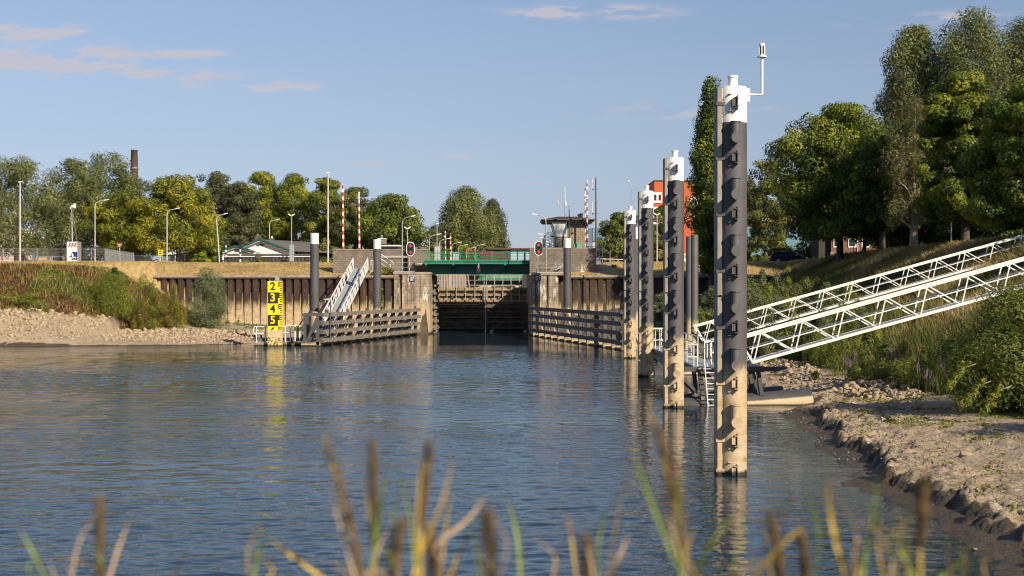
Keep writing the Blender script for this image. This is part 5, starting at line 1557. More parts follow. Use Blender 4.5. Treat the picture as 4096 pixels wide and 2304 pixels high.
# chimney
Yk = 310
t = empty('brick_chimney', (X(537, Yk), Yk, 8.2), 'tall dark brick factory chimney standing above the left willows', 'chimney')
MB().lathe([(1.0, 8), (.82, Z(670, Yk)), (.70, Z(606, Yk)), (.76, Z(605, Yk)), (.76, Z(600, Yk))], X(537, Yk), Yk, 20).build('chimney_shaft', brick_mat('chimney_brick', (.11, .065, .045), (.075, .048, .036), (.05, .04, .035), .5, .35, msize=.04), t, 60)
MB().lathe([(.84, Z(674, Yk)), (.84, Z(671, Yk))], X(539, Yk), Yk, 20).build('steel_band', MT['galv'], t)

# ================================================================== SITE FENCE, CAMERA TRAILER, SIGNS


def mesh_panel(a, b, h_, label, grp='temporary mesh fence panels on the left bank'):
    a, b = Vector(a), Vector(b)
    t = empty('fence_panel', (a + b) / 2, label, 'fence', grp)
    U = Vector((0, 0, h_))
    q = MB()
    q.tube([a, a + U, b + U, b, a], .032, 6, cap=False)
    q.build('frame', MT['galv'], t)
    q = MB(); n = max(4, int((b - a).length / .17))
    for i in range(1, n):
        p_ = a + (b - a) * (i / n); q.bar(p_, p_ + U, .013, .013)
    for z in (.3, .6, .9, 1.2, 1.5, 1.8): q.bar(a + U * (z / 2.0), b + U * (z / 2.0), .016, .016)
    q.build('wire_mesh', MT['galv'], t)
    q = MB()
    for p_ in (a, b): q.box(p_.x - .12, p_.x + .12, p_.y - .35, p_.y + .35, p_.z - .05, p_.z + .1)
    q.build('foot', MT['concrete'], t)


fp = [(-60, 1061, 993), (12, 1061, 993), (149, 1062, 993), (268, 1062, 994), (366, 1061, 994), (420, 1060, 993), (536, 1087, 1021), (652, 1092, 1026)]
fy_ = [197, 197, 196, 195, 194, 193, 170, 164]
fl = ['mesh fence panel at the left picture edge by the red-brown railing', 'mesh fence panel in front of the white factory wall', 'mesh fence panel behind the stacked pallets', 'mesh fence panel behind the striped camera trailer',
      'narrow mesh fence panel right of the striped trailer', 'mesh fence panel stepping down the dry bank behind the yield sign', 'lowest mesh fence panel, beside the yellow no-entry sign']
for i in range(7):
    a, b = fp[i], fp[i + 1]
    mesh_panel(at(a[0] + 1.5, a[1], fy_[i]), at(b[0] - 1.5, b[1], fy_[i + 1]), (a[1] - a[2]) / F4 * fy_[i], fl[i])
t = empty('prop_pole', at(652, 1090, 164), 'slanting prop bracing the lowest mesh fence panel', 'prop')
MB().tube([at(668, 1040, 164.5), at(690, 1092, 165)], .03, 6).build('pole', MT['galv'], t)
# red-brown railing
t = empty('pipe_railing', at(20, 1062, 192), 'rusty red pipe railing at the far left edge', 'railing')
q = MB()
for v in (1024, 1036, 1049, 1066): q.tube([at(-80, v, 192), at(66, v, 192)], .06, 6)
for u in (-60, -20, 8, 57): q.tube([at(u, 1068, 192), at(u, 1023, 192)], .06, 6)
q.build('rails_and_posts', M('rust_red_paint', (.17, .035, .025), .6), t)
# pallets with bricks and timber
Yk = 190
t = empty('pallet_rack', at(205, 1066, Yk), 'galvanised stillage holding timber boards and red bricks by the fence', 'crate')
q = MB()
for v in (1041, 1044): q.box(X(143, Yk), X(263, Yk), Yk, Yk + 1.2, Z(v + 2, Yk), Z(v, Yk))
for u in (143, 257): q.box(X(u, Yk), X(u + 6, Yk), Yk, Yk + 1.2, Z(1070, Yk), Z(1026 if u == 143 else 1041, Yk))
q.box(X(143, Yk), X(263, Yk), Yk, Yk + 1.2, Z(1067, Yk), Z(1064, Yk))
for (u0, u1) in ((147, 196), (200, 249)):
    q.box(X(u0, Yk), X(u1, Yk), Yk + .1, Yk + .16, Z(1027, Yk), Z(1025, Yk)).box(X(u0, Yk), X(u0 + 2, Yk), Yk + .1, Yk + 1, Z(1041, Yk), Z(1025, Yk)).box(X(u1 - 2, Yk), X(u1, Yk), Yk + .1, Yk + 1, Z(1041, Yk), Z(1025, Yk))
q.build('steel_frame', MT['galv'], t)
q = MB()
for k in range(5): q.box(X(157, Yk), X(192, Yk) + random.uniform(-.1, .1), Yk + .15, Yk + 1, Z(1063 - 4 * k, Yk), Z(1060 - 4 * k, Yk))
q.box(X(150, Yk), X(170, Yk), Yk + .2, Yk + .9, Z(1039, Yk), Z(1030, Yk)).box(X(171, Yk), X(186, Yk), Yk + .2, Yk + .9, Z(1039, Yk), Z(1029, Yk))
q.build('timber_boards', M('fresh_timber', (.52, .33, .15), .7, var=.3, scale=6), t)
q = MB()
for i in range(9):
    for k in range(3): q.box(X(196 + 6.8 * i, Yk), X(201.5 + 6.8 * i, Yk), Yk + .2, Yk + 1, Z(1062 - 6 * k, Yk), Z(1057 - 6 * k, Yk))
q.build('bricks', M('red_bricks', (.20, .065, .035), .8), t)
# striped trailer with camera mast
Yk = 186
t = empty('camera_trailer', at(291, 1062, Yk), 'tall white mobile camera unit with red stripes, camera pictogram and guyed mast', 'camera trailer')
MB().box(X(269, Yk), X(309, Yk), Yk, Yk + 1.3, Z(1064, Yk), Z(967, Yk)).build('cabinet', MT['white'], t)
q = MB().box(X(266.5, Yk), X(269, Yk), Yk - .04, Yk + 1.34, Z(1065, Yk), Z(966, Yk)).box(X(309, Yk), X(313, Yk), Yk - .04, Yk + 1.34, Z(1065, Yk), Z(966, Yk)).box(X(266.5, Yk), X(313, Yk), Yk - .04, Yk + 1.34, Z(967, Yk), Z(965.5, Yk))
q.build('corner_frame', MT['galv'], t)
q = MB()
for k in range(4):
    u = 272 + k * 11.2; w_ = 6
    pl = [(u, 988), (u + w_, 988), (u + w_ + 7, 971), (u + 7, 971)]
    pl = [(min(max(a_, 269.2), 308.8), b_) for a_, b_ in pl]
    q.prism([P2(a_, b_, Yk) for a_, b_ in pl], Yk - .02, Yk - .004)
q.build('upper_stripes', M('stripe_red', (.34, .055, .028), .5), t)
q = MB()
for k in range(3):
    u = 285 + k * 8.2; w_ = 4
    pl = [(u, 1061), (u + w_, 1061), (u + w_ + 6, 1053), (u + 6, 1053)]
    q.prism([P2(min(a_, 308.8), b_, Yk) for a_, b_ in pl], Yk - .02, Yk - .004)
q.build('lower_stripes', bpy.data.materials['stripe_red'], t)
q = MB()
q.prism([P2(287, 1007, Yk), P2(308.8, 1007, Yk), P2(308.8, 1039, Yk), P2(284, 1039, Yk), P2(291, 1032.5, Yk), P2(300, 1032.5, Yk), P2(300, 1027, Yk), P2(292, 1026, Yk), P2(295, 1021, Yk)], Yk - .02, Yk - .004)
q.prism([P2(279.5, 1022, Yk), P2(291, 1027, Yk), P2(289.5, 1031.5, Yk), P2(278, 1027, Yk)], Yk - .021, Yk - .004)
q.prism([P2(284.5, 1013, Yk), P2(287, 1013, Yk), P2(287, 1024, Yk), P2(284.5, 1023, Yk)], Yk - .022, Yk - .004)
q.build('camera_pictogram', M('sign_blue', (.012, .035, .17), .5), t)
q = MB()
for r0 in (3, 5, 7):
    for j in range(4):
        a0 = R(-35 + 18 * j); a1 = R(-35 + 18 * (j + 1))
        q.prism([P2(297 + r0 * math.cos(a0), 1031 - r0 * math.sin(a0), Yk), P2(297 + (r0 + .9) * math.cos(a0), 1031 - (r0 + .9) * math.sin(a0), Yk), P2(297 + (r0 + .9) * math.cos(a1), 1031 - (r0 + .9) * math.sin(a1), Yk), P2(297 + r0 * math.cos(a1), 1031 - r0 * math.sin(a1), Yk)], Yk - .03, Yk - .022)
q.build('signal_arcs', MT['white'], t)
MB().tube([at(289, 968, Yk + .6), at(288, 900, Yk + .6), at(287, 828, Yk + .6)], [.09, .07, .05], 8).build('mast', MT['galv'], t)
MB().tube([at(273, 967, Yk + .6), at(284, 850, Yk + .6)], .018, 5).tube([at(308, 967, Yk + .6), at(292, 850, Yk + .6)], .018, 5).build('guy_wire', MT['galv'], t)
MB().box(X(275, Yk), X(284, Yk), Yk + .4, Yk + .8, Z(833, Yk), Z(827, Yk)).box(X(290, Yk), X(297, Yk), Yk + .4, Yk + .8, Z(832, Yk), Z(813, Yk)).box(X(281, Yk), X(290, Yk), Yk + .3, Yk + .9, Z(828, Yk), Z(820, Yk)).build('camera_head', MT['white'], t)
t = empty('marker_post', at(342, 1066, 186), 'short white marker post right of the striped trailer', 'post')
MB().tube([at(342, 1068, 186), at(342, 1046, 186)], .055, 8).build('post', MT['lamp_pole'], t)
MB().box(X(340.5, 186), X(343.5, 186), 185.9, 185.94, Z(1053, 186), Z(1048, 186)).build('reflector', M('reflector_orange', (.5, .2, .04), .4), t)
# yield sign from behind
Yk = 190
t = empty('yield_sign', at(480, 1062, Yk), 'triangular road sign seen from behind, point down, on a white pole', 'road sign')
MB().tube([at(481, 1062, Yk), at(478, 975, Yk)], .045, 6).build('pole', MT['white'], t)
MB().prism([P2(467, 974, Yk), P2(490, 974, Yk), P2(480, 992, Yk)], Yk - .06, Yk - .04).build('plate', M('sign_back_grey', (.33, .33, .34), .5), t)
q = MB()
for (a_, b_) in (((467, 974), (490, 974)), ((490, 974), (480, 992)), ((480, 992), (467, 974))): q.bar((X(a_[0], Yk), Yk - .07, Z(a_[1], Yk)), (X(b_[0], Yk), Yk - .07, Z(b_[1], Yk)), .03, .07)
q.build('red_rim', M('rim_red', (.42, .03, .04), .5), t)
# no entry sign
Yk = 182
t = empty('no_entry_sign', at(642, 1058, Yk), 'yellow panel with a red no-entry disc on a white pole', 'road sign')
MB().tube([at(641.5, 1060, Yk), at(641.5, 1000, Yk)], .05, 6).build('pole', MT['white'], t)
MB().prism([P2(632.5, 998.5, Yk), P2(652.5, 1000, Yk), P2(650, 1026, Yk), P2(632, 1025, Yk)], Yk - .09, Yk - .06).build('panel', M('sign_yellow', (.82, .66, .01), .5, var=.04), t)
x_c, z_c = X(642, Yk), Z(1009, Yk)
MB().tube([(x_c, Yk - .09, z_c), (x_c, Yk - .10, z_c)], .235, 24).build('red_disc', M('disc_red', (.30, .006, .012), .5), t)
MB().box(x_c - .21, x_c + .21, Yk - .108, Yk - .101, z_c - .055, z_c + .055).build('white_bar', MT['white'], t)
text('ga fietsen', .135, (x_c, Yk - .093, Z(1021.5, Yk)), MT['black'], t, 'lettering', .002, bold=.004)
# street name plate on lamp
t = empty('street_plate', at(380, 984, 195), 'small grey street plate on the curved lamp right of the trailer', 'sign')
MB().box(X(370, 195), X(392, 195), 195.6, 195.64, Z(987, 195), Z(983, 195)).build('plate', M('plate_bluegrey', (.2, .24, .28), .5), t)
MB().box(X(379, 195), X(381, 195), 195.64, 195.9, Z(988, 195), Z(982, 195)).build('clamp', MT['galv'], t)
# navy shipping sign right
Yk = 166
t = empty('name_board', at(2204, 985, Yk), 'navy blue name board at the foot of the control tower', 'sign')
MB().box(X(2189, Yk), X(2218, Yk), Yk, Yk + .06, Z(992, Yk), Z(986.5, Yk)).build('board', MT['navy'], t)
q = MB()
for (u0, u1) in ((2191, 2194), (2196, 2210)): q.box(X(u0, Yk), X(u1, Yk), Yk - .006, Yk - .001, Z(990, Yk), Z(988.6, Yk))
q.build('lettering', M('sign_text_blue', (.2, .28, .5), .5), t)
MB().box(X(2196, Yk), X(2204, Yk), Yk + .06, Yk + .2, Z(1000, Yk), Z(992, Yk)).build('bracket', MT['black'], t)
# lattice ladder cage left of tower
t = empty('cage_ladder', at(2212, 1000, 170), 'white caged ladder on the left side of the control tower', 'ladder')
q = MB()
for u in (2200, 2206, 2214, 2217): q.tube([at(u, 995, 170), at(u, 938 if u < 2210 else 925, 170)], .03, 6)
for v in (940, 952, 966, 980): q.tube([at(2200, v + 2, 170), at(2208, v, 170), at(2217, v + 4, 170)], .03, 6)
q.build('cage', MT['white'], t)
# small control hut rails right of booms
t = empty('boom_drive', at(2362, 996, 168), 'grey boom drive unit with counterweight beams right of the booms', 'barrier drive')
q = MB()
for v in (973, 979, 985, 991): q.box(X(2351, 168), X(2370, 168), 167.6, 167.8, Z(v + 2, 168), Z(v, 168))
q.build('counterweight_beam', MT['galv'], t)
MB().box(X(2369, 168), X(2379, 168), 167.5, 168.3, Z(1000, 168), Z(970, 168)).build('drive_box', MT['lamp_pole'], t)
q = MB().tube([at(2351, 941, 168.5), at(2372, 941, 168.5), at(2372, 972, 168.5)], .04, 6).tube([at(2351, 957, 168.5), at(2372, 957, 168.5)], .04, 6)
q.build('hoop', MT['galv'], t)
MB().tube([at(2364.5, 957, 168.4), at(2364.5, 957, 168.3)], .1, 10).build('warning_disc', MT['red_white'], t)

# ================================================================== PARKED CAR on the dike road
Yk = 178.0
zr = 8.242
xc0 = X(3083, Yk)
t = empty('estate_car', (xc0 + 2.35, Yk + .9, zr), 'dark blue estate car on the right dike road', 'car')
MT['car_paint'] = M('car_dark_blue', (.008, .011, .024), .22, var=.05, spec=.8)
bx = lambda a: xc0 + a
prof = [(.05, .42), (.0, .75), (.12, .98), (1.0, 1.02), (3.1, 1.0), (4.25, .86), (4.62, .68), (4.68, .42), (4.3, .3), (.4, .3)]
MB().prism([(bx(a), zr + b_) for a, b_ in prof], Yk, Yk + 1.8).build('body', MT['car_paint'], t, 40, bevel=.05)
cab = [(.12, .98), (.42, 1.40), (.8, 1.48), (2.1, 1.49), (2.65, 1.40), (3.35, .99)]
MB().prism([(bx(a), zr + b_) for a, b_ in cab], Yk + .14, Yk + 1.66).build('cabin', MT['car_paint'], t, 40)
for pl in ([(.50, 1.04), (.62, 1.36), (1.15, 1.40), (1.2, 1.04)], [(1.28, 1.04), (1.24, 1.41), (2.0, 1.42), (2.12, 1.04)], [(2.22, 1.04), (2.10, 1.42), (2.55, 1.36), (3.1, 1.04)]):
    MB().prism([(bx(a), zr + b_) for a, b_ in pl], Yk + .12, Yk + .137).build('window', MT['dark_glass'], t)
for yy_ in (Yk + .25, Yk + 1.5): MB().tube([(bx(.8), yy_, zr + 1.53), (bx(2.3), yy_, zr + 1.54)], .025, 6).build('roof_rail', MT['galv'], t)
for a in (.92, 3.72):
    for yy_ in (Yk - .02, Yk + 1.62):
        w_ = MB().tube([(bx(a), yy_, zr + .32), (bx(a), yy_ + .2, zr + .32)], .32, 20).build('wheel', MT['black'], t, 40)
        MB().tube([(bx(a), yy_ - .012, zr + .32), (bx(a), yy_ - .002, zr + .32)], .2, 12).build('rim', MT['galv'], w_)
MB().box(bx(.0), bx(.14), Yk - .01, Yk + .25, zr + .74, zr + .92).build('tail_light', M('tail_red', (.22, .012, .02), .3), t)
MB().box(bx(4.4), bx(4.6), Yk - .01, Yk + .2, zr + .62, zr + .74).build('headlight', MT['sky_glass'], t)
MB().box(bx(2.75), bx(2.95), Yk - .15, Yk + .02, zr + 1.0, zr + 1.12).build('side_mirror', MT['car_paint'], t)
# roads
tag(MB().box(28, 300, 176.8, 181.8, 8.234, 8.242).build('road', M('asphalt', (.055, .053, .05), .9, var=.2, scale=3)), kind='structure')
tag(MB().box(-300, -20.6, 174.8, 180.6, 8.234, 8.242).build('road', bpy.data.materials['asphalt']), kind='structure')

# drink can on the mud
pc = at(3135, 1513, 70)
xg, yg = 13.35, 70.0
tag(MB().tube([(xg - .1, yg, float(ground(xg, yg)) + .07), (xg + .1, yg, float(ground(xg, yg)) + .07), (xg + .12, yg, float(ground(xg, yg)) + .07)], [.06, .06, .045], 12).build('drink_can', M('can_blue', (.22, .42, .55), .35, var=.3, scale=20)), 'crushed pale blue drink can lying on the mud behind the pontoon', 'can')

# ================================================================== VEGETATION
PAL = {
    'willow': [(0.057, 0.077, 0.024), (0.162, 0.189, 0.059), (0.315, 0.33, 0.119)],
    'willow_pale': [(0.07, 0.081, 0.027), (0.178, 0.18, 0.063), (0.34, 0.322, 0.134)],
    'yellow': [(0.06, 0.083, 0.01), (0.194, 0.208, 0.02), (0.43, 0.374, 0.027)],
    'bright': [(0.046, 0.085, 0.011), (0.173, 0.212, 0.022), (0.399, 0.378, 0.04)],
    'grey': [(0.043, 0.056, 0.021), (0.111, 0.125, 0.05), (0.215, 0.213, 0.091)],
    'mid': [(0.045, 0.076, 0.014), (0.149, 0.19, 0.036), (0.334, 0.322, 0.064)],
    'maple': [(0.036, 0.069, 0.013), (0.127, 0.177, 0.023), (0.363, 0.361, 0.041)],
    'gold': [(0.053, 0.083, 0.008), (0.199, 0.237, 0.018), (0.438, 0.415, 0.026)],
    'hedge': [(0.059, 0.086, 0.01), (0.178, 0.205, 0.022), (0.32, 0.317, 0.036)],
    'weed': [(0.07, 0.101, 0.015), (0.196, 0.232, 0.03), (0.438, 0.384, 0.059)],
    'rusty': [(0.085, 0.04, 0.014), (0.17, 0.085, 0.028), (0.19, 0.15, 0.035)],
    'sage': [(0.062, 0.086, 0.041), (0.164, 0.195, 0.089), (0.312, 0.336, 0.172)],
    'dead': [(0.152, 0.12, 0.052), (0.228, 0.189, 0.086), (0.329, 0.272, 0.138)],
}
LM = {k: leaf_mat('leaves_' + k, v, .28 if k not in ('rusty',) else .12) for k, v in PAL.items()}


def unit(a): return a / (np.linalg.norm(a, axis=-1, keepdims=True) + 1e-9)


def leaves(name, parent, mat, cen, rad, n, ln, wd, droop, tb, rg, shell=.5, origin=None, up=.35):
    wts = rad.prod(1) ** (2 / 3); wts = wts / wts.sum()
    idx = rg.choice(len(cen), n, p=wts)
    d = unit(rg.normal(size=(n, 3)))
    r = shell + (1 - shell) * rg.random(n) ** .6
    p_ = cen[idx] + d * r[:, None] * rad[idx]
    nm = unit(d * 1.5 + rg.normal(size=(n, 3)) * .42 + np.array([0, 0, up]))
    a = unit(np.cross(nm, rg.normal(size=(n, 3))))
    dn = np.array([0, 0, -1.0]); dn = dn - nm * (nm @ dn)[:, None]
    a = unit(a * (1 - droop) + unit(dn) * droop)
    b_ = np.cross(nm, a)
    s = (.65 + .7 * rg.random(n))[:, None]
    la, lb = a * ln * s * .5, b_ * wd * s * .5
    v = np.stack([p_ - la, p_ + lb - la * .15, p_ + la, p_ - lb - la * .15], 1).reshape(-1, 3)
    f = np.arange(4 * n).reshape(n, 4)
    t_ = np.clip(tb[idx] + rg.normal(size=n) * .16, 0, 1)
    return np_obj(name, v, f, mat, parent, {'tint': np.repeat(t_, 4)}, origin=origin)


PROF = {
    'round': lambda t: np.sqrt(np.clip(1 - (2 * t - .9) ** 2 / 1.22, .02, 1)),
    'broad': lambda t: np.clip(np.sqrt(np.clip(1 - (1.55 * t - .55) ** 2 / 1.05, .02, 1)), .1, 1),
    'column': lambda t: np.clip(np.interp(t, [0, .12, .35, .7, .9, 1], [.45, .9, 1.0, .72, .42, .12]), .1, 1),
    'egg': lambda t: np.clip(np.interp(t, [0, .1, .3, .6, .85, 1], [.6, .9, 1, .82, .5, .12]), .1, 1),
    'bush': lambda t: np.clip(np.interp(t, [0, .25, .55, .85, 1], [.85, 1, .88, .5, .15]), .1, 1),
    'box': lambda t: np.ones_like(t),
}


def tree(name, label, cat, x, y, zb, H, W, kind, prof='round', K=70, n=12000, leaf=.32, asp=.6, droop=0.0, cl=.13, t0=.15, trunk=.25, seed=1, group=None, flat=.8, D=None, limbs=7, bark='bark', gaps=.0, tint=.42, tvar=.16, lean=0.0, crownname='crown', two=None, shell=.5):
    rg = np.random.default_rng(seed)
    if cat == 'tree': K = int(K * 1.7); cl = cl * 1.08; n = int(n * 1.9); tvar = tvar * 1.2; H = H * 1.015; W = W * 1.12; D = (D or W); t0 = t0 * .8
    t = empty(name, (x, y, zb), label, cat, group)
    D = D or W
    pf = PROF[prof]
    tt = rg.random(K * 6); keep = rg.random(K * 6) < pf(tt) ** 1.4
    tt = tt[keep][:K]; k = len(tt)
    an = rg.random(k) * 2 * np.pi
    ph = rg.random(6) * 6.28
    lump = 1 + .16 * np.sin(3 * an + ph[0] + tt * 5) + .10 * np.sin(5 * an + ph[1] - tt * 9)
    rr = pf(tt) * np.sqrt(.12 + .88 * rg.random(k)) * lump
    cr = cl * (.7 + .65 * rg.random(k))
    rr = np.clip(rr - cr * .8, 0.0, None)
    zc0 = zb + H * t0
    Hc = H * (1 - t0)
    crm = np.minimum(cr * W, Hc * .4)
    cz = zc0 + np.clip(tt * Hc, crm * flat * .55, Hc - crm * flat * .9)
    cen = np.stack([x + rr * np.cos(an) * W / 2 + lean * tt, y + rr * np.sin(an) * D / 2, cz], 1)
    rad = np.stack([crm, crm * (D / W) ** .5, crm * flat], 1)
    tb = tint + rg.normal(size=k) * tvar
    leaves(crownname, t, LM[kind], cen, rad, n, leaf, leaf * asp, droop, tb, rg, shell)
    if two:       # a second colour of leaf scattered through some of the clumps
        sel = rg.random(k) < two[1]
        if sel.sum() > 2: leaves(crownname, t, LM[two[0]], cen[sel], rad[sel] * 1.03, int(n * two[2]), leaf, leaf * asp, droop, tb[sel], rg, .7)
    q = MB()
    r0 = trunk
    top = zb + H * min(.8, t0 + .55)
    pts = [(x, y, zb - .3)]
    for i in range(1, 6):
        f = i / 5
        pts.append((x + lean * f * .5 + rg.normal() * .02 * W * f, y + rg.normal() * .02 * W * f, zb + (top - zb) * f))
    q.tube(pts, [r0 * 1.25, r0, r0 * .82, r0 * .62, r0 * .42, r0 * .18], 8)
    sel = rg.choice(k, min(limbs, k), replace=False)
    for j in sel:
        zf = min(max((cen[j, 2] - zb) / (top - zb) * .62, .16), .85)
        i0 = int(zf * 5); f = zf * 5 - i0
        a = Vector(pts[i0]).lerp(Vector(pts[i0 + 1]), f); b = Vector(cen[j])
        m_ = a.lerp(b, .5) + Vector((0, 0, .06 * H * (rg.random() - .2)))
        q.tube([a, m_, b], [r0 * .42, r0 * .28, r0 * .08], 6)
    q.build('trunk', MT[bark], t, 60)
    return t


def tree_px(name, label, cat, u, vt, hw, Y, kind, **kw):
    x = X(u, Y); zb = kw.pop('zb', float(ground(x, Y, False)))
    return tree(name, label, cat, x, Y, zb, Z(vt, Y) - zb, 2 * hw / F4 * Y, kind, **kw)


# ---- left background row
T = tree_px
wl = dict(prof='broad', leaf=.34, asp=.42, droop=.35, cl=.10, flat=1.0, trunk=.5)
T('willow_tree', 'grey-olive willow at the left picture edge, in front of the white factory', 'tree', 70, 630, 165, 205, 'willow', K=95, n=15000, t0=.14, seed=3, tint=.45, **wl)
T('willow_tree', 'grey-olive willow behind the striped camera trailer', 'tree', 300, 640, 130, 212, 'willow', K=90, n=15000, t0=.06, seed=4, **wl)
T('willow_tree', 'tallest grey-olive willow, just left of the brick chimney', 'tree', 430, 612, 140, 218, 'willow', K=95, n=16000, t0=.08, seed=5, **wl)
T('willow_tree', 'dark olive willow filling in low between the two tallest left willows', 'tree', 520, 690, 95, 225, 'willow', K=60, n=10000, t0=.05, seed=6, tint=.3, **wl)
T('ash_tree', 'yellowing small tree right of the camera trailer', 'tree', 480, 765, 115, 202, 'yellow', K=65, n=10000, t0=.17, seed=8, trunk=.22, leaf=.30, two=('bright', .5, .6), cl=.12)
T('ash_tree', 'bright yellow tree left of the bungalow, trunks showing below', 'tree', 712, 706, 150, 200, 'yellow', K=90, n=16000, t0=.2, seed=9, trunk=.3, leaf=.30, tint=.55, cl=.105, two=('bright', .4, .35), prof='broad')
T('shade_tree', 'small dark tree between the yellow trees and the grey-green one', 'tree', 840, 850, 70, 210, 'mid', K=40, n=6000, t0=.0, seed=10, tint=.3)
T('oak_tree', 'dull grey-green tree rising left of the bungalow chimney', 'tree', 865, 690, 110, 222, 'grey', K=80, n=15000, t0=.05, seed=11, cl=.11, leaf=.3, trunk=.35, prof='broad')
T('oak_tree', 'dull dark green tree directly behind the bungalow chimney', 'tree', 965, 730, 95, 218, 'grey', K=70, n=12000, t0=.05, seed=12, cl=.115, leaf=.3, trunk=.35, tint=.36, prof='broad')
T('lime_tree', 'bright green tree behind the bungalow ridge', 'tree', 1055, 692, 110, 226, 'bright', K=85, n=16000, t0=.02, seed=13, cl=.11, leaf=.32, tint=.52, prof='broad')
T('lime_tree', 'bright green tree behind the tall plain lighting mast', 'tree', 1180, 700, 110, 224, 'bright', K=85, n=16000, t0=.02, seed=14, cl=.11, leaf=.32, tint=.5, prof='broad')
T('lime_tree', 'green tree behind the left barrier boom', 'tree', 1312, 715, 95, 215, 'mid', K=80, n=15000, t0=.0, seed=15, cl=.11, leaf=.3, tint=.5, prof='broad', two=('bright', .4, .3))
T('birch_tree', 'yellowish birch-like tree behind the right one of the two left booms', 'tree', 1420, 752, 90, 205, 'willow_pale', K=75, n=14000, t0=.0, seed=16, cl=.11, leaf=.24, tint=.36, droop=.2, two=('bright', .5, .5))
T('chestnut_tree', 'round-crowned dark green tree behind the left oval signal', 'tree', 1570, 778, 120, 200, 'mid', K=75, n=15000, t0=.02, seed=17, cl=.12, leaf=.34, tint=.42, prof='broad', two=('bright', .25, .2))
T('hedge_shrub', 'tall green shrub mass left of the left abutment', 'shrub', 1300, 950, 60, 192, 'mid', K=30, n=4500, t0=0, seed=18, prof='bush', leaf=.26)
T('hedge_shrub', 'brownish green shrub behind the left abutment wall', 'shrub', 1385, 975, 50, 190, 'willow_pale', K=26, n=3500, t0=0, seed=19, prof='bush', leaf=.26, tint=.3)
T('hedge_shrub', 'round yellow-green bush beside the grey shed', 'shrub', 805, 1000, 42, 190, 'gold', K=26, n=3500, t0=0, seed=20, prof='bush', leaf=.24, tint=.42)
T('hedge_shrub', 'clipped reddish-topped bush before the bungalow plank fence', 'shrub', 1036, 1029, 22, 178, 'weed', K=14, n=1800, t0=0, seed=21, prof='bush', leaf=.18, two=('rusty', .5, .5))
T('hedge_shrub', 'low flowering bush at the foot of the plank fence', 'shrub', 975, 1042, 32, 177, 'weed', K=14, n=1500, t0=0, seed=22, prof='bush', leaf=.18)
T('hedge_shrub', 'low dark shrub under the factory wall', 'shrub', 92, 1005, 30, 215, 'grey', K=18, n=2000, t0=0, seed=23, prof='bush', leaf=.24)
T('hedge_shrub', 'dark undergrowth below the left willows', 'shrub', 250, 1000, 110, 222, 'grey', K=40, n=5000, t0=0, seed=24, prof='bush', leaf=.3, tint=.15)
T('hedge_shrub', 'dark undergrowth behind the yield sign', 'shrub', 520, 985, 120, 220, 'grey', K=40, n=5000, t0=0, seed=25, prof='bush', leaf=.3, tint=.15)
# ---- middle
T('willow_tree', 'large willow standing in the gap over the bridge', 'tree', 1862, 748, 128, 330, 'willow', K=150, n=36000, t0=.0, seed=26, prof='egg', leaf=.42, asp=.5, droop=.4, cl=.11, flat=1.15, trunk=.6, tint=.47)
T('poplar_tree', 'darker narrow tree at the right flank of the large middle willow', 'tree', 1972, 800, 56, 345, 'grey', K=80, n=16000, t0=.0, seed=27, prof='egg', leaf=.4, cl=.17, flat=1.4, tint=.42)
T('willow_tree', 'low grey willow at the left flank of the large middle willow', 'tree', 1738, 905, 48, 300, 'grey', K=40, n=6000, t0=.0, seed=28, prof='bush', leaf=.36, tint=.5)
T('hedge_shrub', 'yellow-green shrub in front of the middle willow', 'shrub', 1840, 930, 60, 300, 'gold', K=36, n=5000, t0=0, seed=29, prof='bush', leaf=.34, tint=.35)
# ---- right of tower
T('cherry_tree', 'dark leafy tree between the blue warehouse and the farthest fendered pile', 'tree', 2482, 852, 78, 205, 'mid', K=65, n=13000, t0=.0, seed=30, cl=.13, leaf=.32, tint=.36, prof='broad')
T('hedge_shrub', 'low grey-green bush under the dark tree by the warehouse', 'shrub', 2440, 940, 40, 200, 'grey', K=26, n=3500, t0=0, seed=31, prof='bush', leaf=.26)
T('ash_tree', 'olive-yellow tree glimpsed between the third and second mooring piles', 'tree', 2660, 800, 62, 200, 'willow_pale', K=50, n=8000, t0=.0, seed=32, cl=.14, leaf=.28, tint=.3, prof='egg', two=('yellow', .5, .4))
T('hornbeam_tree', 'tall dense columnar dark tree right behind the nearest mooring pile', 'tree', 2846, 314, 82, 150, 'maple', K=150, n=30000, t0=.23, seed=33, prof='column', cl=.17, leaf=.24, asp=.7, flat=1.2, trunk=.3, tint=.40)
T('ash_tree', 'thin-crowned yellow-green tree behind the parked estate car', 'tree', 3062, 640, 115, 188, 'willow_pale', K=70, n=10000, t0=.22, seed=34, cl=.105, leaf=.27, tint=.36, prof='broad', trunk=.26, limbs=12, two=('gold', .5, .45))
T('hedge_shrub', 'yellow-green roadside bush left of the brick house', 'shrub', 3230, 930, 110, 196, 'hedge', K=48, n=8000, t0=0, seed=35, prof='bush', leaf=.26, tint=.4)
T('hedge_shrub', 'green roadside bush behind the parked estate car', 'shrub', 3090, 940, 90, 200, 'gold', K=44, n=7000, t0=0, seed=36, prof='bush', leaf=.26, tint=.28)
T('hedge_shrub', 'dull green bush right behind the nearest mooring pile', 'shrub', 2990, 960, 60, 205, 'mid', K=34, n=5000, t0=0, seed=37, prof='bush', leaf=.26, tint=.36)
tree('clipped_hedge', 'low clipped hedge along the right dike road behind the car', 'hedge', X(3180, 184), 184, 8.3, 1.0, 15.0, 'hedge', prof='box', K=90, n=9000, leaf=.14, cl=.035, t0=0, seed=38, D=1.2, limbs=0, trunk=.05, tint=.35, flat=.8)

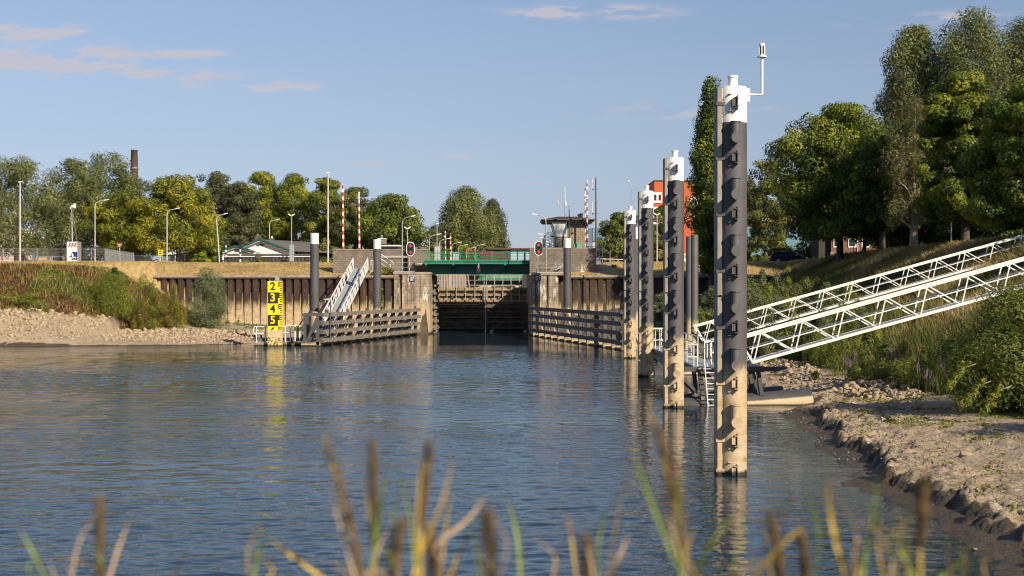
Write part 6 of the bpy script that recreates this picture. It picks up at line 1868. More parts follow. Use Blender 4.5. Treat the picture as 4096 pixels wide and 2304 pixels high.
# ---- right grove on the dike
mp = dict(asp=.75, cl=.095, flat=.75, prof='broad')
T('maple_tree', 'broad dark maple left in the right grove, over the brick house', 'tree', 3360, 425, 235, 140, 'maple', K=150, n=42000, t0=.19, seed=40, leaf=.23, trunk=.32, tint=.45, limbs=14, two=('gold', .3, .10), **mp)
T('maple_tree', 'narrower maple in front of the brick house windows', 'tree', 3530, 520, 150, 132, 'maple', K=90, n=20000, t0=.22, seed=41, leaf=.22, trunk=.26, tint=.32, limbs=12, **mp)
T('willow_tree', 'tall slender willow sticking up left in the right grove', 'tree', 3655, 112, 130, 152, 'willow', prof='round', K=120, n=26000, t0=.42, seed=42, leaf=.26, asp=.45, droop=.4, cl=.13, flat=1.2, trunk=.4, tint=.5, limbs=14)
T('willow_tree', 'tallest willow at the upper right of the grove', 'tree', 3905, 45, 175, 148, 'willow', prof='round', K=140, n=32000, t0=.38, seed=43, leaf=.26, asp=.45, droop=.4, cl=.12, flat=1.2, trunk=.45, tint=.5, limbs=14)
T('willow_tree', 'big willow cut by the right picture edge, top of the grove', 'tree', 4120, 70, 175, 150, 'willow', prof='round', K=130, n=30000, t0=.38, seed=44, leaf=.26, asp=.45, droop=.4, cl=.12, flat=1.2, trunk=.45, tint=.45, limbs=10)
T('dying_willow', 'half-dead pale willow with bare twisting branches in the right grove', 'tree', 3655, 395, 120, 126, 'dead', prof='broad', K=90, n=9000, t0=.22, seed=45, leaf=.20, asp=.3, droop=.5, cl=.12, flat=1.2, trunk=.35, bark='bark_pale', limbs=46, tint=.35, two=('willow', .75, 1.3))
T('maple_tree', 'sunlit yellow-green maple in the middle of the right grove', 'tree', 3862, 300, 185, 112, 'gold', K=130, n=42000, t0=.20, seed=46, leaf=.19, trunk=.32, tint=.40, limbs=14, two=('maple', .55, .5), **mp)
T('maple_tree', 'green maple cut by the right picture edge in front of the grove', 'tree', 4110, 330, 200, 96, 'maple', K=130, n=40000, t0=.12, seed=47, leaf=.17, trunk=.3, tint=.50, limbs=12, two=('gold', .35, .2), **mp)
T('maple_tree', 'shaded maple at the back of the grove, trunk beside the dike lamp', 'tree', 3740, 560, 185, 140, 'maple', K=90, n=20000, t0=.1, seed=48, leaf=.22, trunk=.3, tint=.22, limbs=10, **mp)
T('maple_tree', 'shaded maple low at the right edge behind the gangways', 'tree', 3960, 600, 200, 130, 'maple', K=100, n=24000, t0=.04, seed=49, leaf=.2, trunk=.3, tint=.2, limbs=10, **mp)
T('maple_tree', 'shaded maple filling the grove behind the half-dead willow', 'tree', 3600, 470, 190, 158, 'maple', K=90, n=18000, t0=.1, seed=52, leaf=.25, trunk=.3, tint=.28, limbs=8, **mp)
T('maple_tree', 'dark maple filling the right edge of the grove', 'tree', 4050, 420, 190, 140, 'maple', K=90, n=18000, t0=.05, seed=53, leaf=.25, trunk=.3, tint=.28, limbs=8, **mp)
for i, (u, Yk, r_) in enumerate(((3455, 150, .2), (3560, 146, .24), (3600, 138, .2))):
    t = empty('bare_trunk', (X(u, Yk), Yk, 8.4), ['slim dark trunk before the brick house', 'thicker dark trunk right of the brick house windows', 'dark trunk farthest right of the brick house'][i], 'tree trunk')
    MB().tube([(X(u, Yk), Yk, 8.2), (X(u + 5, Yk), Yk, 10.5), (X(u - 4, Yk), Yk, 14)], [r_ * 1.2, r_, r_ * .7], 8).build('trunk', MT['bark'], t, 60)
    MB().tube([(X(u + 5, Yk), Yk, 10.5), (X(u + 30, Yk), Yk, 13)], [r_ * .5, r_ * .2], 6).build('limb', MT['bark'], t, 60)
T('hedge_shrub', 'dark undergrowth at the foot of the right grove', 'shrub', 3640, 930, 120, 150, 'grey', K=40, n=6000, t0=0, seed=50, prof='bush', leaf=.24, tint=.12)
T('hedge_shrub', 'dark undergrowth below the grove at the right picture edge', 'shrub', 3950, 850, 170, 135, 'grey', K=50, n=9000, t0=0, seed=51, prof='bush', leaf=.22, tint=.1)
# trees standing just outside the frame on the dike: their shade falls into the picture
for i, (x, y, H, W_) in enumerate(((45.0, 86, 18, 11), (54, 102, 20, 13), (46, 66, 13, 9), (60, 84, 21, 13))):
    tree('maple_tree', 'dike maple just outside the right picture edge, number %s counted towards the camera' % ['two', 'four', 'one', 'three'][i], 'tree', x, y, 8.4, H, W_, 'maple', prof='broad', K=60, n=9000, t0=.12, seed=60 + i, leaf=.4, cl=.13, trunk=.3)

# ---- far woods closing the horizon
rg = np.random.default_rng(5)
k = 420
fxw = np.concatenate([rg.uniform(-190, -25, 170), rg.uniform(-30, 40, 60), rg.uniform(10, 230, 190)])
fyw = rg.uniform(395, 440, k)
cen = np.stack([fxw, fyw, 8.3 + rg.random(k) * 3.0], 1)
tag(leaves('distant_woods', None, LM['grey'], cen, np.full((k, 3), 3.0), 26000, .9, .7, 0, .35 + .1 * rg.normal(size=k), rg, .4), kind='stuff')

# ---- left bank shrubs
T('willow_shrub', 'round grey-green willow bush against the left sheet pile wall', 'shrub', 832, 1066, 92, 149, 'sage', prof='bush', K=80, n=20000, t0=0, seed=70, leaf=.17, asp=.35, cl=.19, tint=.42, zb=1.0, trunk=.08)
T('willow_shrub', 'spreading bright green willow scrub in the middle of the left bank', 'shrub', 440, 1082, 105, 140, 'weed', prof='bush', K=75, n=20000, t0=0, seed=71, leaf=.18, asp=.3, cl=.16, flat=1.5, tint=.36, trunk=.06, droop=.2)
T('willow_shrub', 'dark green leafy bush above the willow scrub on the left bank', 'shrub', 455, 1068, 45, 144, 'mid', prof='bush', K=26, n=4500, t0=0, seed=72, leaf=.2, tint=.35, trunk=.06)
T('willow_shrub', 'green-orange scrub right of the willow scrub on the left bank', 'shrub', 580, 1100, 70, 142, 'weed', prof='bush', K=46, n=9000, t0=0, seed=73, leaf=.17, asp=.3, flat=1.6, cl=.13, tint=.45, trunk=.06, two=('rusty', .5, .45))
T('willow_shrub', 'orange-tinged tall weeds left of the round grey-green bush', 'shrub', 695, 1128, 62, 145, 'weed', prof='bush', K=40, n=8000, t0=0, seed=74, leaf=.15, asp=.3, flat=1.7, cl=.13, tint=.5, trunk=.05, two=('rusty', .6, .6))
T('willow_shrub', 'low green weeds at the far left foot of the bank', 'shrub', 110, 1170, 80, 136, 'weed', prof='bush', K=30, n=4500, t0=0, seed=75, leaf=.16, asp=.3, tint=.36, trunk=.05)
T('willow_shrub', 'low weeds at the left picture edge of the bank', 'shrub', -10, 1180, 70, 137, 'weed', prof='bush', K=30, n=4500, t0=0, seed=76, leaf=.16, asp=.3, tint=.42, trunk=.05, two=('dead', .4, .3))
T('ivy_clump', 'green creeper tuft on the quay edge left of the second white-topped pile', 'plant', 1478, 1080, 32, 158.3, 'mid', prof='bush', K=14, n=2000, t0=0, seed=77, leaf=.12, zb=6.6, trunk=.02, tint=.5, D=.7)
T('ivy_clump', 'reddish green creeper bush on the quay edge right of the second white-topped pile', 'plant', 1545, 1068, 34, 158.3, 'weed', prof='bush', K=18, n=3000, t0=0, seed=78, leaf=.12, zb=6.6, trunk=.02, tint=.5, D=.7, two=('rusty', .6, .6))
T('ivy_clump', 'yellow creeper hanging down the sheet piling beside the second white-topped pile', 'plant', 1530, 1150, 6, 157.5, 'gold', prof='box', K=14, n=900, t0=0, seed=79, leaf=.12, zb=2.8, trunk=.01, tint=.5, D=.3, cl=.4)
T('dry_bush', 'small brown dead bush on the dry slope right of the control tower', 'shrub', 2457, 1058, 15, 165, 'dead', prof='bush', K=12, n=900, t0=0, seed=80, leaf=.14, asp=.2, trunk=.02, tint=.2)
T('weed_tuft', 'small green tuft at the foot of the left sheet piling', 'plant', 955, 1270, 12, 155, 'weed', prof='bush', K=8, n=500, t0=0, seed=81, leaf=.12, trunk=.01)
T('weed_tuft', 'small green tuft left of the yellow gauge on the beach', 'plant', 910, 1272, 14, 155, 'weed', prof='bush', K=8, n=500, t0=0, seed=82, leaf=.12, trunk=.01)

# ---- right bank shrubs and herbs
T('willow_shrub', 'pale willow bush between the third and second mooring piles', 'shrub', 2655, 1150, 52, 136, 'sage', prof='bush', K=50, n=9000, t0=0, seed=83, leaf=.17, asp=.35, cl=.15, tint=.5, zb=1.2, trunk=.06)
T('willow_shrub', 'grey-green willow bush beside the slim dark piles', 'shrub', 2850, 1140, 75, 128, 'sage', prof='bush', K=60, n=11000, t0=0, seed=84, leaf=.17, asp=.35, cl=.14, tint=.36, zb=1.4, trunk=.06)
T('willow_shrub', 'low shaded scrub behind the slim dark piles', 'shrub', 2800, 1230, 60, 118, 'weed', prof='bush', K=34, n=5000, t0=0, seed=85, leaf=.16, asp=.3, tint=.3, zb=1.2, trunk=.05)
sap = [(2985, 1090, 36, 104), (3050, 1068, 30, 100), (3105, 1080, 34, 98), (3152, 1060, 26, 103), (3030, 1150, 42, 96), (3110, 1160, 48, 94), (3190, 1130, 44, 97), (3005, 1210, 46, 92), (3085, 1230, 52, 90), (3180, 1215, 55, 90), (3270, 1160, 46, 96), (3290, 1230, 52, 88), (3360, 1200, 42, 90)]
for i, (u, vt, hw, Yk) in enumerate(sap):
    xx = X(u, Yk)
    T('willow_sapling', 'upright young willow on the right slope behind the gangways, %s' % ['pale, nearest the big pile', 'pointed, second', 'broad, below the car', 'tallest, pointed, under the car bonnet', 'low, second row, left', 'low, second row, middle', 'second row, right', 'lowest row, beside the pile', 'lowest row, second', 'lowest row, third', 'farther right, upper', 'farther right, lower', 'last one to the right'][i], 'sapling',
      u, vt, hw, Yk, 'sage' if i % 3 else 'weed', prof='egg', K=30, n=4200, t0=0, seed=90 + i, leaf=.17, asp=.25, cl=.22, flat=1.7, tint=.38, tvar=.12, trunk=.035, zb=float(ground(xx, Yk, False)) - .1, two=('dead', .3, .15), group='young willows on the right slope')
more = [(3000, 1110, 60, 108), (3075, 1120, 60, 106), (3150, 1110, 58, 107), (3230, 1105, 60, 106), (3310, 1125, 60, 102), (3390, 1130, 56, 98), (3050, 1180, 66, 98), (3140, 1190, 66, 96), (3230, 1190, 66, 94), (3330, 1195, 62, 93), (3430, 1200, 56, 88), (3480, 1260, 56, 80)]
mw = ['at the back, beside the pile', 'at the back, second', 'at the back, third', 'at the back, fourth', 'at the back, fifth', 'at the back, rightmost', 'middle row, beside the pile', 'middle row, second', 'middle row, third', 'middle row, fourth', 'middle row, rightmost', 'just behind the near gangway']
for i, (u, vt, hw, Yk) in enumerate(more):
    xx = X(u, Yk)
    T('willow_scrub', 'bushy sage green willow scrub on the right slope, ' + mw[i], 'shrub', u, vt, hw, Yk, ('sage', 'weed', 'sage', 'mid')[i % 4], prof='bush', K=36, n=6500, t0=0, seed=150 + i, leaf=.17, asp=.27, cl=.2, flat=1.4, tint=.46, tvar=.14, trunk=.04, zb=float(ground(xx, Yk, False)) - .1, two=('weed', .35, .3), group='willow scrub on the right slope')
herb = [(3340, 1310, 75, 76, 'weed', .30), (3440, 1340, 66, 72, 'mid', .40), (3530, 1360, 68, 69, 'mid', .28), (3620, 1360, 70, 66, 'weed', .34), (3710, 1350, 66, 64, 'mid', .25), (3790, 1290, 80, 62, 'mid', .30), (3270, 1310, 62, 84, 'weed', .36), (3180, 1310, 55, 92, 'weed', .30), (3560, 1500, 24, 66, 'weed', .5), (3640, 1525, 24, 63, 'weed', .5), (3260, 1480, 16, 74, 'gold', .35)]
hl = ['leafy herb clump left of the purple flower spikes under the near gangway', 'dark herb clump just above the stone heap', 'dark leafy herb bush above the right end of the stone heap', 'herb bush with straw grass behind it on the right bank', 'dark herb bush beside the overhanging willow', 'tall shaded bush between the gangway and the overhanging willow', 'green herb clump at the lower end of the near gangway slope', 'grassy herb clump behind the pontoon', 'small bright plant at the upper edge of the stone heap', 'small bright plant right of the stone heap', 'tiny yellow-green plant on the mud left of the stone heap']
for i, (u, vt, hw, Yk, kd, tn) in enumerate(herb):
    xx = X(u, Yk)
    T('herb_clump', hl[i], 'plant', u, vt, hw, Yk, kd, prof='bush', K=34, n=5200 if hw > 30 else 900, t0=0, seed=110 + i, leaf=.10, asp=.35, cl=.16, flat=1.3, tint=tn, trunk=.02, zb=float(ground(xx, Yk, False)) - .05)
# purple loosestrife
MT['purple'] = M('loosestrife_purple', (.17, .085, .19), .7, var=.3, scale=30)
MT['stem'] = M('herb_stem', (.075, .075, .025), .7)
rg = np.random.default_rng(31)
LS = [(3385, 1395, 70), (3402, 1420, 69), (3418, 1385, 71), (3570, 1365, 67), (3580, 1390, 66), (3592, 1380, 66.5), (3770, 1400, 60), (3782, 1425, 59), (3676, 1440, 62), (3702, 1455, 61)]
LN = ['left', 'middle', 'right']
for i, (u, v, Yk) in enumerate(LS):
    p_ = at(u, v, Yk); g = float(ground(p_.x, Yk, False))
    t = empty('loosestrife', (p_.x, Yk, g), ('purple loosestrife spikes in the herbs, %s of the %s group' % (LN[i % 3] if i < 9 else 'lone plant right', ['leftmost', 'middle', 'right', 'lowest'][min(i // 3, 3)])), 'flower', 'purple loosestrife on the right bank')
    q = MB(); s_ = MB()
    for j in range(4):
        dx, dy = rg.normal() * .12, rg.normal() * .12
        tp = Vector((p_.x + dx, Yk + dy, p_.z - rg.random() * .3)); bs_ = Vector((p_.x + dx * .2, Yk + dy * .2, g))
        s_.tube([bs_, tp], .008, 4)
        q.tube([tp.lerp(bs_, .32), tp.lerp(bs_, .15), tp], [.016, .018, .005], 6)
    s_.build('stem', MT['stem'], t); q.build('flower_spike', MT['purple'], t)
# overhanging willow at the right edge
wx, wy = 17.9, 50.5
tree('willow_bush', 'big dark overhanging willow bush at the right picture edge above the mud', 'shrub', wx + .9, wy + .5, .8, 4.7, 7.0, 'mid', prof='bush', K=130, n=60000, t0=0.02, seed=130, leaf=.15, asp=.25, droop=.25, cl=.12, flat=.9, tint=.42, trunk=.12, limbs=18, two=('weed', .6, .45), crownname='foliage')  # brighter second leaf colour stands in for sunlit clumps
tree('willow_bush', 'willow bush just outside the right picture edge that shades the mud', 'shrub', 20.3, 39.5, 1.3, 4.4, 6.0, 'mid', prof='bush', K=60, n=14000, t0=.02, seed=131, leaf=.2, asp=.3, droop=.25, cl=.13, trunk=.1, crownname='foliage')
for i, (u, v0, v1, Yk) in enumerate(((3880, 1540, 1625, 48), (3960, 1560, 1650, 47), (3820, 1470, 1555, 48.5))):
    a, b_ = at(u + 40, v0, Yk), at(u - 30, v1, Yk - .5)
    t = empty('drooping_branch', a, 'leafy willow branch drooping to the mud, %s of three' % ['middle', 'lowest', 'left'][i], 'branch')
    MB().tube([a + Vector((.5, .4, .1)), a, a.lerp(b_, .6) + Vector((.05, 0, .08)), b_], [.02, .015, .01, .004], 6).build('twig', MT['bark_pale'], t, 60)
    rg2 = np.random.default_rng(i); kk = 16
    cen = np.array([tuple(a.lerp(b_, f)) for f in np.linspace(-.2, 1, kk)]) + rg2.normal(size=(kk, 3)) * .05
    leaves('leaf_spray', t, LM['weed'], cen, np.full((kk, 3), .13), 420, .15, .035, .5, np.full(kk, .5), rg2, .3)

# ================================================================== GRASSES (nobody could count them)


def blade_field(name, P_, h_, wd, lean, tint, mat, seg=2):
    n = len(P_)
    rg = np.random.default_rng(len(name) + n)
    an = rg.random(n) * 2 * np.pi
    side = np.stack([np.cos(an), np.sin(an), np.zeros(n)], 1) * (wd / 2)[:, None]
    ln = np.stack([lean[:, 0], lean[:, 1], np.zeros(n)], 1)
    mid = P_ + np.stack([np.zeros(n), np.zeros(n), h_ * .6], 1) + ln * .35
    tip = P_ + np.stack([np.zeros(n), np.zeros(n), h_], 1) + ln
    v = np.stack([P_ - side, P_ + side, mid + side * .7, mid - side * .7, tip + side * .12, tip - side * .12], 1).reshape(-1, 3)
    b0 = np.arange(n) * 6
    f = np.concatenate([np.stack([b0, b0 + 1, b0 + 2, b0 + 3], 1), np.stack([b0 + 3, b0 + 2, b0 + 4, b0 + 5], 1)])
    return tag(np_obj(name, v, f, mat, None, {'tint': np.repeat(np.clip(tint, 0, 1), 6)}), kind='stuff')


LM['grass_mix'] = leaf_mat('grass_mix', [(.065, .09, .018), (.14, .155, .035), (.25, .205, .07), (.42, .32, .13), (.56, .44, .22)], .3)
LM['grass_dry'] = leaf_mat('grass_dry', [(.17, .17, .05), (.36, .265, .10), (.54, .40, .17), (.66, .52, .26)], .25)
LM['grass_green'] = leaf_mat('grass_green', [(.05, .09, .012), (.09, .14, .02), (.16, .20, .03)], .3)
rg = np.random.default_rng(77)
# right slope: tall seeding grass, denser close by
n = 150000
yy = 36 + 116 * rg.random(n) ** 1.25
xt = np.interp(yy, XTY[:, 0], XTY[:, 1])
xx = xt - .2 + (40 - xt) * rg.random(n) ** .9
ok = fbm(xx * .8, yy * .8, 3, 51) + .35 * sst((xx - xt) / 2.5) > .52
xx, yy, xt = xx[ok], yy[ok], xt[ok]; n = len(xx)
pt = fbm(xx * .28, yy * .28, 4, 61)
tn = .08 + .95 * (pt - .28) / .5 * np.clip(.35 + (xx - xt) / 12, .3, 1) + rg.normal(size=n) * .13
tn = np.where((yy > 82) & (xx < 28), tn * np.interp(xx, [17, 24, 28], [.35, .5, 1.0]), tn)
hk = np.where((yy > 82) & (xx < 25), 1.4, 1.0)
hh = (.45 + .75 * rg.random(n)) * (.7 + .6 * fbm(xx * .5, yy * .5, 3, 71)) * np.interp(xx, [16, 25, 31], [1.1, .9, .45]) * hk
blade_field('tall_grass', np.stack([xx, yy, ground(xx, yy, False) - .03], 1), hh, .022 + .028 * rg.random(n) + yy * .00022, rg.normal(size=(n, 2)) * .22 + np.array([-.12, .05]), tn, LM['grass_mix'])
# dry mown grass on the dike behind the quay walls
n = 60000
xx = np.concatenate([rg.uniform(-58, -20, n // 2), rg.uniform(6, 36, n // 2)]); yy = rg.uniform(158.6, 174, n)
yy = np.where((xx < -40), rg.uniform(147, 172, n), yy)
ok = ~((xx > -20.8) & (xx < 11.9) & (yy > 161)); xx, yy = xx[ok], yy[ok]; n = len(xx)
tn = .62 + (fbm(xx * .5, yy * .5, 4, 81) - .5) * 1.0 + rg.normal(size=n) * .12
blade_field('dry_grass', np.stack([xx, yy, ground(xx, yy, False) - .02], 1), .05 + .12 * rg.random(n), np.full(n, .07), rg.normal(size=(n, 2)) * .10, tn, LM['grass_dry'])
# left bank ground cover: dock and nettles, red-brown and green
n = 70000
xx = rg.uniform(-62, -33.5, n); yt = np.interp(xx, LTX[:, 0], LTX[:, 1]); yy = yt + 1.2 + rg.random(n) * 15
ok = (yy < 157.5) | (xx < -40); xx, yy, yt = xx[ok], yy[ok], yt[ok]; n = len(xx)
pc = fbm(xx * .22, yy * .22, 4, 91) + .12 * np.sin(xx * .5 + 2)
for nm, sel, kd in (('dock_plants', pc > .45, 'rusty'), ('nettle_cover', pc <= .45, 'weed')):
    a_, b_ = xx[sel], yy[sel]; k = len(a_)
    P_ = np.stack([a_, b_, ground(a_, b_, False) + .05 + .25 * rg.random(k) * fbm(a_, b_, 3, 95)], 1)
    tag(leaves(nm, None, LM[kd], P_, np.full((k, 3), .12), k, .20, .11, .1, .45 + (fbm(a_ * .8, b_ * .8, 3, 97) - .5) * 1.2, rg, .2), kind='stuff')
n = 5000
xx = rg.uniform(-62, -34, n); yt = np.interp(xx, LTX[:, 0], LTX[:, 1]); yy = yt + 1 + rg.random(n) * 13
ok = (yy < 157.5); xx, yy = xx[ok], yy[ok]; n = len(xx)
blade_field('bank_grass', np.stack([xx, yy, ground(xx, yy, False)], 1), .3 + .5 * rg.random(n), np.full(n, .05), rg.normal(size=(n, 2)) * .15, .35 + .5 * rg.random(n), LM['grass_mix'])
# green shore grass tufts
n = 9000
xx = np.concatenate([rg.uniform(12.8, 15.5, n // 2), rg.uniform(-36, -20, n // 2)]); yy = np.concatenate([rg.uniform(112, 150, n // 2), rg.uniform(146, 157.5, n // 2)])
ok = fbm(xx * .7, yy * .35, 3, 99) > np.where(xx > 0, .40, .60); xx, yy = xx[ok], yy[ok]; n = len(xx)
blade_field('shore_grass', np.stack([xx, yy, ground(xx, yy, False)], 1), .08 + .16 * rg.random(n), np.full(n, .06), rg.normal(size=(n, 2)) * .06, rg.random(n), LM['grass_green'])
# low green creepers on the near mud
n = 16000
yy = rg.uniform(27, 66, n); xx = np.interp(yy, WXY[:, 0], WXY[:, 1]) + 1.3 + rg.random(n) * 6
ok = fbm(xx * 1.05, yy * .8, 3, 103) > .635; xx, yy = xx[ok], yy[ok]; k = len(xx)
tag(leaves('mud_creeper', None, LM['weed'], np.stack([xx, yy, ground(xx, yy) + .02], 1), np.full((k, 3), .06), k * 2, .085, .06, 0, np.full(k, .5), rg, .2), kind='stuff')

# ================================================================== STONES
MT['stone'] = M('riprap_stone', (.36, .28, .185), .9, var=.35, scale=1.7, bump=.3, bscale=14)
MT['stone_grey'] = M('riprap_stone_grey', (.30, .235, .165), .9, var=.4, scale=2.2, bump=.3, bscale=14)
ICO = bmesh.new(); bmesh.ops.create_icosphere(ICO, subdivisions=1, radius=1.0)
ICV = np.array([tuple(v.co) for v in ICO.verts]); ICF = np.array([[v.index for v in f.verts] for f in ICO.faces]); ICO.free()


def stone_shape(rg):
    v = ICV.copy()
    v = np.sign(v) * np.abs(v) ** .7 * (1 + rg.normal(size=(len(v), 1)) * .14)
    return v * np.array([1, .55 + .35 * rg.random(), .45 + .3 * rg.random()])


def rot(rg):
    q = Matrix.Rotation(rg.random() * 6.28, 3, 'Z') @ Matrix.Rotation(rg.normal() * .5, 3, 'X') @ Matrix.Rotation(rg.normal() * .5, 3, 'Y')
    return q


rg = np.random.default_rng(200)
protos = []
for i in range(7):
    me = bpy.data.meshes.new('stone'); me.from_pydata([tuple(a) for a in stone_shape(rg)], [], [tuple(int(k) for k in f) for f in ICF])
    me.materials.append(MT['stone'] if i % 3 else MT['stone_grey']); protos.append(me)


def heap(n, cx, cy, rx, ry, s0, s1, hz):
    out = []
    for _ in range(n):
        a = rg.random() * 6.28; r = math.sqrt(rg.random())
        x, y = cx + rx * r * math.cos(a), cy + ry * r * math.sin(a)
        z = float(ground(x, y)) + hz * (1 - r * r) * rg.random() + .02
        out.append((x, y, z, s0 + (s1 - s0) * rg.random() ** 1.6))
    return out


right = heap(330, 16.8, 65.5, 1.8, 6.0, .08, .24, .40) + heap(110, 15.2, 74, 1.6, 6, .06, .16, .15) + heap(170, 16.2, 85, 1.6, 7, .08, .2, .35)
near = [(12.6, 39.5, .0, .20), (15.2, 36.6, .0, .14), (11.4, 45.2, .0, .18), (11.2, 31, 0, .12), (13.2, 50.5, 0, .13), (9.3, 28.6, 0, .07), (12.3, 33.0, 0, .16)]
right.sort(key=lambda s: -s[3] / s[1])
for i, s in enumerate(right[:240]):
    o = bpy.data.objects.new('stone', protos[i % 7]); C.objects.link(o)
    o.location = s[:3]; o.scale = (s[3],) * 3; o.rotation_euler = rot(rg).to_euler()
    tag(o, 'angular brown-grey stone lying in the heap on the right mud bank', 'stone', 'stones of the heap on the right mud bank')
NL = ['pale stone on the bare mud, right of the shore ledge', 'small stone by a stick at the right edge of the mud', 'blocky tan stone on the mud near the dark ledge', 'small stone low on the near mud', 'square stone standing on the mud before the shaded patch', 'white pebble at the water edge, lower right', 'flat pale stone among the green creepers']
for i, s in enumerate(near):
    o = bpy.data.objects.new('stone', protos[(i * 3) % 7]); C.objects.link(o)
    o.location = (s[0], s[1], float(ground(s[0], s[1])) + s[3] * .25); o.scale = (s[3],) * 3; o.rotation_euler = rot(rg).to_euler()
    tag(o, NL[i], 'stone')


def stones_mesh(name, lst, mat):
    V = []; F = []
    for i, (x, y, z, s) in enumerate(lst):
        v = stone_shape(rg) * s @ np.array(rot(rg)).T + np.array([x, y, z])
        V.append(v); F.append(ICF + i * len(ICV))
    tag(np_obj(name, np.concatenate(V), np.concatenate(F), mat), kind='stuff')


stones_mesh('small_rubble', right[240:] + heap(500, 12.5, 47, 2.6, 16, .015, .05, 0), MT['stone_grey'])
lst = []
for _ in range(3000):
    x = rg.uniform(-62, -25); yw = float(np.interp(x, LWX[:, 0], LWX[:, 1])); yt = float(np.interp(x, LTX[:, 0], LTX[:, 1]))
    yt = min(yt + 1, yw + 13 if x < -36 else yw + 16)
    f = rg.random(); y = yw + .6 + (yt - yw) * f
    if float(fbm(np.array([x * .3]), np.array([y * .5]), 3, 7)[0]) + .25 * f < .42: continue
    lst.append((x, y, float(ground(x, y)) + .03, .08 + .20 * rg.random() ** 2 * (.5 + f)))
stones_mesh('riprap_stones', lst, MT['stone'])

# driftwood sticks on the mud
MT['stick'] = M('dry_stick', (.36, .28, .18), .8, var=.2)
for i, (x, y, an, l_) in enumerate(((12.8, 35.0, .2, .75), (10.6, 29.5, 1.1, .5), (11.6, 27.9, .5, .6), (12.6, 29.0, .35, .5))):
    z = float(ground(x, y)) + .05
    tag(MB().tube([(x, y, z), (x + l_ * .5 * math.cos(an), y + l_ * .5 * math.sin(an), z + .05), (x + l_ * math.cos(an), y + l_ * math.sin(an), z + .03)], [.02, .017, .008], 6).build('stick', MT['stick']), ['thick flat stick on the mud at the right', 'thin stick leaning on the near mud by the water', 'long thin stick lowest on the mud', 'thin stick at the right edge of the near mud'][i], 'stick')

for i, (u, v) in enumerate(((2101, 1327), (1966, 1326))):
    p_ = at(u, v, 5.3 * F4 / (v - 1147)); s_ = 1.0
    g_ = MB().tube([(p_.x - .24, p_.y, .07), (p_.x - .14, p_.y, .07), (p_.x, p_.y, .06), (p_.x + .10, p_.y, .09), (p_.x + .14, p_.y, .17), (p_.x + .17, p_.y, .20), (p_.x + .215, p_.y, .195), (p_.x + .26, p_.y, .185)], [.012, .05, .085, .06, .035, .042, .03, .006], 10).build('gull', MT['white'], None, 60)
    tag(g_, ['white gull floating at the foot of the right lock pier', 'white gull floating before the right leaf of the lock gate'][i], 'gull')

# ================================================================== REEDS at the photographer's feet
LM['reed_green'] = M('reed_leaf_green', (.20, .26, .055), .6, var=.3, scale=9)
LM['reed_yellow'] = M('reed_leaf_yellow', (.50, .36, .07), .6, var=.25, scale=9)
LM['reed_tan'] = M('reed_leaf_tan', (.46, .34, .22), .6, var=.25, scale=9)
LM['plume'] = M('reed_plume', (.20, .135, .062), .9, var=.55, scale=30)
KEY = {'g': 'reed_green', 'y': 'reed_yellow', 't': 'reed_tan'}


def strip(pts, wd):
    """pointed blade, slightly folded"""
    n = len(pts); vs = []; fs = []
    for i, p_ in enumerate(pts):
        f = i / (n - 1); w_ = wd * min(1, .15 + 1.9 * f) if f < .5 else wd * (1 - .15 * f)
        d = (pts[min(i + 1, n - 1)] - pts[max(i - 1, 0)]).normalized(); sd = d.cross(Vector((0, 1, 0))).normalized()
        vs += [p_ - sd * w_ / 2, p_ + Vector((0, .004, 0)), p_ + sd * w_ / 2]
    for i in range(n - 1):
        a = 3 * i; fs += [(a, a + 1, a + 4, a + 3), (a + 1, a + 2, a + 5, a + 4)]
    return vs, fs


def smooth_line(pts, k=14):
    pts = [Vector(p_) for p_ in pts]
    if len(pts) == 2: pts = [pts[0], pts[0].lerp(pts[1], .5) + Vector((0, 0, .004)), pts[1]]
    out = []
    for i in range(k + 1):
        f = i / k * (len(pts) - 1); j = min(int(f), len(pts) - 2); g = f - j
        p0 = pts[max(j - 1, 0)]; p1 = pts[j]; p2 = pts[j + 1]; p3 = pts[min(j + 2, len(pts) - 1)]
        out.append(.5 * ((2 * p1) + (p2 - p0) * g + (2 * p0 - 5 * p1 + 4 * p2 - p3) * g * g + (3 * p1 - p0 - 3 * p2 + p3) * g ** 3))
    return out


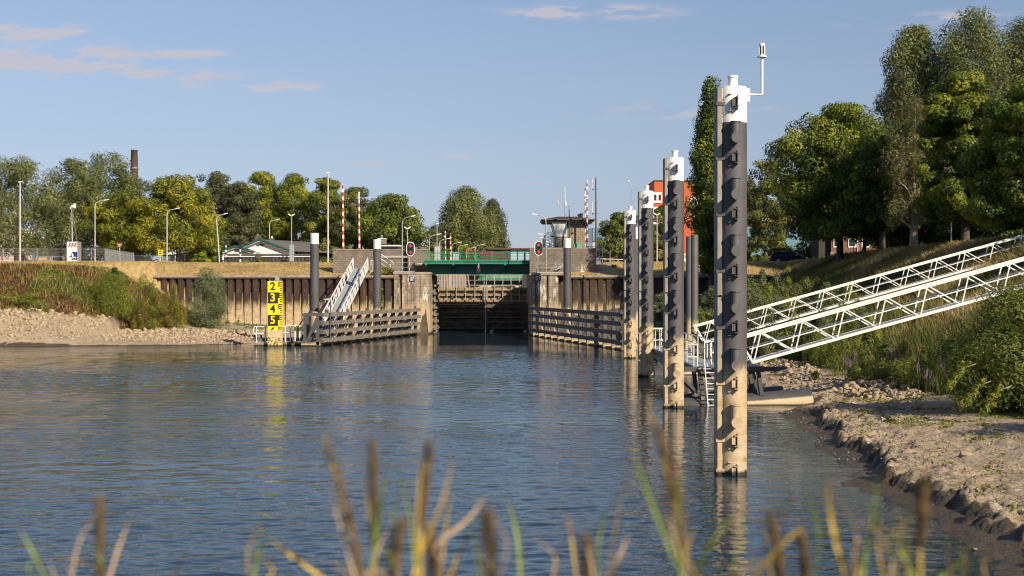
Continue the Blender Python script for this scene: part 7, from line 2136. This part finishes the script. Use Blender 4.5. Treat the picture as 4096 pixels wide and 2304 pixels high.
# each reed: depth, plume line (top -> bottom, px) or None, plume width, leaves [(line, width px, colour)]
REEDS = [
    (3.3, [(400, 2020), (402, 2160), (395, 2330)], 40, [([(515, 2085), (470, 2210), (430, 2340)], 24, 't')], 'lone brown reed plume at the far left of the foreground'),
    (3.2, None, 0, [([(78, 2110), (140, 2220), (200, 2340)], 30, 'g'), ([(270, 2260), (300, 2340)], 20, 't')], 'green reed leaves in the bottom left corner'),
    (3.4, None, 0, [([(1085, 2155), (1170, 2225), (1310, 2320)], 34, 'y'), ([(730, 2220), (690, 2340)], 20, 't')], 'single yellow-green reed leaf bending left of the plume cluster'),
    (3.0, [(1308, 1780), (1365, 1960), (1425, 2180), (1450, 2330)], 44, [([(1325, 1950), (1370, 2130), (1430, 2330)], 26, 't')], 'leaning reed plume at the left of the plume cluster'),
    (3.1, [(1487, 1795), (1496, 1960), (1494, 2120)], 42, [([(1458, 1905), (1480, 2080), (1500, 2330)], 22, 't'), ([(1548, 1880), (1515, 2080), (1505, 2330)], 28, 'g')], 'upright dark reed plume, second in the cluster'),
    (3.2, [(1603, 2110), (1585, 2210), (1570, 2340)], 40, [([(1585, 1850), (1640, 2050), (1665, 2330)], 22, 'g'), ([(1600, 1960), (1570, 2080), (1535, 2330)], 20, 'g')], 'short brown plume low in the middle of the cluster'),
    (3.0, [(1712, 1800), (1700, 1940), (1680, 2120)], 34, [([(1815, 1830), (1770, 2010), (1690, 2200), (1650, 2330)], 28, 'y'), ([(1690, 1830), (1675, 2020), (1665, 2330)], 22, 'y')], 'slim reed plume at the right of the cluster with yellow leaves'),
    (3.3, [(1718, 2130), (1735, 2230), (1750, 2340)], 56, [([(1940, 1985), (1870, 2080), (1750, 2180), (1690, 2330)], 32, 't'), ([(1885, 2130), (1830, 2230), (1790, 2340)], 24, 'y')], 'broad brown plume low behind the bent straw leaf'),
    (2.9, [(1950, 2065), (1962, 2180), (1968, 2340)], 66, [([(1880, 2080), (1915, 2230), (1925, 2340)], 22, 'g')], 'thick dark reed plume right of the cluster'),
    (3.4, None, 0, [([(2025, 1975), (2068, 2120), (2088, 2330)], 34, 'g'), ([(2275, 2060), (2295, 2200), (2310, 2330)], 22, 'y')], 'bright green reed leaf standing alone near the centre'),
    (3.2, [(2348, 2170), (2352, 2250), (2350, 2340)], 36, [([(2520, 2130), (2475, 2240), (2440, 2340)], 34, 't')], 'short brown plume right of the centre'),
    (2.8, [(2625, 1720), (2680, 1880), (2722, 2050), (2740, 2200)], 44, [([(2535, 1800), (2590, 1960), (2665, 2140), (2750, 2340)], 40, 'g'), ([(2735, 1860), (2715, 2050), (2735, 2330)], 26, 'g'), ([(2640, 1960), (2690, 2100), (2740, 2330)], 24, 't')], 'tall plume with a broad green-yellow leaf before the pile reflections'),
    (3.0, None, 0, [([(2945, 2050), (2850, 2170), (2760, 2330)], 30, 'g'), ([(3240, 2080), (3120, 2190), (2990, 2340)], 30, 'y')], 'crossing green and yellow reed leaves before the nearest pile'),
    (3.2, [(3080, 2080), (3110, 2200), (3130, 2340)], 40, [([(3040, 2130), (3080, 2240), (3100, 2340)], 22, 'g')], 'brown plume low beside the nearest pile reflection'),
    (3.3, [(3205, 2160), (3220, 2240), (3230, 2340)], 38, [], 'small brown plume before the dark water on the right'),
    (2.9, None, 0, [([(3312, 1900), (3325, 2050), (3355, 2200), (3400, 2340)], 38, 'y'), ([(3440, 2080), (3425, 2210), (3420, 2340)], 30, 't')], 'bright yellow reed leaf in front of the muddy shore'),
    (3.0, None, 0, [([(3515, 1890), (3500, 2040), (3470, 2200), (3450, 2340)], 32, 'g'), ([(3560, 2080), (3610, 2210), (3680, 2340)], 30, 'g')], 'green reed leaf right of the bright yellow one'),
    (2.8, [(3700, 1930), (3688, 2060), (3680, 2200)], 50, [([(3622, 2080), (3630, 2210), (3645, 2340)], 24, 'y')], 'brown plume blurred against the mud at the right'),
    (3.1, None, 0, [([(3900, 2200), (3800, 2280), (3720, 2350)], 28, 'g'), ([(3930, 2210), (3950, 2340)], 26, 't')], 'pale reed leaves in the bottom right corner'),
]
rg = np.random.default_rng(400)
for (Yr_, pl, pw, lv, lab) in REEDS:
    allb = [l_[0][-1] for l_ in lv] + ([pl[-1]] if pl else [])
    ub = sum(b_[0] for b_ in allb) / len(allb)
    bx_ = X(ub, Yr_); gz = float(ground(bx_, Yr_, False))
    base = Vector((bx_, Yr_ + .02, gz))
    t = empty('reed', base, lab, 'reed', 'reeds in the foreground')
    if pl:
        line = smooth_line([at(u, v, Yr_) for u, v in pl], 16)
        MB().tube([line[-1], line[-1].lerp(base, .5) + Vector((.01, 0, 0)), base], [.004, .005, .006], 6).tube([line[0].lerp(line[-1], .1), line[-1]], .0025, 5).build('stem', LM['reed_yellow'], t)
        n = 230; f = rg.random(n) ** .9
        L = np.array([tuple(p_) for p_ in line]); idx = f * 16; j = np.minimum(idx.astype(int), 15)
        c_ = L[j] * (1 - (idx - j))[:, None] + L[j + 1] * (idx - j)[:, None]
        wv = pw / F4 * Yr_ * .34 * np.interp(f, [0, .12, .4, .7, 1], [.05, .35, .9, .75, .12])
        an = rg.random(n) * 6.28
        off = np.stack([np.cos(an), np.sin(an), np.zeros(n)], 1) * (wv * np.sqrt(rg.random(n)))[:, None]
        c0 = c_ + off; ln = .022 + .02 * rg.random(n)
        upd = (L[0] - L[-1]) / np.linalg.norm(L[0] - L[-1])
        tip = c0 + (upd + off / (wv[:, None] + 1e-6) * .75) * ln[:, None]
        sd = np.stack([np.cos(an + 1.57), np.sin(an + 1.57), np.zeros(n)], 1) * .0022
        V = np.stack([c0 - sd, c0 + sd, tip], 1).reshape(-1, 3)
        np_obj('plume', V, np.arange(3 * n).reshape(n, 3), LM['plume'], t)
    for j in range(int(rg.integers(2, 5))):
        du = rg.normal() * 70; h0 = 2330 - 60 - 380 * rg.random() ** 1.3
        lv = lv + [([(ub + du + rg.normal() * 90, h0), (ub + du * .8, h0 + (2330 - h0) * .5), (ub + du * .4, 2340)], 12 + 8 * rg.random(), 'gyttt'[int(rg.integers(5))])]
    for (l_, wpx, ck) in lv:
        pts = smooth_line([at(u, v, Yr_ + rg.uniform(-.05, .05)) for u, v in l_], 14)
        pts += [pts[-1].lerp(base, .5), base]
        vs, fs = strip(pts, wpx / F4 * Yr_ * .6)
        MB().add(vs, fs).build('leaf', LM[KEY[ck]], t)
for o in bpy.data.objects:
    if o.type == 'MESH' and o.parent is None and 'kind' not in o and 'label' not in o: print('UNTAGGED', o.name)
